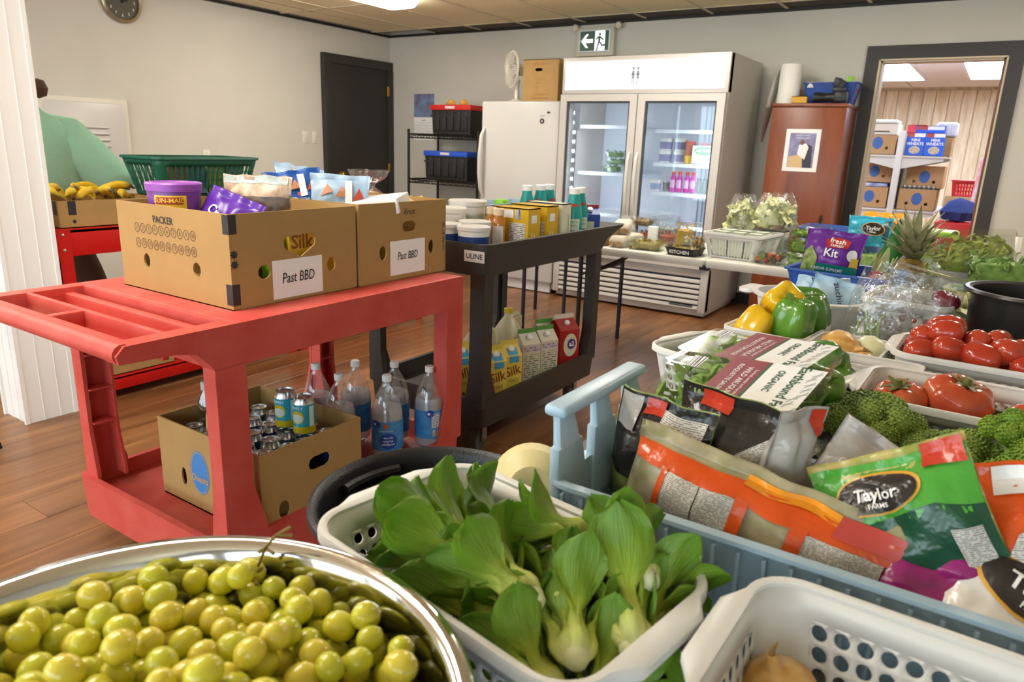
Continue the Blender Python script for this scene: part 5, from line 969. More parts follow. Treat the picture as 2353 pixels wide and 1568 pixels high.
# ---------------------------------------------------------------- tables
TW = mat('table_white', 'dedbd0', .45, bump=.05, bs=300); TG = mat('table_grey', '4a4744', .5, bump=.05, bs=300)
def folding_table(lab, x0, y0, x1, y1, z, m, legs, fold=None, along='x'):
    t = T('folding_table', lab, 'table', (0, 0, 0)); w, d = x1-x0, y1-y0
    if fold:
        for a, b in ((x0, fold-.002), (fold+.002, x1)): MB().loft([[(x+(a+b)/2, y+(y0+y1)/2, zz) for x, y in rr(b-a-e_, d-e_, .02, 3)] for zz, e_ in ((z-.042, .006), (z-.036, 0), (z-.006, 0), (z, .008))]).build('table_top', m, t)
        MB().rbox(fold-.03, y0+.01, z-.06, fold+.03, y0+.03, z-.043, .004).box(fold-.006, y0-.002, z-.05, fold+.006, y0+.012, z-.03).build('hinge', BLK, t)
    else: MB().loft([[(x+(x0+x1)/2, y+(y0+y1)/2, zz) for x, y in rr(w-e_, d-e_, .04, 4)] for zz, e_ in ((z-.042, .006), (z-.036, 0), (z-.006, 0), (z, .008))]).build('table_top', m, t)
    for p_, sgn in legs:
        if along == 'x':
            for y in (y0+.07, y1-.07): MB().tube([(p_, y, z-.04), (p_, y, .0)], .0145, 10).build('leg', DKM, t)
            MB().tube([(p_, y0+.07, z-.19), (p_, y1-.07, z-.19)], .009, 8).build('cross_bar', DKM, t)
            MB().tube([(p_, (y0+y1)/2-.1, z-.19), (p_+.25*sgn, (y0+y1)/2, z-.05)], .008, 8).tube([(p_, (y0+y1)/2+.1, z-.19), (p_+.25*sgn, (y0+y1)/2, z-.05)], .008, 8).build('brace', DKM, t)
        else:
            for x in (x0+.07, x1-.07): MB().tube([(x, p_, z-.04), (x, p_, 0)], .0145, 10).build('leg', DKM, t)
            MB().tube([(x0+.07, p_, z-.19), (x1-.07, p_, z-.19)], .009, 8).build('cross_bar', DKM, t)
            MB().tube([((x0+x1)/2-.1, p_, z-.19), ((x0+x1)/2, p_+.25*sgn, z-.05)], .008, 8).tube([((x0+x1)/2+.1, p_, z-.19), ((x0+x1)/2, p_+.25*sgn, z-.05)], .008, 8).build('brace', DKM, t)
    return t
TA = .74; TC = .73
folding_table('dark folding table in the foreground covered with produce baskets', -.6, -.35, .26, 1.785, TA, TG, [(-.1, 1), (1.55, -1)], along='y')
folding_table('white folding table behind the foreground produce, under blue tub', -.62, 1.80, .26, 3.63, TA, TW, [(2.05, 1), (3.35, -1)], along='y')
folding_table('white fold in half table in front of the glass fridge', -2.22, 3.85, -.34, 4.6, TC, TW, [(-2.08, 1), (-.5, -1)], fold=-1.28)
folding_table('white folding table beside the doorway under salad packs', -.3, 3.68, .5, 4.45, TC, TW, [(-.2, 1), (.4, -1)])
folding_table('white folding table behind the black cart near the freezer', -3.25, 4.25, -2.55, 5.0, TC, TW, [(-3.02, 1), (-2.75, -1)])
# ---------------------------------------------------------------- steel bowl of grapes
STEEL = mat('polished_steel', 'd9d9d6', .09, 1)
BC = V((-.441, .192, TA)); BR, BH = .238, .16
prof = [(.12, 0), (.135, .003), (.17, .025), (.2, .06), (.221, .1), (.232, .14), (.237, .157)]
t = T('steel_bowl', 'large polished steel bowl of green grapes in the foreground', 'bowl', BC)
MB().lathe(prof + [(.245, .158), (.25, .155), (.252, .160), (.246, .166), (.236, .164), (.231, .158), (.226, .14), (.215, .1), (.195, .062), (.165, .03), (.13, .007), (0, .006)], 96).build('bowl', STEEL, t, smooth=60)
R = random.Random(12); G = []; cell = {}
def bowlz(r): 
    pz = [(0, .006), (.13, .007), (.165, .03), (.195, .062), (.215, .1), (.226, .14), (.3, .3)]
    for (a, za), (b, zb) in zip(pz, pz[1:]):
        if a <= r <= b: return za + (zb-za)*(r-a)/(b-a)
    return .3
def nbr(x, y):
    i, j = int(x//.03), int(y//.03); return [q for a in (-1, 0, 1) for b in (-1, 0, 1) for q in cell.get((i+a, j+b), ())]
for n_ in range(980):
    best = None; rg = R.uniform(.0112, .0138)
    for _ in range(7):
        a, q = R.uniform(0, 2*pi), (.215*R.random()**.5); x, y = q*cos(a), q*sin(a); z = bowlz(q+rg*.75) + rg*.9
        for (X, Y, Z, rr_) in nbr(x, y):
            dd = (X-x)**2 + (Y-y)**2; s_ = (rr_+rg)*.93
            if dd < s_*s_: z = max(z, Z + math.sqrt(s_*s_-dd))
        sc_ = z - .045*(1-q/.215)*0.6 + .02*noise.noise((x*12, y*12, 1))
        if best is None or sc_ < best[0]: best = (sc_, x, y, z)
    _, x, y, z = best; G.append((x, y, z, rg)); cell.setdefault((int(x//.03), int(y//.03)), []).append((x, y, z, rg))
def grape_mat(name, c, c2):
    if name in MATS: return MATS[name]
    M_ = mat(name, c, .22, spec=.5, col2=c2, vs=40, sss=.35, coat=.15); M_.node_tree.nodes['Principled BSDF'].inputs['Subsurface Radius'].default_value = (.012, .012, .004); return M_
GM = [MB().lathe([(0, -1.08), (.3, -1.03), (.62, -.83), (.87, -.5), (.98, 0), (.9, .48), (.66, .84), (.32, 1.05), (0, 1.1)], 16).mesh('grape', grape_mat('grape%d' % i, c, c2), 180) for i, (c, c2) in enumerate((('cac42c', 'dcd450'), ('d4c238', 'e2d258'), ('bcbc2c', 'd2d04a')))]
G.sort(key=lambda q: -q[2])
vis = sorted(G[:420], key=lambda q: 0)[:300]
for x, y, z, rg in vis: tag(place(R.choice(GM), 'grape', None, BC + V((x, y, z)), (R.uniform(0, 3), R.uniform(0, 3), 0), rg), 'plump green grape heaped in the steel bowl', 'grape', 'green grapes in the steel bowl')
mb = MB()
for x, y, z, rg in G[300:]: mb.lathe([(0, -rg), (rg*.7, -rg*.7), (rg, 0), (rg*.7, rg*.7), (0, rg)], 8, M=TR(x, y, z))
stuff(tag(mb.build('grapes', grape_mat('grape2', '', ''), None, BC, smooth=180), 'lower layers of green grapes in the steel bowl', 'grapes'))
STM = mat('grape_stem', '7a6426', .7)
def stem(pts, lab): 
    mb = MB(); mb.tube(pts, .0016, 6)
    for i in range(1, len(pts)):
        p_ = V(pts[i]); 
        for k_ in range(2): d_ = V((R.uniform(-1, 1), R.uniform(-1, 1), R.uniform(-.3, .6))).normalized()*.016; mb.tube([p_, p_+d_], [.0012, .002], 5)
    tag(mb.build('grape_twig', STM), lab, 'twig', 'grape twigs')
stem([(-.545, .36, .865), (-.535, .375, .89), (-.53, .385, .915), (-.52, .39, .93)], 'brown grape twig standing up at the far bowl rim'); stem([(-.36, .24, .86), (-.345, .25, .875), (-.335, .262, .88)], 'brown grape twig lying in the middle of the grapes'); stem([(-.47, .26, .86), (-.455, .27, .876), (-.44, .28, .88)], 'brown grape twig near the far side of the grapes'); stem([(-.3, .3, .86), (-.29, .31, .876), (-.28, .325, .88)], 'brown grape twig at the right side of the grapes')
# ---------------------------------------------------------------- white perforated baskets
BK = perf_basket(.385, .245, .128, .022, .045)
tb = put_basket('white_basket', 'white perforated basket full of bok choy beside the steel bowl', BK, (-.385, .583, TA), -9, group='white perforated baskets')
BK2 = perf_basket(.385, .245, .128, .022, .045, .0082, .0235)
put_basket('white_basket', 'white perforated basket with an onion in the bottom right foreground', BK2, (.055, .588, TA), -1, group='white perforated baskets')
put_basket('white_basket', 'white perforated basket holding green peppers behind the salad clamshells', BK, (-.388, 1.55, TA), -19, group='white perforated baskets')
put_basket('white_basket', 'white perforated basket with large beefsteak tomatoes', BK, (.035, 1.545, TA), -1, group='white perforated baskets')
put_basket('white_basket', 'white perforated basket heaped with oval red tomatoes', BK, (.055, 1.935, TA), -1, group='white perforated baskets')
BS = perf_basket(.21, .25, .105, .015, .03, .006, .022, .006, 0, rows=3)
put_basket('small_basket', 'small white basket with two yellow peppers and big green peppers', BS, (-.44, 2.0, TA), -6, group='small white baskets')
put_basket('small_basket', 'small white basket holding yellow onions', perf_basket(.17, .22, .105, .015, .03, .006, .022, .006, 0, rows=3), (-.245, 1.905, TA), -4, group='small white baskets')
put_basket('small_basket', 'small slotted white basket with purple contents between bigger baskets', perf_basket(.17, .095, .115, .01, .02, .0075, .024, .005, 0, rows=2, slotz=.02, hol=4), (-.155, 1.735, TA), 0, group='small white baskets')
put_basket('white_basket', 'white perforated basket with bagged tomatoes beside the black pot', perf_basket(.22, .26, .17, .02, .03, .0085, .03, .008, 0, rows=4), (-.155, 2.38, TA), -4, group='white perforated baskets')
# ---------------------------------------------------------------- bok choy
BOK = uvmat('bok_leaf', 'grad', [(.08, 'dfe3a6'), (.28, 'c8d266'), (.46, 'a3b53c'), (.62, '7a982a'), (.95, '638a24')], None, .38)
def bokleaf(seed, L_=.15, bend=.5, wb=.036):
    R = random.Random(seed); rings = []; K = 16; m_ = 11; mb = MB()
    for j in range(K):
        tt = j/(K-1); st = 1-tt
        hw = .017*(1-.45*min(1, tt/.4)) if tt < .4 else .0095 + (wb-.0095)*sin(min(1, (tt-.4)/.42)*pi/2)
        if tt > .72: hw *= math.sqrt(max(.02, 1-((tt-.72)/.28)**2))
        th = .0045*(1-tt)**1.5 + .0006; cup = .9 - .75*min(1, tt/.55) + .25*max(0, tt-.75)
        a = bend*max(0, tt-.25)**1.5*1.6; zc = L_*tt*cos(a*.6); xc = .010 + .012*sin(min(1, tt/.3)*pi) + L_*tt*sin(a)*.6
        ring = []
        for sgn in (1, -1):
            rng = range(m_) if sgn > 0 else range(m_-1, -1, -1)
            for i in rng:
                s_ = -1 + 2*i/(m_-1); rp = (.006*sin(9*tt + 5*s_ + seed)*abs(s_) + .005*noise.noise((s_*2, tt*5, seed)))*min(1, tt*1.5)
                ring.append((xc - cup*hw*s_*s_*.9 + rp + sgn*th*(1-.7*s_*s_), hw*s_, zc + (.004*noise.noise((s_*3, seed, tt*4)))))
        rings.append(ring)
    mb.loft(rings)
    n = 2*m_
    for j in range(K):
        for i in range(n): mb.uv[j*n+i] = ((i % m_)/m_, j/(K-1)*.9)
    return mb.mesh('leaf', BOK, 70)
BL = [bokleaf(1, .155, .35), bokleaf(2, .16, .6, .04), bokleaf(3, .13, .15, .03), bokleaf(4, .15, .85, .041), bokleaf(5, .11, .05, .024), bokleaf(6, .165, .5, .043)]
RE = MB().lathe([(0, -.012), (.012, -.01), (.018, 0), (.016, .012), (0, .018)], 14).mesh('root_end', mat('bok_root', 'dcdcae', .6), 60)
def bok(loc, az, el, roll, sc, lab, seed):
    R = random.Random(seed); M_ = TR(*loc) @ RZ(az) @ RY(90-el) @ RZ(roll) @ SCL(sc, sc, sc); t = T('bok_choy', lab, 'bok choy', loc, group='bok choy heads in the white basket'); t.matrix_world = M_
    place(RE, 'root_end', t)
    for k_, (li, out) in enumerate(((4, 0), (2, 4), (2, 5), (0, 9), (1, 13), (5, 15), (3, 20), (1, 22))): place(BL[li], 'leaf', t, (.002*out/10, 0, 0), (0, rad(out*.9 + R.uniform(-2, 6)), rad(k_*137 + R.uniform(-15, 15))), .92 + R.uniform(-.1, .12))
heads = [((-.30, .51, .882), 168, 6, 40, .78, 'lying across the near side'), ((-.225, .61, .88), 145, 8, 90, .76, 'lying across the far right side'), ((-.43, .565, .868), 185, 10, 160, .72, 'reaching over the left end'), ((-.365, .525, .89), 176, 5, 20, .8, 'with big dark leaves spreading to the left corner'), ((-.31, .64, .888), 203, 2, 70, .78, 'lying with its bulb towards the blue crate'), ((-0.285, 0.548, 0.856), 128, 14, 140, .66, 'with pale bulb in the middle of the pile'), ((-0.247, 0.503, 0.848), 128, 13, 10, .76, 'with fat pale bulb facing front'), ((-0.210, 0.548, 0.846), 122, 17, 200, .8, 'with tall upright leaves near the right end'),
 ((-0.250, 0.473, 0.828), 158, 10, 60, .76, 'along the near wall of the basket'), ((-0.217, 0.600, 0.833), 110, 26, 30, .68, 'tucked in the far right corner'), ((-0.335, 0.498, 0.833), 155, 6, 300, .74, 'low near the grape bowl side'), ((-0.430, 0.620, 0.843), 165, 16, 110, .76, 'with leaf pointing at the far left corner'), ((-0.380, 0.635, 0.838), 190, 5, 250, .76, 'beside the far wall'), ((-0.320, 0.575, 0.838), 200, 5, 0, .74, 'in the centre of the pile'), ((-0.460, 0.548, 0.808), 130, 14, 0, .66, 'at the left end of the basket'), ((-0.252, 0.640, 0.828), 190, 8, 0, .7, 'at the right far side of the pile'), ((-0.227, 0.493, 0.808), 100, 12, 0, .66, 'at the near right corner of the basket'), ((-0.360, 0.560, 0.803), 10, 4, 0, .8, 'at the bottom left of the pile'), ((-0.400, 0.600, 0.800), 350, 4, 0, .8, 'at the bottom far side of the pile'), ((-0.280, 0.518, 0.803), 170, 0, 90, .8, 'at the bottom near side of the pile'), ((-0.270, 0.590, 0.813), 20, 0, 90, .7, 'at the bottom right side of the pile'), ((-0.470, 0.568, 0.800), 60, 0, 90, .6, 'at the bottom left end of the pile')]
for i, (l, az, el, ro, sc, w_) in enumerate(heads): bok(l, az, el, ro, sc, 'green bok choy head ' + w_, i)
# ---------------------------------------------------------------- large black bin on the floor
t = T('waste_bin', 'large round black plastic bin standing on the floor by the bok choy', 'bin', (-.845, 1.025, 0)); BNM = mat('bin_black', '1d1d1f', .4, bump=.15, bs=200)
MB().lathe([(.2, 0), (.205, .01), (.236, .575), (.238, .58), (.25, .582), (.256, .59), (.254, .602), (.246, .606), (.238, .602), (.232, .592), (.228, .57), (.198, .014), (0, .014)], 72).build('bin', BNM, t)
for a in (172, 352):
    pts = [(.222*cos(rad(a+k_)), .222*sin(rad(a+k_)), .568) for k_ in range(-20, 21, 4)]; MB().tube(pts, .012, 8).tube([(x, y, z-.028) for x, y, z in pts], .006, 8).build('grip', BNM, t)
# ---------------------------------------------------------------- light blue crate
BLU = mat('crate_blue', 'a9c3d4', .35, spec=.5); CX0, CX1, CY0, CY1, CH = -.44, .235, .757, 1.062, .13
t = T('blue_crate', 'long light blue plastic crate of bagged salad kits with tall end grips', 'crate', ((CX0+CX1)/2, (CY0+CY1)/2, TA)); w, d = CX1-CX0, CY1-CY0
mb = MB(); mb.tray(w-.022, d-.022, CH, .004, .022, .012, .011, 5); mb.build('tray', BLU, t)
rb = MB().box(-.002, -.0035, .008, .002, .0035, CH-.012).mesh('rib', BLU)
for i in range(22):
    x = -w/2+.03+i*(w-.06)/21
    for sy in (-1, 1): place(rb, 'rib', t, (x, sy*(d/2-.0125), 0), (sy*rad(-4.5), 0, 0))
for sx in (-1, 1):
    for y in (-.105, 0, .105):
        rg = []
        for z, hw, th, xo in ((-.06, .045, .012, -.008), (.0, .04, .016, 0), (.04, .034, .016, .004), (.042, .028, .014, .004), (.075, .022, .013, .01), (.092, .021, .016, .012)): rg.append([(sx*(w/2-.012+xo+px), y+py, CH+z) for px, py in rr(th, hw*2, .005, 2)])
        if sx > 0: rg = [r_[::1] for r_ in rg]
        MB().loft(rg).build('grip_fin', BLU, t)
    MB().rbox(sx*(w/2)-.016, -.132, CH+.082, sx*(w/2)+.018, .132, CH+.098, .006, 3).build('grip_bar', BLU, t)
# ---------------------------------------------------------------- bagged salad kits
SALG = mat('bag_salad', '6f8a3e', .35, col2='a9b56a', vs=30); CLR = film('kit_film', 'f2f4f0', .1, .1, .7, 40)
NUT = uvmat('fine_print', 'lines', 'd2ccc2', '7a736d', k=430); BKP = mat('kit_black', '2a2624', .22, bump=.55, bs=26); GRP = mat('kit_grey', 'b3aca4', .22, bump=.55, bs=26); ORP = mat('kit_orange', 'd9531c', .22, bump=.55, bs=26); ORY = mat('kit_amber', 'e8941e', .22, bump=.55, bs=26); GNP = mat('kit_green', '4f9e3a', .22, bump=.55, bs=26); DGP = mat('kit_darkgreen', '1d4d34', .22, bump=.55, bs=26); MGP = mat('kit_magenta', '9a2470', .22, bump=.55, bs=26); WHP = mat('kit_white', 'e6e2dc', .22, bump=.55, bs=26); VIO = mat('kit_violet', '4a3a86', .22, bump=.55, bs=26); RDP = mat('kit_red', 'c03c28', .22, bump=.55, bs=26); GLD = mat('kit_gold', 'd9a23a', .3)
def taylor(S, t, u, v, a=.05, b=.028, rot=0, txt='Taylor'):
    d_oval(S, u, v, a*1.08, b*1.12, off=.0022, rot=rot, k=6).build('logo', GLD, t); d_oval(S, u, v, a, b, off=.003, rot=rot, k=6).build('logo', BKP, t); d_text(S, txt, u, v, b*.62, rot=rot, off=.0042, bold=.02).build('lettering', WHP, t); d_text(S, 'FARMS', u + .4*b*sin(rad(rot)), v - .62*b*cos(rad(rot)), b*.25, rot=rot, off=.0042, bold=.02).build('lettering', WHP, t)
KW = dict(cat='salad bag', group='bagged salad kits in the blue crate')
t, S = pack('salad_kit', 'black topped salad kit with nutrition panel beside the crate grips', .15, .2, .085, (-.355, .935, TA+.018), (0, 5, -2), SALG, 3, **KW)
d_rect(S, -.074, .085, .074, .199, 20, 16, off=.0012).build('black_panel', BKP, t); d_rect(S, .0, .03, .064, .185, 9, 16, off=.0024).build('nutrition_panel', NUT, t); d_rect(S, -.03, .175, .0, .197, 4, 3, off=.003).build('red_corner', RDP, t); d_rect(S, -.07, .15, -.035, .197, 4, 5, off=.003).build('grey_corner', GRP, t)
t, S = pack('salad_kit', 'black salad kit with crumpled top and nutrition panel, behind orange pack', .17, .225, .09, (-.268, .965, TA+.006), (0, 3, -8), SALG, 5, **KW)
d_rect(S, -.084, .09, .084, .224, 22, 18, off=.0012).build('black_panel', BKP, t); d_poly(S, [(-.01, .04), (.07, .04), (.08, .2), (.03, .16)], off=.0026, cuts=4).build('nutrition_panel', NUT, t); d_rect(S, -.05, .2, .0, .222, 5, 3, off=.003).build('red_corner', RDP, t)
t, S = pack('salad_kit', 'narrow grey and black salad kit standing edge on in the crate', .085, .235, .06, (-.175, .94, TA+.006), (0, 4, 60), GRP, 7, **KW)
d_rect(S, -.044, .03, .044, .11, 8, 8, off=.0012).build('black_panel', mat('kit_photo', '4a4744', .3, col2='b8b4a8', vs=60), t); d_rect(S, -.044, .115, .0, .12, 6, 1, off=.002).build('gold_line', GLD, t); d_rect(S, .015, .2, .035, .232, 3, 4, off=.002).build('red_corner', RDP, t)
t, S = pack('salad_kit', 'long orange salad kit lying along the front of the blue crate', .36, .135, .07, (-.2, .842, TA+.045), (-20, 8, -3), mat('kit_dressing', 'b5a688', .25, col2='8f8a62', vs=30), 9, nu=26, **KW)
d_rect(S, -.178, .085, .178, .112, 30, 4, off=.0012).build('orange_band', ORP, t); d_rect(S, -.02, .108, .1, .122, 10, 2, off=.002).build('amber_band', ORY, t); d_rect(S, .1, .095, .175, .122, 6, 2, off=.002).build('red_band', mat('kit_rose', 'c24a44', .3), t)
for u0, u1 in ((-.13, -.12), (-.02, -.002), (.055, .075)): d_rect(S, u0, .015, u1, .09, 2, 8, off=.0018).build('orange_bar', ORP, t)
for u0, u1 in ((-.12, -.07), (-.068, -.02), (.075, .165)): d_rect(S, u0, .018, u1, .085, 6, 8, off=.0014).build('nutrition_panel', NUT, t)
t, S = pack('salad_kit', 'grey and black everything salad kit in the middle of the crate', .19, .19, .08, (-.11, .965, TA+.02), (-14, 24, -6), GRP, 12, **KW)
d_poly(S, [(-.06, .02), (.094, .02), (.094, .11), (.02, .07)], off=.0012, cuts=3).build('black_panel', BKP, t); taylor(S, t, .02, .145, .042, .026, -55); d_text(S, 'everything', -.055, .1, .014, rot=-75, off=.002).build('lettering', WHP, t)
t, S = pack('salad_kit', 'bright green and dark green salad kit leaning across the crate front', .19, .2, .075, (.035, .875, TA+.05), (-16, -32, -4), mat('kit_window', '8a9442', .3, col2='c9b06a', vs=22), 15, nu=22, nv=24, **KW)
d_rect(S, -.094, .115, .094, .19, 20, 8, off=.0012).build('green_panel', GNP, t); d_poly(S, [(-.04, .02), (.094, .02), (.094, .12), (.05, .13), (-.05, .115)], off=.0014, cuts=3).build('darkgreen_panel', DGP, t); d_rect(S, .055, .02, .085, .1, 4, 8, off=.0026).build('nutrition_panel', NUT, t); taylor(S, t, -.012, .152, .05, .023, 4, 'Taylor'); d_rect(S, .045, .17, .092, .197, 5, 2, off=.003).build('red_corner', RDP, t)
t, S = pack('salad_kit', 'orange salad kit with nutrition panel at the right edge of the crate', .2, .21, .09, (.1, .89, TA+.03), (-18, -14, 4), ORP, 18, **KW)
d_poly(S, [(-.03, .02), (.09, .02), (.09, .17), (.02, .13)], off=.0014, cuts=3).build('nutrition_panel', NUT, t); d_rect(S, .0, .175, .09, .205, 6, 2, off=.002).build('white_band', WHP, t)
t, S = pack('salad_kit', 'magenta salad kit low behind the front wall of the blue crate', .15, .13, .022, (.0, .815, TA+.02), (-30, 4, 0), MGP, 21, **KW)
t, S = pack('salad_kit', 'white and violet salad kit with black oval logo at crate front right', .21, .16, .06, (.12, .81, TA+.035), (-38, 8, 3), WHP, 24, **KW)
taylor(S, t, -.02, .095, .06, .03, -18); d_rect(S, .03, .12, .1, .155, 6, 2, off=.0014).build('violet_panel', VIO, t)
# ---------------------------------------------------------------- peppers, tomatoes, onions
def pepper_mesh(name, m, sd, r=.04, h=.085):
    mb = MB(); n = 32; rings = []
    for t_, f in ((0, .02), (.02, .3), (.0, .55), (.05, .72), (.18, .86), (.4, .95), (.62, 1.0), (.8, .98), (.92, .84), (.98, .6), (.95, .35), (.9, .15), (.89, .02)):
        ring = []
        for i in range(n):
            a = 2*pi*i/n; lb = 1 + (.09 + .05*(1-t_))*cos(4*a + sd) + .05*noise.noise((cos(a)*1.5 + sd, sin(a)*1.5, t_*2)); q = r*f*lb; ring.append((q*cos(a), q*sin(a), h*t_ + .006*noise.noise((cos(a)+sd, sin(a), t_))))
        rings.append(ring)
    mb.loft(rings); return mb.mesh('fruit', m, 60), MB().lathe([(.016, .86*h), (.014, .89*h), (.006, .9*h), (.0055, 1.02*h), (.008, 1.12*h), (0, 1.13*h)], 10, lobes=5, la=.12).mesh('stem', mat('pep_stem', '6a8a35', .5), 60)
PG = mat('pepper_green', '4d8426', .2, col2='6ba032', vs=14, coat=.4); PY = mat('pepper_yellow', 'e9b81a', .2, coat=.4); PGD = mat('pepper_dark', '3d7426', .2, col2='5a9434', vs=12, coat=.4)
pm_ = {'g': pepper_mesh('g', PG, 1), 'y': pepper_mesh('y', PY, 2), 'd': pepper_mesh('d', PGD, 5)}
def pepper(k_, loc, rot, sc, lab): 
    t = T('bell_pepper', lab, 'pepper', loc, 0, None, tuple(rad(x) for x in rot)); t.scale = (sc,)*3; place(pm_[k_][0], 'fruit', t); place(pm_[k_][1], 'stem', t); return t
pepper('y', (-.46, 1.945, .895), (165, 25, 0), 1.22, 'front yellow bell pepper in the small basket'); pepper('y', (-.46, 2.045, .885), (60, -20, 40), 1.3, 'rear yellow bell pepper in the small basket')
o = pepper('g', (-.385, 1.955, .935), (185, 8, 10), 1.35, 'large upside down green bell pepper in the small basket'); o = pepper('d', (-.375, 2.05, .935), (180, -12, 60), 1.25, 'green bell pepper behind the large upside down one')
for i, (x, y) in enumerate(((-.495, 1.94), (-.50, 2.03))): tag(MB().tube([(0, 0, 0), (.02, .03, .012), (.025, .07, .01), (.01, .1, .0)], [.006, .011, .01, .003], 10).build('chili_pepper', mat('chili_green', '83b03a', .3), None, (x-.01, y-.05, .80 + .02*i)), 'pale green long chili pepper in the small basket, %s' % ('front' if i == 0 else 'rear'), 'pepper')
for l, rt, sc, kk, lab in (((-.46, 1.595, .83), (75, 20, 40), 1.35, 'd', 'shiny green bell pepper at the far wall of the pepper basket'), ((-.3, 1.6, .865), (80, 10, 70), 1.2, 'd', 'green bell pepper sticking up at the right of the salad clamshell'), ((-.27, 1.545, .84), (95, 0, 100), 1.1, 'g', 'green bell pepper below the upper one in the pepper basket'), ((-.245, 1.42, .825), (20, 30, 0), 1.15, 'g', 'bright green bell pepper at the right corner of the pepper basket'), ((-.4, 1.6, .8), (90, 0, 0), 1.2, 'd', 'green bell pepper at the bottom of the pepper basket'), ((-.48, 1.5, .8), (90, 0, 60), 1.2, 'd', 'green bell pepper at the left end of the pepper basket'), ((-.37, 1.5, .8), (70, 0, 160), 1.1, 'g', 'green bell pepper under the salad clamshells')): pepper(kk, l, rt, sc, lab)
TOMR = mat('roma_red', 'b3301c', .16, col2='c4452a', vs=18, coat=.35); TOMB = mat('beef_red', 'c04428', .2, col2='d26a40', vs=16, coat=.3)
RO = MB().lathe([(0, -.037), (.012, -.036), (.022, -.029), (.0275, -.012), (.0275, .008), (.023, .024), (.014, .033), (.005, .035), (.002, .034)], 24, lobes=3, la=.02).mesh('fruit', TOMR, 180); SCAR = MB().lathe([(.004, .0335), (.003, .036), (0, .036)], 8).mesh('stem_scar', mat('scar', 'b58a5a', .7), 60)
rl = [(-.085, 1.86, .875), (-.03, 1.87, .885), (-.09, 1.93, .895), (-.045, 1.965, .915), (-.045, 1.9, .918), (.03, 1.865, .88), (.075, 1.89, .895), (.06, 1.95, .905), (.02, 1.93, .9), (.1, 1.96, .88), (.0, 1.99, .88), (.12, 1.86, .87), (.15, 1.93, .87), (-.1, 1.99, .86), (.05, 2.0, .87), (.0, 1.9, .85), (.09, 1.92, .84), (-.05, 1.94, .845), (.14, 1.99, .85)]
R = random.Random(4)
for i, l in enumerate(rl):
    t = T('roma_tomato', 'shiny oval red tomato heaped in the white basket by the black pot', 'tomato', l, 0, 'oval tomatoes', (R.uniform(1.2, 1.9), R.uniform(-.5, .5), R.uniform(0, 6))); k_ = R.uniform(.95, 1.2); t.scale = (k_,)*3; place(RO, 'fruit', t); place(SCAR, 'stem_scar', t)
def beef(r, sd):
    mb = MB(); n = 40; rings = []
    for z, f in ((-.38, .02), (-.4, .3), (-.36, .6), (-.22, .88), (0, 1), (.18, .95), (.32, .78), (.39, .55), (.38, .35), (.33, .16), (.3, .02)):
        rings.append([(r*f*cos(a)*lb, r*f*sin(a)*lb, r*z*1.55*(1 + .06*sin(5*a+sd)*(f > .3))) for a, lb in ((2*pi*i/n, 1 + .05*(.3+f*.5)*cos(7*2*pi*i/n + sd) + .04*noise.noise((cos(2*pi*i/n)*2+sd, sin(2*pi*i/n)*2, 0))) for i in range(n))])
    return mb.loft(rings).mesh('fruit', TOMB, 60)
cal = MB()
for k_ in range(6): a = k_*60+7; cal.loft([[(.003, -.004, .0), (.003, .004, .0)], [(.012, -.005, .006), (.012, .005, .006)], [(.026, -.002, .002+.004*(k_ % 3)), (.026, .002, .002+.004*(k_ % 3))]], False, False, close=False, M=RZ(a))
cal.lathe([(.006, 0), (.0045, .01), (.005, .014), (0, .014)], 8); calm = cal.mesh('calyx', mat('calyx', '5f7034', .6, col2='8a7a44', vs=60), 60); bf = [beef(.05, 1), beef(.062, 3), beef(.05, 6)]
for k_, (l, m_, rt, lab) in enumerate((((-.09, 1.515, .85), 0, (10, -8, 0), 'left beefsteak tomato with green calyx in its basket'), ((.005, 1.545, .863), 1, (14, 4, 50), 'largest beefsteak tomato in the middle of its basket'), ((.115, 1.525, .835), 2, (70, 10, 90), 'right beefsteak tomato partly out of frame'), ((.07, 1.61, .80), 0, (10, 0, 40), 'beefsteak tomato low at the far wall of its basket'))):
    t = T('beefsteak_tomato', lab, 'tomato', l, 0, None, tuple(rad(x) for x in rt)); place(bf[m_], 'fruit', t); place(calm, 'calyx', t, (0, 0, (.05, .062, .05)[m_]*.5), None, 1.3)
tag(place(bf[0].copy(), 'purple_onion', None, (-.19, 1.735, .80), None, .7), 'dark purple vegetable seen through the slotted basket, left', 'vegetable'); 
PUV = mat('purple_veg', '3a1428', .3); 
pvm = bf[0].copy(); pvm.materials[0] = PUV; bpy.data.objects['purple_onion'].data = pvm; tag(place(pvm, 'purple_onion', None, (-.12, 1.735, .80), None, .7), 'dark purple vegetable seen through the slotted basket, right', 'vegetable')
ONI = mat('onion_skin', 'd09540', .35, col2='eac07a', vs=9, stretch=(6, 6, .8), bump=.15, bs=20); ONW = mat('onion_white', 'dfe0a8', .35, col2='eef0d0', vs=9, stretch=(6, 6, .8))
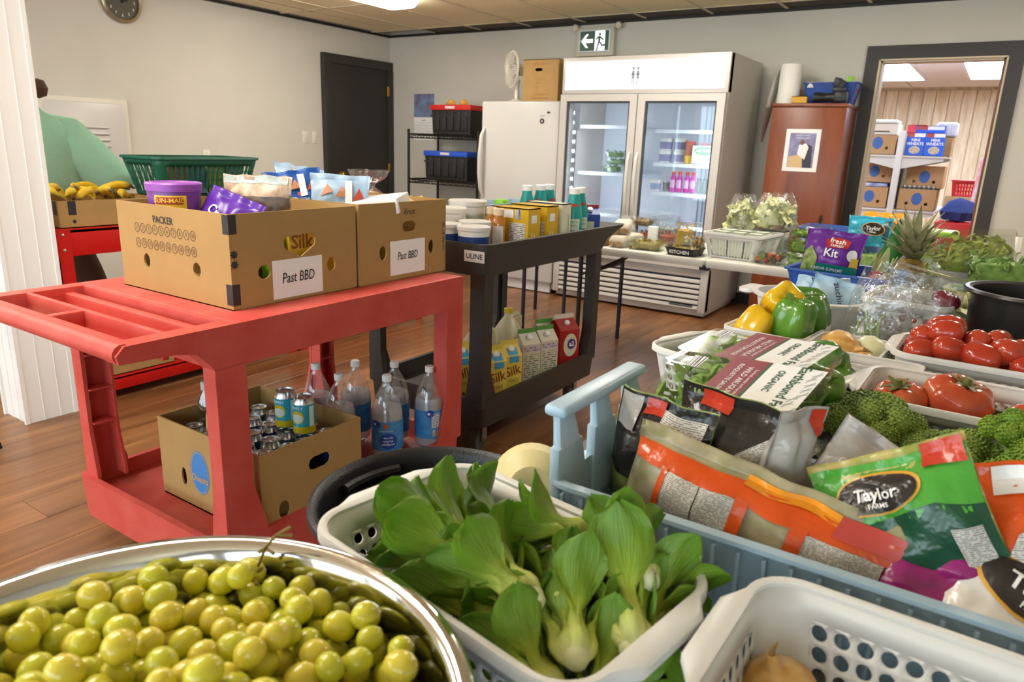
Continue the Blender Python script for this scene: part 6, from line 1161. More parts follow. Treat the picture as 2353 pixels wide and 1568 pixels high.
def onion(lab, loc, rot, r, m, sprout=False):
    t = T('onion', lab, 'onion', loc, 0, None, tuple(rad(x) for x in rot)); MB().lathe([(.1*r, -.92*r), (.45*r, -.85*r), (.85*r, -.5*r), (r, 0), (.88*r, .45*r), (.5*r, .82*r), (.2*r, 1.0*r), (.12*r, 1.25*r), (.1*r, 1.4*r)], 32).build('bulb', m, t)
    mb = MB(); Rr = random.Random(3)
    for k_ in range(12): a = Rr.uniform(0, 6.3); mb.tube([(.05*r*cos(a), .05*r*sin(a), -.9*r), (.25*r*cos(a), .25*r*sin(a), -1.1*r)], [.0008, .0003], 4)
    mb.build('roots', mat('onion_root', '8a6a34', .8), t); MB().tube([(0, 0, 1.35*r), (.08*r, 0, 1.6*r), (.2*r, .05*r, 1.8*r)], [.1*r, .05*r, .01*r], 6).build('dry_tip', mat('onion_root'), t)
    if sprout: MB().tube([(.1*r, 0, 1.0*r), (.5*r, .1*r, 1.4*r), (1.0*r, .1*r, 1.7*r)], [.12*r, .16*r, .04*r], 8).build('sprout', mat('sprout', '7fae35', .4), t)
onion('large golden yellow onion in the small onion basket', (-.265, 1.9, .835), (0, 75, -25), .05, ONI); onion('white onion with green sprout in the small onion basket', (-.2, 1.95, .83), (30, 60, 20), .042, ONW, True); onion('small golden onion low in the onion basket', (-.2, 1.855, .815), (90, 40, 0), .035, ONI)
onion('yellow onion at the bottom of the foreground basket', (-.092, .635, .79), (15, -10, 0), .042, ONI); onion('yellow onion at the far side of the foreground basket', (.11, .56, .785), (60, 0, 30), .04, ONI)
SQ = mat('squash_cream', 'e3d49a', .45, var=.06, vs=12)
t = T('squash', 'cream coloured round squash tucked between bok choy and blue crate', 'squash', (-.515, .855, .80), 0, None, (1.2, .3, .4)); MB().lathe([(.0, -.062), (.03, -.06), (.056, -.035), (.064, 0), (.056, .034), (.032, .055), (.01, .056), (0, .05)], 32).build('fruit', SQ, t); MB().lathe([(.006, .05), (.005, .058), (0, .059)], 8).build('stem_scar', mat('scar'), t)
# ---------------------------------------------------------------- broccoli
def crown(seed, r=.05, nl=11):
    R = random.Random(seed); mb = MB(); lumps = [(V((0, 0, r*.35)), r*.62)]
    for k_ in range(nl): a = k_*2.4; q = r*(.35 + .55*(k_/nl)**.5); lumps.append((V((q*cos(a), q*sin(a), r*(.55 - .55*(k_/nl)) + R.uniform(-.05, .08)*r)), r*R.uniform(.3, .42)))
    for c, lr in lumps:
        mb.lathe([(0, -lr), (lr*.7, -lr*.7), (lr*.96, 0), (lr*.7, lr*.66), (0, lr*.94)], 10, M=TR(*c)); n = int(260*(lr/.02)**2*.5) if lr < .028 else 300
        for i in range(n):
            z = 1 - 1.45*(i+.5)/n; ph = i*2.39996; q = math.sqrt(max(0, 1-z*z)); p_ = c + V((q*cos(ph), q*sin(ph), z))*lr*R.uniform(.95, 1.04)
            if p_.z < -.3*r or (p_.length < r*.6 and p_.z < r*.4): continue
            b = .0021*R.uniform(.8, 1.25); mb.add([p_+V(d_)*b for d_ in ((1, 0, 0), (0, 1, 0), (-1, 0, 0), (0, -1, 0), (0, 0, 1), (0, 0, -1))], [(0, 1, 4), (1, 2, 4), (2, 3, 4), (3, 0, 4), (1, 0, 5), (2, 1, 5), (3, 2, 5), (0, 3, 5)])
    return mb.mesh('crown', mat('broccoli', '6d8c3e', .65, col2='a0b656', vs=26), 180)
CR = [crown(1, .056), crown(2, .046, 9), crown(3, .042, 8)]
CRY = []
for c in CR: q = c.copy(); q.materials[0] = mat('broccoli_bright', '6f9a2e', .6, col2='a0b83c', vs=26); CRY.append(q)
STK = MB().lathe([(.016, -.07), (.018, -.04), (.024, -.015), (.03, .0)], 12, lobes=5, la=.08).mesh('stalk', mat('broc_stalk', '9ab368', .5), 60)
for i, (l, m_, sc, rt, lab, br) in enumerate((((-.115, 1.30, .845), 0, 1.35, (-12, -8, 0), 'biggest dark green broccoli crown at the left of the bowl', 0), ((-.03, 1.26, .835), 1, 1.0, (0, 5, 50), 'medium broccoli crown right of the biggest one', 0), ((.03, 1.285, .84), 2, 1.25, (5, 8, 80), 'knobbly broccoli crown in the middle of the bowl', 0), ((-.05, 1.19, .825), 1, .95, (-20, 0, 20), 'yellowish broccoli crown at the near bowl edge', 1), ((.02, 1.2, .83), 0, .85, (-15, 10, 120), 'broccoli crown at the near right of the bowl', 0), ((.1, 1.3, .87), 0, 1.1, (10, 20, 30), 'bright green broccoli crown high at the right edge', 1), ((.115, 1.21, .85), 1, 1.25, (-15, 25, 70), 'bright green broccoli crown below the high right one', 1), ((.1, 1.12, .835), 2, 1.2, (-30, 20, 10), 'bright green broccoli crown nearest the blue crate', 1))):
    t = T('broccoli', lab, 'broccoli', l, 0, None, tuple(rad(x) for x in rt)); t.scale = (sc,)*3; place((CRY if br else CR)[m_], 'crown', t); place(STK, 'stalk', t)
tag(MB().lathe([(.09, 0), (.11, .006), (.155, .05), (.17, .095), (.186, .098), (.186, .103), (.166, .103), (.15, .055), (.105, .012), (0, .01)], 56).build('glass_bowl', film('bowl_glass', 'eef3f1', .12, .04), None, (-.005, 1.245, TA), smooth=60), 'wide rimmed clear bowl holding broccoli crowns', 'bowl')
# ---------------------------------------------------------------- salad greens in labelled clamshells
MAR = mat('label_maroon', '8a3444', .45); LG = mat('label_green', '1f5a40', .5)
def earth(lab, loc, rot, seed):
    t = clamshell('salad_clamshell', lab, .25, .165, .08, loc, 0, GRN if seed else DGRN, .82, 170, 'organic salad clamshells', .035, tuple(rad(x) for x in rot), seed, 'salad pack')
    s = plane((0, 0, .0805), (1, 0, 0), (0, 1, 0)); d_rect(s, .038, -.076, .125, .076, 4, 4).build('label', PAPER, t); d_rect(s, -.03, -.076, .033, .076, 4, 4).build('label', MAR, t); d_rect(s, .033, -.076, .038, .076).build('label', LG, t)
    d_text(s, 'Earthbound Farm', .092, .0, .0155, rot=-90, off=.0012, bold=.02).build('lettering', LG, t); d_text(s, 'ORGANIC', .062, .02, .011, rot=-90, off=.0012, bold=.02).build('lettering', LG, t)
    mb = MB(); d_text(s, 'WILD ARUGULA', .012, .0, .0095, rot=-90, off=.0012, bold=.01, mb=mb); d_text(s, 'ROQUETTE SAUVAGE', -.006, .0, .008, rot=-90, off=.0012, bold=.01, mb=mb); d_text(s, 'Locked sweet and tender', .025, 0, .006, rot=-90, off=.0012, mb=mb); mb.build('lettering', PAPER, t)
    d_rect(s, -.095, .02, -.07, .06).build('barcode', uvmat('barcode'  , 'bars', 'f2f2f2', '202020', k=420), t)
    mb = MB(); Rr = random.Random(seed)
    for k_ in range(9):
        p0 = V((.112 + Rr.uniform(-.004, .008), -.07 + .016*k_)); d_rect(plane((p0.x, p0.y, .081), V((.4, .9, 0)).normalized(), V((-.9, .4, 0)).normalized()), -.012, -.0004, .012, .0004, mb=mb); d_rect(plane((p0.x, p0.y, .081), V((.9, .5, 0)).normalized(), V((-.5, .9, 0)).normalized()), -.008, -.0004, .008, .0004, mb=mb)
    stuff(mb.build('leaf_drawing', mat('print_slate', '4a5a62', .6), t)); return t
earth('upper organic salad clamshell with white label, lying on another', (-.315, 1.285, .885), (7, -3, -13), 1); earth('front organic salad clamshell with white label, leaning on the crate', (-.295, 1.125, .872), (15, -4, -10), 2); earth('lowest organic salad clamshell under the other two', (-.30, 1.215, .742), (0, 0, -10), 3)
# ---------------------------------------------------------------- table by the fridge
def eggbox(lab, loc, rz, m):
    t = T('egg_carton', lab, 'egg carton', loc, rz); mb = MB()
    MB().loft([[(x, y, z) for x, y in rr(.1*k_, .29*k_, .02, 3)] for z, k_ in ((.0, .8), (.035, 1), (.036, 1.03), (.04, 1.03))]).build('tray', m, t)
    MB().loft([[(x, y, z) for x, y in rr(.1*k_, .29*k_, .025, 4)] for z, k_ in ((.04, 1.02), (.05, 1), (.066, .9), (.072, .78))]).build('lid', m, t)
    for x in (-.025, .025): MB().lathe([(.017, 0), (.016, .004), (.01, .005), (0, .003)], 12, M=TR(x, -.146, .025) @ RX(90)).build('cup_end', mat('pulp_shadow', 'b08a5c', .9), t)
PULPB = mat('pulp_brown', 'b5905e', .95, bump=.4, bs=140); PULPG = mat('pulp_grey', 'c9c0ae', .95, bump=.4, bs=140)
eggbox('brown pulp egg carton at the left end of the white fold table', (-1.985, 4.06, TC), 6, PULPB); eggbox('grey pulp egg carton beside the brown one on the white fold table', (-1.845, 4.06, TC), -4, PULPG); eggbox('grey pulp egg carton stacked on the lower ones', (-1.9, 4.1, TC+.074), 20, PULPG)
PASTA = mat('pasta_gold', 'b59238', .5, col2='8a8a3a', vs=60); REDS = mat('salsa_red', 'b5502a', .5, col2='8a3a22', vs=50); YELS = mat('mango_yellow', 'd9b52a', .5, col2='c9921e', vs=50); MIX = mat('stir_mix', '6d7a34', .5, col2='c97a2c', vs=40); BRN = mat('brown_cake', '7a5c3c', .6, col2='a08a6a', vs=60)
clamshell('deli_pack', 'clear pack of golden pasta salad at the table front edge', .2, .15, .07, (-1.68, 4.0, TC), 3, PASTA, .8, 110, None, .03, seed=3, cat='deli pack')
t = T('kitchen_tray', 'black deli tray printed KITCHEN with clear lid on the fold table', 'deli tray', (-1.435, 3.96, TC), -4); MB().tray(.19, .15, .045, .002, .02, .012, .004).build('tray', BLK, t); MB().loft([[(x, y, z) for x, y in rr(.19*k_, .15*k_, .02, 3)] for z, k_ in ((.045, 1.02), (.05, 1), (.07, .92))], False, True).build('lid', CL, t); stuff(leafmass(.16, .12, .045, 90, 5).build('filling', PASTA, t, (0, 0, .004)))
d_text(plane((0, -.0725, .022), (1, 0, 0), V((0, -.22, 1)).normalized()), 'KITCHEN', 0, 0, .02, off=.006, bold=.02).build('lettering', PAPER, t)
for i, (x, y, w_, d_, h_, f, lab, dz) in enumerate(((-1.84, 4.33, .14, .14, .1, REDS, 'clear pack of red stew behind the egg cartons', 0), (-1.87, 4.35, .14, .14, .06, BRN, 'clear pack of brown cake on the red stew pack', .102), (-1.655, 4.25, .12, .12, .12, REDS, 'clear pack of red sauce in the middle of the fold table', 0), (-1.73, 4.42, .14, .12, .17, mat('rice_grey', '9aa0a8', .6, col2='c4c6c8', vs=70), 'tall clear pack of grey rice behind the red sauce', 0), (-1.53, 4.2, .11, .12, .17, YELS, 'clear cube pack of yellow mango on the fold table', 0), (-1.4, 4.07, .075, .08, .135, MIX, 'tall clear cup of mixed vegetables beside the slotted basket', 0), (-1.47, 4.08, .05, .08, .12, mat('cup_cream', 'd9cbb0', .6), 'tall clear cup of cream dip beside the mixed vegetable cup', 0))): clamshell('deli_pack', lab, w_, d_, h_, (x, y, TC + dz), (7*i) % 11 - 5, f, .72 if f is not YELS else .9, 90, None, .022, seed=10+i, cat='deli pack')
clearbag('bread_bag', 'crumpled clear bag standing behind the egg cartons', .06, .16, (-1.95, 4.3, TC), 14, .6, flare=.3)
tag(MB().rbox(-.028, -.02, 0, .028, .02, .12, .004).build('receipt_box', PAPER, None, (-1.73, 4.18, TC), (0, 0, .1)), 'small white box between the deli packs', 'box')
SLB = perf_basket(.33, .36, .135, .025, .03, .0085, .021, .007, 0, rows=2, slotz=.024, hol=5)
put_basket('slotted_basket', 'white slotted basket with boxed herbs on the fold table', SLB, (-1.165, 4.14, TC), -6, cat='basket')
for i in range(6):
    t, S = carton('herb_box', 'white and green herb box in the slotted basket, %s' % ('front left', 'front middle', 'front right', 'rear left', 'rear middle', 'rear right')[i], 'box', .085, .08, .135, (-1.255 + .092*(i % 3), 4.05 + .12*(i//3), TC+.012), -6, None, False, 'herb boxes in the slotted basket', m=mat('herb_white', 'cfd6c2', .5)); d_rect(S['f'], -.04, .1, .04, .122).build('label', mat('fin_green'), t); d_oval(S['f'], .0, .111, .007, .005, off=.0014).build('logo', STR_, t)
def lettuce(lab, loc, r, h, seed, sx=1, sy=1):
    t = T('lettuce_bag', lab, 'lettuce', loc, seed*30, 'bagged lettuce on the fold table'); R = random.Random(seed); mb = MB()
    for k_ in range(60):
        a = R.uniform(0, 6.3); q = r*R.random()**.5; M_ = TR(q*cos(a)*sx, q*sin(a)*sy, h*R.uniform(.2, .95)*(1-.3*q/r)) @ Euler((R.uniform(-1.4, 1.4), R.uniform(-1.4, 1.4), a)).to_matrix().to_4x4(); L_ = R.uniform(.05, .09)
        g = [[(L_*(i/4-.5), L_*.8*(j/4-.5), .012*sin(7*i/4+k_)*sin(6*j/4) + .01*R.uniform(-1, 1)) for i in range(5)] for j in range(5)]; mb.loft(g, False, False, M=M_, close=False)
    mb.lathe([(0, .02), (r*.7, .03), (r*.75, h*.45), (r*.3, h*.65), (0, h*.68)], 12, M=SCL(sx, sy, 1)); stuff(mb.build('leaves', LET, t, smooth=60))
    rg = []; n = 26
    for j in range(9):
        v = j/8; q = r*(1.12 if 0 < j < 6 else (.9 if j == 0 else 1.12-.12*(j-5)))
        rg.append([(sx*q*cos(2*pi*i/n)*(1+.1*noise.noise((cos(2*pi*i/n)*2+seed, sin(2*pi*i/n)*2, v*3))), sy*q*sin(2*pi*i/n)*(1+.1*noise.noise((cos(2*pi*i/n)*2, sin(2*pi*i/n)*2+seed, v*3))), h*v*1.1 + .02*noise.noise((i*.7, seed, v))) for i in range(n)])
    MB().loft(rg, True, False).build('wrapper', BAGF, t, smooth=180)
lettuce('pale lettuce bag on the right rear of the slotted basket', (-1.06, 4.38, TC+.15), .11, .19, 2, 1.1, .8); lettuce('pale yellow lettuce bag on the left rear of the slotted basket', (-1.25, 4.38, TC+.12), .095, .2, 4, 1.0, .8)
for i, (x, y, z) in enumerate(((-1.06, 4.36, 0), (-1.24, 4.36, 0))): carton('flat_carton', 'low box under the pale lettuce, %s' % ('right' if i == 0 else 'left'), 'box', .16, .1, .145 if i == 0 else .115, (x, y+.02, TC), 0, None, False, m=mat('herb_white'))
t = clamshell('tomato_pack', 'clear pack of mixed red and orange snack tomatoes on the fold table', .16, .13, .075, (-.965, 4.0, TC), -8, None, cat='tomato pack')
R = random.Random(8); sm = {}
for i in range(18):
    c = R.choice(['c2482a', 'd9702a', 'b5332a', '7a9a3a', '5c2a22']); k_ = sm.setdefault(c, MB().lathe([(0, -1), (.7, -.7), (1, 0), (.7, .7), (0, 1)], 10).mesh('snack_tomato', mat('st' + c, c, .25), 180)); place(k_, 'snack_tomato', t, (-.055+.022*(i % 6), -.035+.035*(i//6), .018 + .018*R.random() + (.018 if i % 2 else 0)), None, .016)
for i, z in enumerate((0, .08, .16)): clamshell('greens_pack', 'clear pack of green salad leaves on the fold table, %s' % ('bottom of the stack', 'middle of the stack', 'top of the stack, nearly empty')[i], .19, .15, .08 if i < 2 else .06, (-.795 + .008*i, 4.0, TC+z+.001*i), -5, GRN, .85 if i < 2 else .5, 130, 'stacked greens packs', .03, seed=20+i, cat='salad pack')
t = T('blue_tub', 'royal blue tub with rolled rim at the rear of the fold table', 'tub', (-.68, 4.38, TC)); BLT = mat('tub_blue', '2a5ab0', .35); MB().tray(.42, .3, .19, .004, .03, .03, .012).build('tub', BLT, t)
clamshell('carrot_pack', 'clear pack of orange carrot sticks on the blue rear tub', .17, .12, .05, (-.62, 4.2, TC+.001), 0, mat('carrot', 'd9832c', .5, col2='8aa03a', vs=30), .8, 70, None, .03, seed=31, cat='veg pack')
t, S = pack('salad_box_bag', 'teal salad bag with black oval logo at the rear of the fold table', .22, .16, .07, (-.53, 4.18, TC+.13), (-30, 0, 3), mat('kit_teal', '2a9cb8', .3), 33, cat='salad bag'); taylor(S, t, .02, .08, .055, .032, 0); d_rect(S, .07, .02, .1, .14, 3, 6, off=.002).build('dark_corner', mat('kit_slate', '2a4a58', .3), t)
t, S = pack('salad_box_bag', 'orange topped salad bag behind the teal one', .2, .13, .06, (-.5, 4.34, TC+.19), (-40, 0, 0), ORY, 35, cat='salad bag')
carton('flat_carton', 'low carton under the teal and orange salad bags', 'box', .34, .26, .13, (-.5, 4.3, TC), 0, None, False) if 0 else None
clamshell('greens_pack', 'teal labelled clear pack under the teal salad bag', .24, .2, .13, (-.5, 4.22, TC), 2, GRN, .8, 90, None, .035, seed=36, cat='salad pack')
t = T('lime_lid_tub', 'clear food tub with lime green lid behind the pineapple', 'tub', (-.24, 3.86, TC)); MB().tray(.24, .17, .24, .003, .02, .015, .004).build('tub', CL, t); MB().loft([[(x, y, z) for x, y in rr(.25*k_, .18*k_, .025, 4)] for z, k_ in ((.24, 1), (.255, 1), (.262, .93))]).build('lid', mat('lime_lid', '9ccf3a', .35), t); stuff(leafmass(.2, .14, .2, 120, 38, .04).build('filling', mat('pear_green', 'c9cf8a', .5, col2='a9bf5a', vs=20), t, (0, 0, .005)))
# ---------------------------------------------------------------- second white table
t = T('blue_tub', 'bright blue tub on the white table holding a purple salad bag', 'tub', (-.425, 2.93, TA), -6); MB().tray(.35, .3, .155, .004, .025, .03, .014).build('tub', BLT, t)
MB().rbox(-.2, -.06, .125, -.185, .06, .15, .004).build('grip', BLT, t); MB().rbox(.185, -.06, .125, .2, .06, .15, .004).build('grip', BLT, t)
t, S = pack('salad_kit', 'purple caesar salad kit bag standing in the blue tub', .21, .19, .09, (-.48, 2.87, TA+.11), (-12, 3, 2), mat('kit_purple', '6a2a94', .3), 41, cat='salad bag')
d_rect(S, -.1, .018, .1, .06, 12, 4, off=.0014).build('teal_band', mat('kit_tealgreen', '1f7a68', .3), t); d_poly(S, [(-.02, .12), (.055, .125), (.06, .155), (.02, .165), (-.03, .15)], off=.0018, cuts=2).build('logo', mat('fresh_red', 'c22a2a', .35), t)
d_text(S, 'fresh', .015, .148, .02, off=.003, bold=.02).build('lettering', PAPER, t); d_text(S, 'EXPRESS', .016, .13, .009, off=.003, bold=.02).build('lettering', PAPER, t); d_text(S, 'Kit', .0, .1, .03, off=.003, bold=.02).build('lettering', PAPER, t); d_text(S, 'CAESAR SUPREME', -.005, .042, .01, off=.003, bold=.01).build('lettering', PAPER, t)
d_poly(S, [(-.104, .0), (-.05, .0), (-.045, .08), (-.075, .12), (-.1, .1)], off=.0024, cuts=3).build('picture', mat('salad_photo', 'a9b56a', .4, col2='5f7a3a', vs=60), t); d_oval(S, .075, .1, .018, .022, off=.0024).build('picture', WHP, t); d_poly(S, [(.07, .06), (.1, .06), (.1, .095), (.075, .09)], off=.003, cuts=1).build('picture', mat('cheese_yel'), t)
tag(MB().lathe([(0, 0), (.02, .004), (.025, .02), (.02, .04), (0, .045)], 12).build('radish', mat('radish', '9a2430', .3), None, (-.31, 2.83, TA+.13)), 'red radish in the bright blue tub', 'radish')
for i, (x, y, rz) in enumerate(((-.36, 3.02, 20), (-.32, 2.95, 40))):
    t = T('corn_cob', 'husked corn cob leaning in the bright blue tub, %s' % ('rear' if i == 0 else 'front'), 'corn', (x, y, TA+.03), 0, None, (rad(-25), rad(25), rad(rz))); MB().lathe([(.012, 0), (.024, .03), (.024, .12), (.012, .18), (0, .2)], 14).build('ear', mat('corn_pale', 'd9cf8a', .5), t)
    for a in (0, 120, 240): MB().loft([[(.025, -.02, .0), (.028, 0, .0), (.025, .02, .0)], [(.03, -.024, .08), (.036, 0, .08), (.03, .024, .08)], [(.035, -.004, .22), (.04, 0, .22), (.035, .004, .22)]], False, False, close=False, M=RZ(a)).build('husk', mat('husk_green', '9cb066', .6, col2='c4c890', vs=20), t)
t, S = pack('veg_bag', 'dark green and white vegetable bag behind the pineapple crown', .16, .26, .06, (-.34, 3.33, TA+.06), (-12, 24, 10), mat('bag_green', '2c7a34', .35), 43, cat='bag'); d_poly(S, [(-.02, .02), (.07, .02), (.07, .24), (.03, .24)], off=.0016, cuts=3).build('white_panel', PAPER, t)
tag(MB().rbox(-.1, -.09, 0, .1, .09, .07, .006).build('produce_box', mat('herb_white'), None, (-.34, 3.35, TA)), 'white box propping the dark green vegetable bag', 'box')
# pineapple
t = T('pineapple', 'whole pineapple with spiky grey green crown lying behind the tomatoes', 'pineapple', (-.245, 3.3, TA+.055), 0); 
MB().lathe([(0, -.06), (.04, -.055), (.056, -.02), (.058, .04), (.048, .08), (.03, .1), (0, .104)], 28).build('fruit', mat('pine_skin', '8a6a2c', .6, col2='a98a3c', vs=60, bump=.8, bs=90), t, (0, 0, .02))
pl = MB(); rg = []
for v in range(7): q = v/6; rg.append([(.004 + .06*q**1.7, s_*.021*(1-q**2.2) , .165*q) for s_ in (-1, -.5, 0, .5, 1)])
for r_ in rg: r_[2] = (r_[2][0]-.003, 0, r_[2][2])
plm = MB().loft(rg, False, False, close=False).mesh('leaf', mat('pine_leaf', '80865a', .55, col2='aaa27c', vs=30), 60)
for i in range(34): q = i/33; place(plm, 'leaf', t, (0, 0, .115 + .03*(1-q)), (0, rad(4 + 38*q), rad(i*137.5)), (.9+.25*(1-q), 1, .75 + .6*(1-q)*(.5+.5*((i*7) % 5)/5)))
# big salad clamshells at the right
LM = mat('spring_mix', '7a7a48', .5, col2='b0c04a', vs=26)
clamshell('salad_clamshell', 'large clear box of spring mix leaves, tilted on the others', .26, .2, .14, (-.02, 3.2, TA+.155), 0, LM, .9, 220, 'large salad boxes', .045, (rad(24), rad(-6), rad(-4)), 51, 'salad pack'); clamshell('salad_clamshell', 'large clear box of romaine leaves below the tilted one', .26, .2, .15, (.05, 3.02, TA+.0), 0, GRN, .92, 200, 'large salad boxes', .045, (rad(0), rad(0), rad(-6)), 52, 'salad pack'); clamshell('salad_clamshell', 'clear box of salad leaves behind the pineapple crown', .22, .18, .15, (-.16, 3.5, TA), 0, LM, .9, 160, 'large salad boxes', .045, None, 53, 'salad pack'); clamshell('salad_clamshell', 'clear box of salad leaves carrying the tilted one', .24, .18, .14, (-.03, 3.28, TA), 0, GRN, .9, 160, 'large salad boxes', .045, None, 54, 'salad pack')
clamshell('salad_clamshell', 'clear box of leafy greens on top of the romaine box', .24, .18, .1, (.07, 3.02, TA+.153), 0, GRN, .9, 180, 'large salad boxes', .045, (0, rad(-4), rad(4)), 55, 'salad pack')
tag(MB().rbox(-.05, -.03, 0, .05, .03, .17, .004).build('grey_card', GREY, None, (-.085, 3.07, TA)), 'grey card box between pineapple and salad boxes', 'box')
t, S = pack('chip_bag', 'red foil bag at the far right edge behind the salad boxes', .14, .24, .06, (.26, 3.75, TC+.1), (-8, -8, 0), mat('foil_red', 'b5281e', .25), 47, cat='bag'); tag(MB().rbox(-.1, -.08, 0, .1, .08, .1, .006).build('produce_box', mat('herb_white'), None, (.26, 3.79, TC)), 'white box under the red foil bag', 'box')
lettuce('shredded pale lettuce bag behind the black pot', (-.04, 2.76, TA), .11, .17, 7, 1, .9); lettuce('shredded pale green lettuce bag right of the pineapple', (.12, 2.78, TA), .1, .16, 9, 1, .8)
# black pot
t = T('black_pot', 'deep black pot with glossy rolled rim at the right edge', 'pot', (.148, 2.36, TA)); MB().lathe([(.155, 0), (.16, .008), (.163, .2), (.165, .215), (.178, .217), (.183, .223), (.18, .23), (.17, .231), (.162, .225), (.158, .2), (.155, .012), (0, .01)], 72).build('pot', mat('pot_black', '201f1e', .3, bump=.05, bs=60), t)
t, S = pack('clear_pouch', 'clear wrapped bundle sticking out of the black pot', .1, .2, .05, (.16, 2.36, TA+.08), (-15, 10, 20), BAGF, 61, cat='bag')
# white tub with handles and blue pouches
t = T('white_tub', 'white oval tub with rounded handle behind the pepper basket', 'tub', (-.425, 2.3, TA), -8); WT = mat('tub_white', 'eceae6', .35)
rg = lambda a, b, z: [(a*cos(2*pi*i/40), b*sin(2*pi*i/40), z) for i in range(40)]
MB().loft([rg(.13, .1, 0), rg(.155, .125, .13), rg(.158, .128, .142), rg(.172, .14, .143), rg(.174, .142, .15), rg(.155, .125, .152), rg(.15, .12, .13), rg(.127, .097, .004)]).build('tub', WT, t); MB().loft([[(x-.185, y, z) for x, y in rr(.05, .11, .022, 5)] for z in (.138, .15)]).build('handle', WT, t); MB().loft([[(x+.185, y, z) for x, y in rr(.05, .11, .022, 5)] for z in (.138, .15)]).build('handle', WT, t)
BPM = mat('pouch_blue', '8ab4d6', .3, col2='c4dae8', vs=16, bump=.4, bs=40)
for i, (x, y, rz, s_) in enumerate(((-.37, 2.26, 10, 1), (-.44, 2.32, -20, .9), (-.34, 2.33, 40, .9))):
    t, S = pack('blue_pouch', 'pale blue and clear food pouch in the white oval tub, %s' % ('front', 'left', 'right')[i], .15*s_, .17*s_, .04, (x, y, TA+.05), (-20, 12 - 10*i, rz), BPM, 63+i, cat='pouch', group='blue pouches in the white tub'); d_text(S, 'zuchini', .01, .12, .02, rot=-60, off=.002).build('lettering', mat('pen_navy'), t)
tag(MB().lathe([(0, -.03), (.02, -.025), (.03, 0), (.02, .025), (0, .03)], 16).build('lemon', PY, None, (-.45, 2.23, TA+.1)), 'yellow lemon peeking from the white oval tub', 'lemon')
# zucchini seen between peppers and pouches
tag(MB().tube([(-.07, 0, 0), (-.03, .01, .004), (.04, .01, .004), (.07, 0, 0)], [.006, .02, .02, .008], 12).build('zucchini', PGD, None, (-.43, 2.2, TA+.165), (0, 0, .3)), 'dark green zucchini lying on the white tub rim', 'zucchini')
# green beans in an open clear bag
R = random.Random(6); BN = mat('bean_green', '7d9a52', .5, col2='9ab06a', vs=30); bnm = [MB().tube([(-.06, 0, 0), (-.03, .004+.006*k_, .002), (.02, .006, .003), (.055, -.004*k_, 0), (.062, -.006*k_, .003)], [.0015, .0042, .0045, .0038, .001], 7).mesh('green_bean', BN, 180) for k_ in range(3)]
for i in range(30): tag(place(R.choice(bnm), 'green_bean', None, (-.225 + R.uniform(-.04, .04), 2.1 + R.uniform(-.035, .035), TA + .012 + .0032*i), (R.uniform(-.4, .4), R.uniform(-.5, .5) if i < 24 else R.uniform(-1.2, -.8), R.uniform(.5, 2.6))), 'thin green bean lying inside the open clear bag', 'green bean', 'green beans in the clear bag')
def openbag(lab, loc, w, d, h, seed, lean=(0, 0), nm='clear_bag'):
    mb = MB(); n = 36; rg = []
    for j in range(14):
        v = j/13; a = 1 + .25*v; rg.append([(w/2*a*cos(2*pi*i/n)*(1 + .16*v*noise.noise((cos(2*pi*i/n)*2.4+seed, sin(2*pi*i/n)*2.4, v*2))) + lean[0]*v*v, d/2*a*(1-.45*v)*sin(2*pi*i/n)*(1+.3*v*noise.noise((cos(2*pi*i/n)*2+seed, 5, v*3))) + lean[1]*v*v, h*v*(1 + .25*v*noise.noise((cos(2*pi*i/n)*1.3, sin(2*pi*i/n)*1.3+seed, 2)))) for i in range(n)])
    tag(MB().loft(rg, True, False).build(nm, BAGF, None, loc, smooth=180), lab, 'bag')
openbag('open clear plastic bag of green beans behind the onion basket', (-.225, 2.1, TA+.004), .14, .13, .27, 3, (.05, .02)); openbag('loose clear plastic bag draped beside the black pot', (-.075, 2.17, TA+.004), .05, .09, .2, 8, (-.01, 0)); openbag('clear plastic bag with red onions behind the beans', (-.19, 2.22, TA+.004), .1, .06, .2, 12, (0, 0))
rdm = bf[0].copy(); rdm.materials[0] = mat('beet_red', '7a2a3a', .35); tag(place(rdm, 'red_onion', None, (-.19, 2.215, TA+.04), None, .72), 'red onion in a clear bag behind the green beans', 'onion')
# tomatoes in a hinged clear box on the perforated basket
t = clamshell('tomato_pack', 'clear hinged box with yellow sticker on the tall perforated basket', .2, .15, .075, (-.135, 2.37, TA+.178), 0, None, cat='tomato pack', rot=(rad(-6), rad(10), rad(-8))); d_oval(plane((0, 0, .0758), (1, 0, 0), (0, 1, 0)), .02, .0, .035, .018).build('sticker', mat('sticker_yellow', 'e0c22a', .5), t)
for i, (x, y, z, s_, c) in enumerate(((-.07, 2.31, .205, .75, 'a'), (-.08, 2.33, .13, .8, 'b'), (-.15, 2.37, .12, .8, 'a'), (-.12, 2.3, .1, .8, 'b'), (-.19, 2.42, .1, .8, 'a'))): tag(place(bf[i % 3] if c == 'b' else rdm, 'loose_tomato', None, (x, y, TA+z*.9), (.3*i, .4, i), s_), '%s tomato in the tall perforated basket, %s' % ('orange red' if c == 'b' else 'dark red', ('on the corner by the pot', 'under the corner one', 'in the middle', 'at the near wall', 'at the back')[i]), 'tomato')
# light blue tray on the black cart
t = T('blue_tray', 'pale blue shallow tray at the back of the black cart', 'tray', (-2.12, 3.05, TZ+.001), 0); MB().tray(.19, .5, .17, .004, .03, .02, .01).build('tray', BLU, t); tag(MB().rbox(-.03, -.03, 0, .03, .03, .06, .01).build('lime_cup', mat('lime'), None, (-2.13, 3.1, TZ+.12)), 'lime green cup inside the pale blue tray', 'cup')
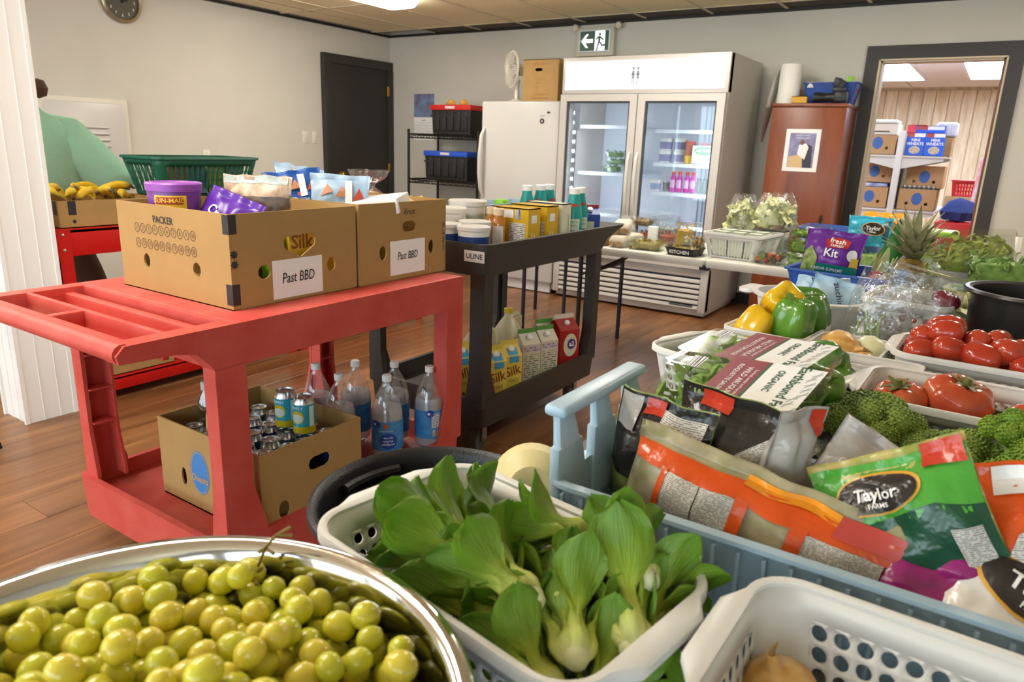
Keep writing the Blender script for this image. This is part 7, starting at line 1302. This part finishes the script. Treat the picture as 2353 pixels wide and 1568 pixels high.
# ---------------------------------------------------------------- storeroom shelf with cartons
ST = mat('shelf_cream', 'c9c6bd', .4)
GY = 9.5; t = T('gondola_shelf', 'cream steel double sided shop shelf seen through the doorway', 'shelf', (-1.02, GY, 0))
MB().rbox(-.035, -.03, 0, .035, .03, 1.62, .004).build('upright', ST, t); MB().rbox(-.035, 1.17, 0, .035, 1.23, 1.62, .004).build('upright', ST, t)
for y in (0, 1.2):
    for sx in (-1, 1):
        for z in (.16, .72, 1.33): MB().ext([(.03, z), (.45, z), (.45, z-.03), (.03, z-.13)], [], .012, M=Matrix(((sx, 0, 0, 0), (0, 0, 1, y-.006), (0, 1, 0, 0), (0, 0, 0, 1)))).build('bracket', ST, t, smooth=None)
for z in (.16, .72, 1.33):
    for sx in (-1, 1): MB().box(min(.03*sx, .46*sx), -.02, z, max(.03*sx, .46*sx), 1.22, z+.02).build('shelf_board', ST, t)
MB().box(-.012, .0, .1, .012, 1.2, 1.6).build('back_panel', mat('shelf_back', '9a968c', .6), t)
def chiq(lab, x, y, z, w=.38, d=.5, h=.24, side='f'):
    t, S = carton('banana_carton', lab, 'box', w, d, h, (x, y, z), 0, {'f': [oval(-.1, .075, .018, .018), oval(.1, .075, .018, .018)]}, True, 'storeroom banana cartons', m=mat('store_box', 'b08a5e', .85)); d_oval(S['f'], 0, .13, .055, .07).build('logo', mat('logo_navy', '3a5f9a', .6), t)
chiq('banana carton with blue oval logo on the right storeroom shelf, lower level', -.77, GY+.3, .742); chiq('banana carton with blue oval logo on the left storeroom shelf, lower level', -1.27, GY+.3, .742); chiq('banana carton on the left storeroom shelf top level', -1.27, GY+.3, 1.352, h=.22); chiq('dark shaded banana carton stacked on the right lower one', -.74, GY+.42, .99, h=.25); chiq('banana carton stacked on the left lower one', -1.27, GY+.42, 1.03, h=.22)
tag(MB().rbox(-.17, -.2, 0, .17, .2, .04, .006).build('blue_white_pack', mat('bw_pack', 'c9cfe0', .5, col2='3a4aa0', vs=8), None, (-1.27, GY+.3, .984)), 'blue and white flat pack between the left storeroom cartons', 'pack')
t, S = carton('white_case', 'white printed case on the left top storeroom carton', 'box', .36, .4, .13, (-1.27, GY+.3, 1.574), 0, None, False, m=mat('case_cream', 'd9cdbb', .7)); d_rect(S['f'], -.12, .03, .1, .045).build('printing', mat('print_brown'), t); tag(MB().rbox(-.17, -.17, 0, .17, .17, .04, .02).build('folded_bag', WHITEP, None, (-1.27, GY+.3, 1.706)), 'folded white bag on the white printed case', 'bag')
CBL = mat('cereal_blue', '1f5fd0', .45)
for i, (x, y, z, hh) in enumerate(((-.885, GY+.1, 1.352, .25), (-.69, GY+.1, 1.352, .25), (-.78, GY+.4, 1.352, .34))):
    t, S = carton('cereal_box', 'blue cereal box with white bowl picture on storeroom shelf, %s' % ('left front', 'right front', 'taller one behind')[i], 'box', .185 if i < 2 else .3, .07, hh, (x, y, z), 0, None, False, 'blue cereal boxes', m=CBL)
    w_ = .09 if i < 2 else .14; d_rect(S['f'], -w_, hh-.045, -w_*.2, hh-.005).build('label', STR_, t); d_rect(S['f'], -w_*.2, hh-.045, w_, hh-.005).build('label', PAPER, t); d_text(S['f'], 'MINI' if i < 2 else 'OATS', 0, hh*.68, .03, bold=.03).build('lettering', PAPER, t); d_text(S['f'], 'WHEATS', 0, hh*.52, .03, bold=.03).build('lettering', PAPER, t)
    d_oval(S['f'], 0, hh*.25, w_*.62, hh*.17).build('picture', mat('cereal_pic', 'd9cdb9', .5, col2='a98a5a', vs=60), t)
carton('red_white_case', 'red and white case on top rear of the storeroom shelf', 'box', .2, .2, .36, (-.98+.03, GY+.75, 1.352), 0, None, False, m=mat('case_red', 'c9343a', .5)); carton('plain_carton', 'plain brown carton right of the cereal boxes in the storeroom', 'box', .16, .3, .22, (-.62, GY+.5, 1.352), 0, None, False)
tag(MB().rbox(-.11, -.1, 0, .11, .1, .16, .03, 3).build('paper_bundle', mat('bundle_white', 'd6d6d8', .7, var=.1), None, (-.62, GY+.5, 1.575)), 'white wrapped bundle on the plain brown storeroom carton', 'bundle')
for i in range(7): bottle('glass_jar', 'dark jar standing in the lower right storeroom carton', [(.022, 0), (.024, .01), (.024, .09), (.018, .1), (.018, .11)], (-.92+.05*i, GY+.12, .90), mat('jar_dark'), CHR, .02, 'jar', 'jars in the storeroom carton', caph=.012, n=12)
t = put_basket('red_crate', 'red plastic shop basket on boxes at the right of the storeroom', perf_basket(.3, .3, .17, .02, .03, .008, .03, .008, 0, rows=3, slotz=.02, hol=4), (-.3, GY+.1, .93), 0, mat('crate_red', 'c2282a', .4)); 
for i, (c, h_, z) in enumerate((('8a6a44', .5, 0), ('c9a52a', .06, .5), ('3a5a54', .04, .56), ('a98a5e', .33, .6))): tag(MB().rbox(-.19, -.17, 0, .19, .17, h_-.002, .006).build('storage_box', mat('stack%d' % i, c, .7), None, (-.3, GY+.1, z)), '%s box in the stack under the red storeroom basket' % ('brown bottom', 'thin yellow', 'thin dark green', 'tan top')[i], 'box')
def cloth(name, lab, m, loc, w, h, seed, cat='cloth'):
    mb = MB(); rg = [[(w*(i/10-.5)*(1+.25*j/10), .04*sin(i*1.3+seed) + .03*noise.noise((i*.5, j*.4, seed)), -h*j/10) for i in range(11)] for j in range(11)]; mb.loft(rg, False, False, close=False); o = mb.build(name, m, None, loc, smooth=180); md = o.modifiers.new('t', 'SOLIDIFY'); md.thickness = .004; return tag(o, lab, cat)
cloth('apron', 'white printed apron hanging at the right side of the storeroom doorway', mat('apron_white', 'dcd6de', .9, col2='c98a8a', vs=7), (-.13, GY-.6, 1.35), .16, .75, 2, 'apron')
t = T('coat_stand', 'slim dark coat stand carrying the white apron in the storeroom', 'coat stand', (-.13, GY-.48, 0)); MB().tube([(0, 0, .02), (0, 0, 1.42)], .012, 8).build('pole', DKM, t); MB().lathe([(.14, 0), (.14, .015), (.02, .03)], 20).build('base', DKM, t); MB().tube([(0, 0, 1.38), (0, -.1, 1.36), (0, -.12, 1.36)], .006, 6).build('hook', DKM, t)
tag(MB().lathe([(0, 0), (.14, .02), (.17, .1), (.1, .2), (0, .24)], 18, lobes=5, la=.15).build('blue_jacket', mat('jacket_blue', '25346e', .9, bump=.6, bs=14), None, (-.3, GY-1.0, .72)), 'crumpled dark blue jacket on a red box in the storeroom', 'jacket')
tag(MB().rbox(-.2, -.2, 0, .2, .2, .72, .01).build('red_bin', mat('crate_red'), None, (-.28, GY-1.0, 0)), 'red storage bin under the dark blue jacket', 'bin')
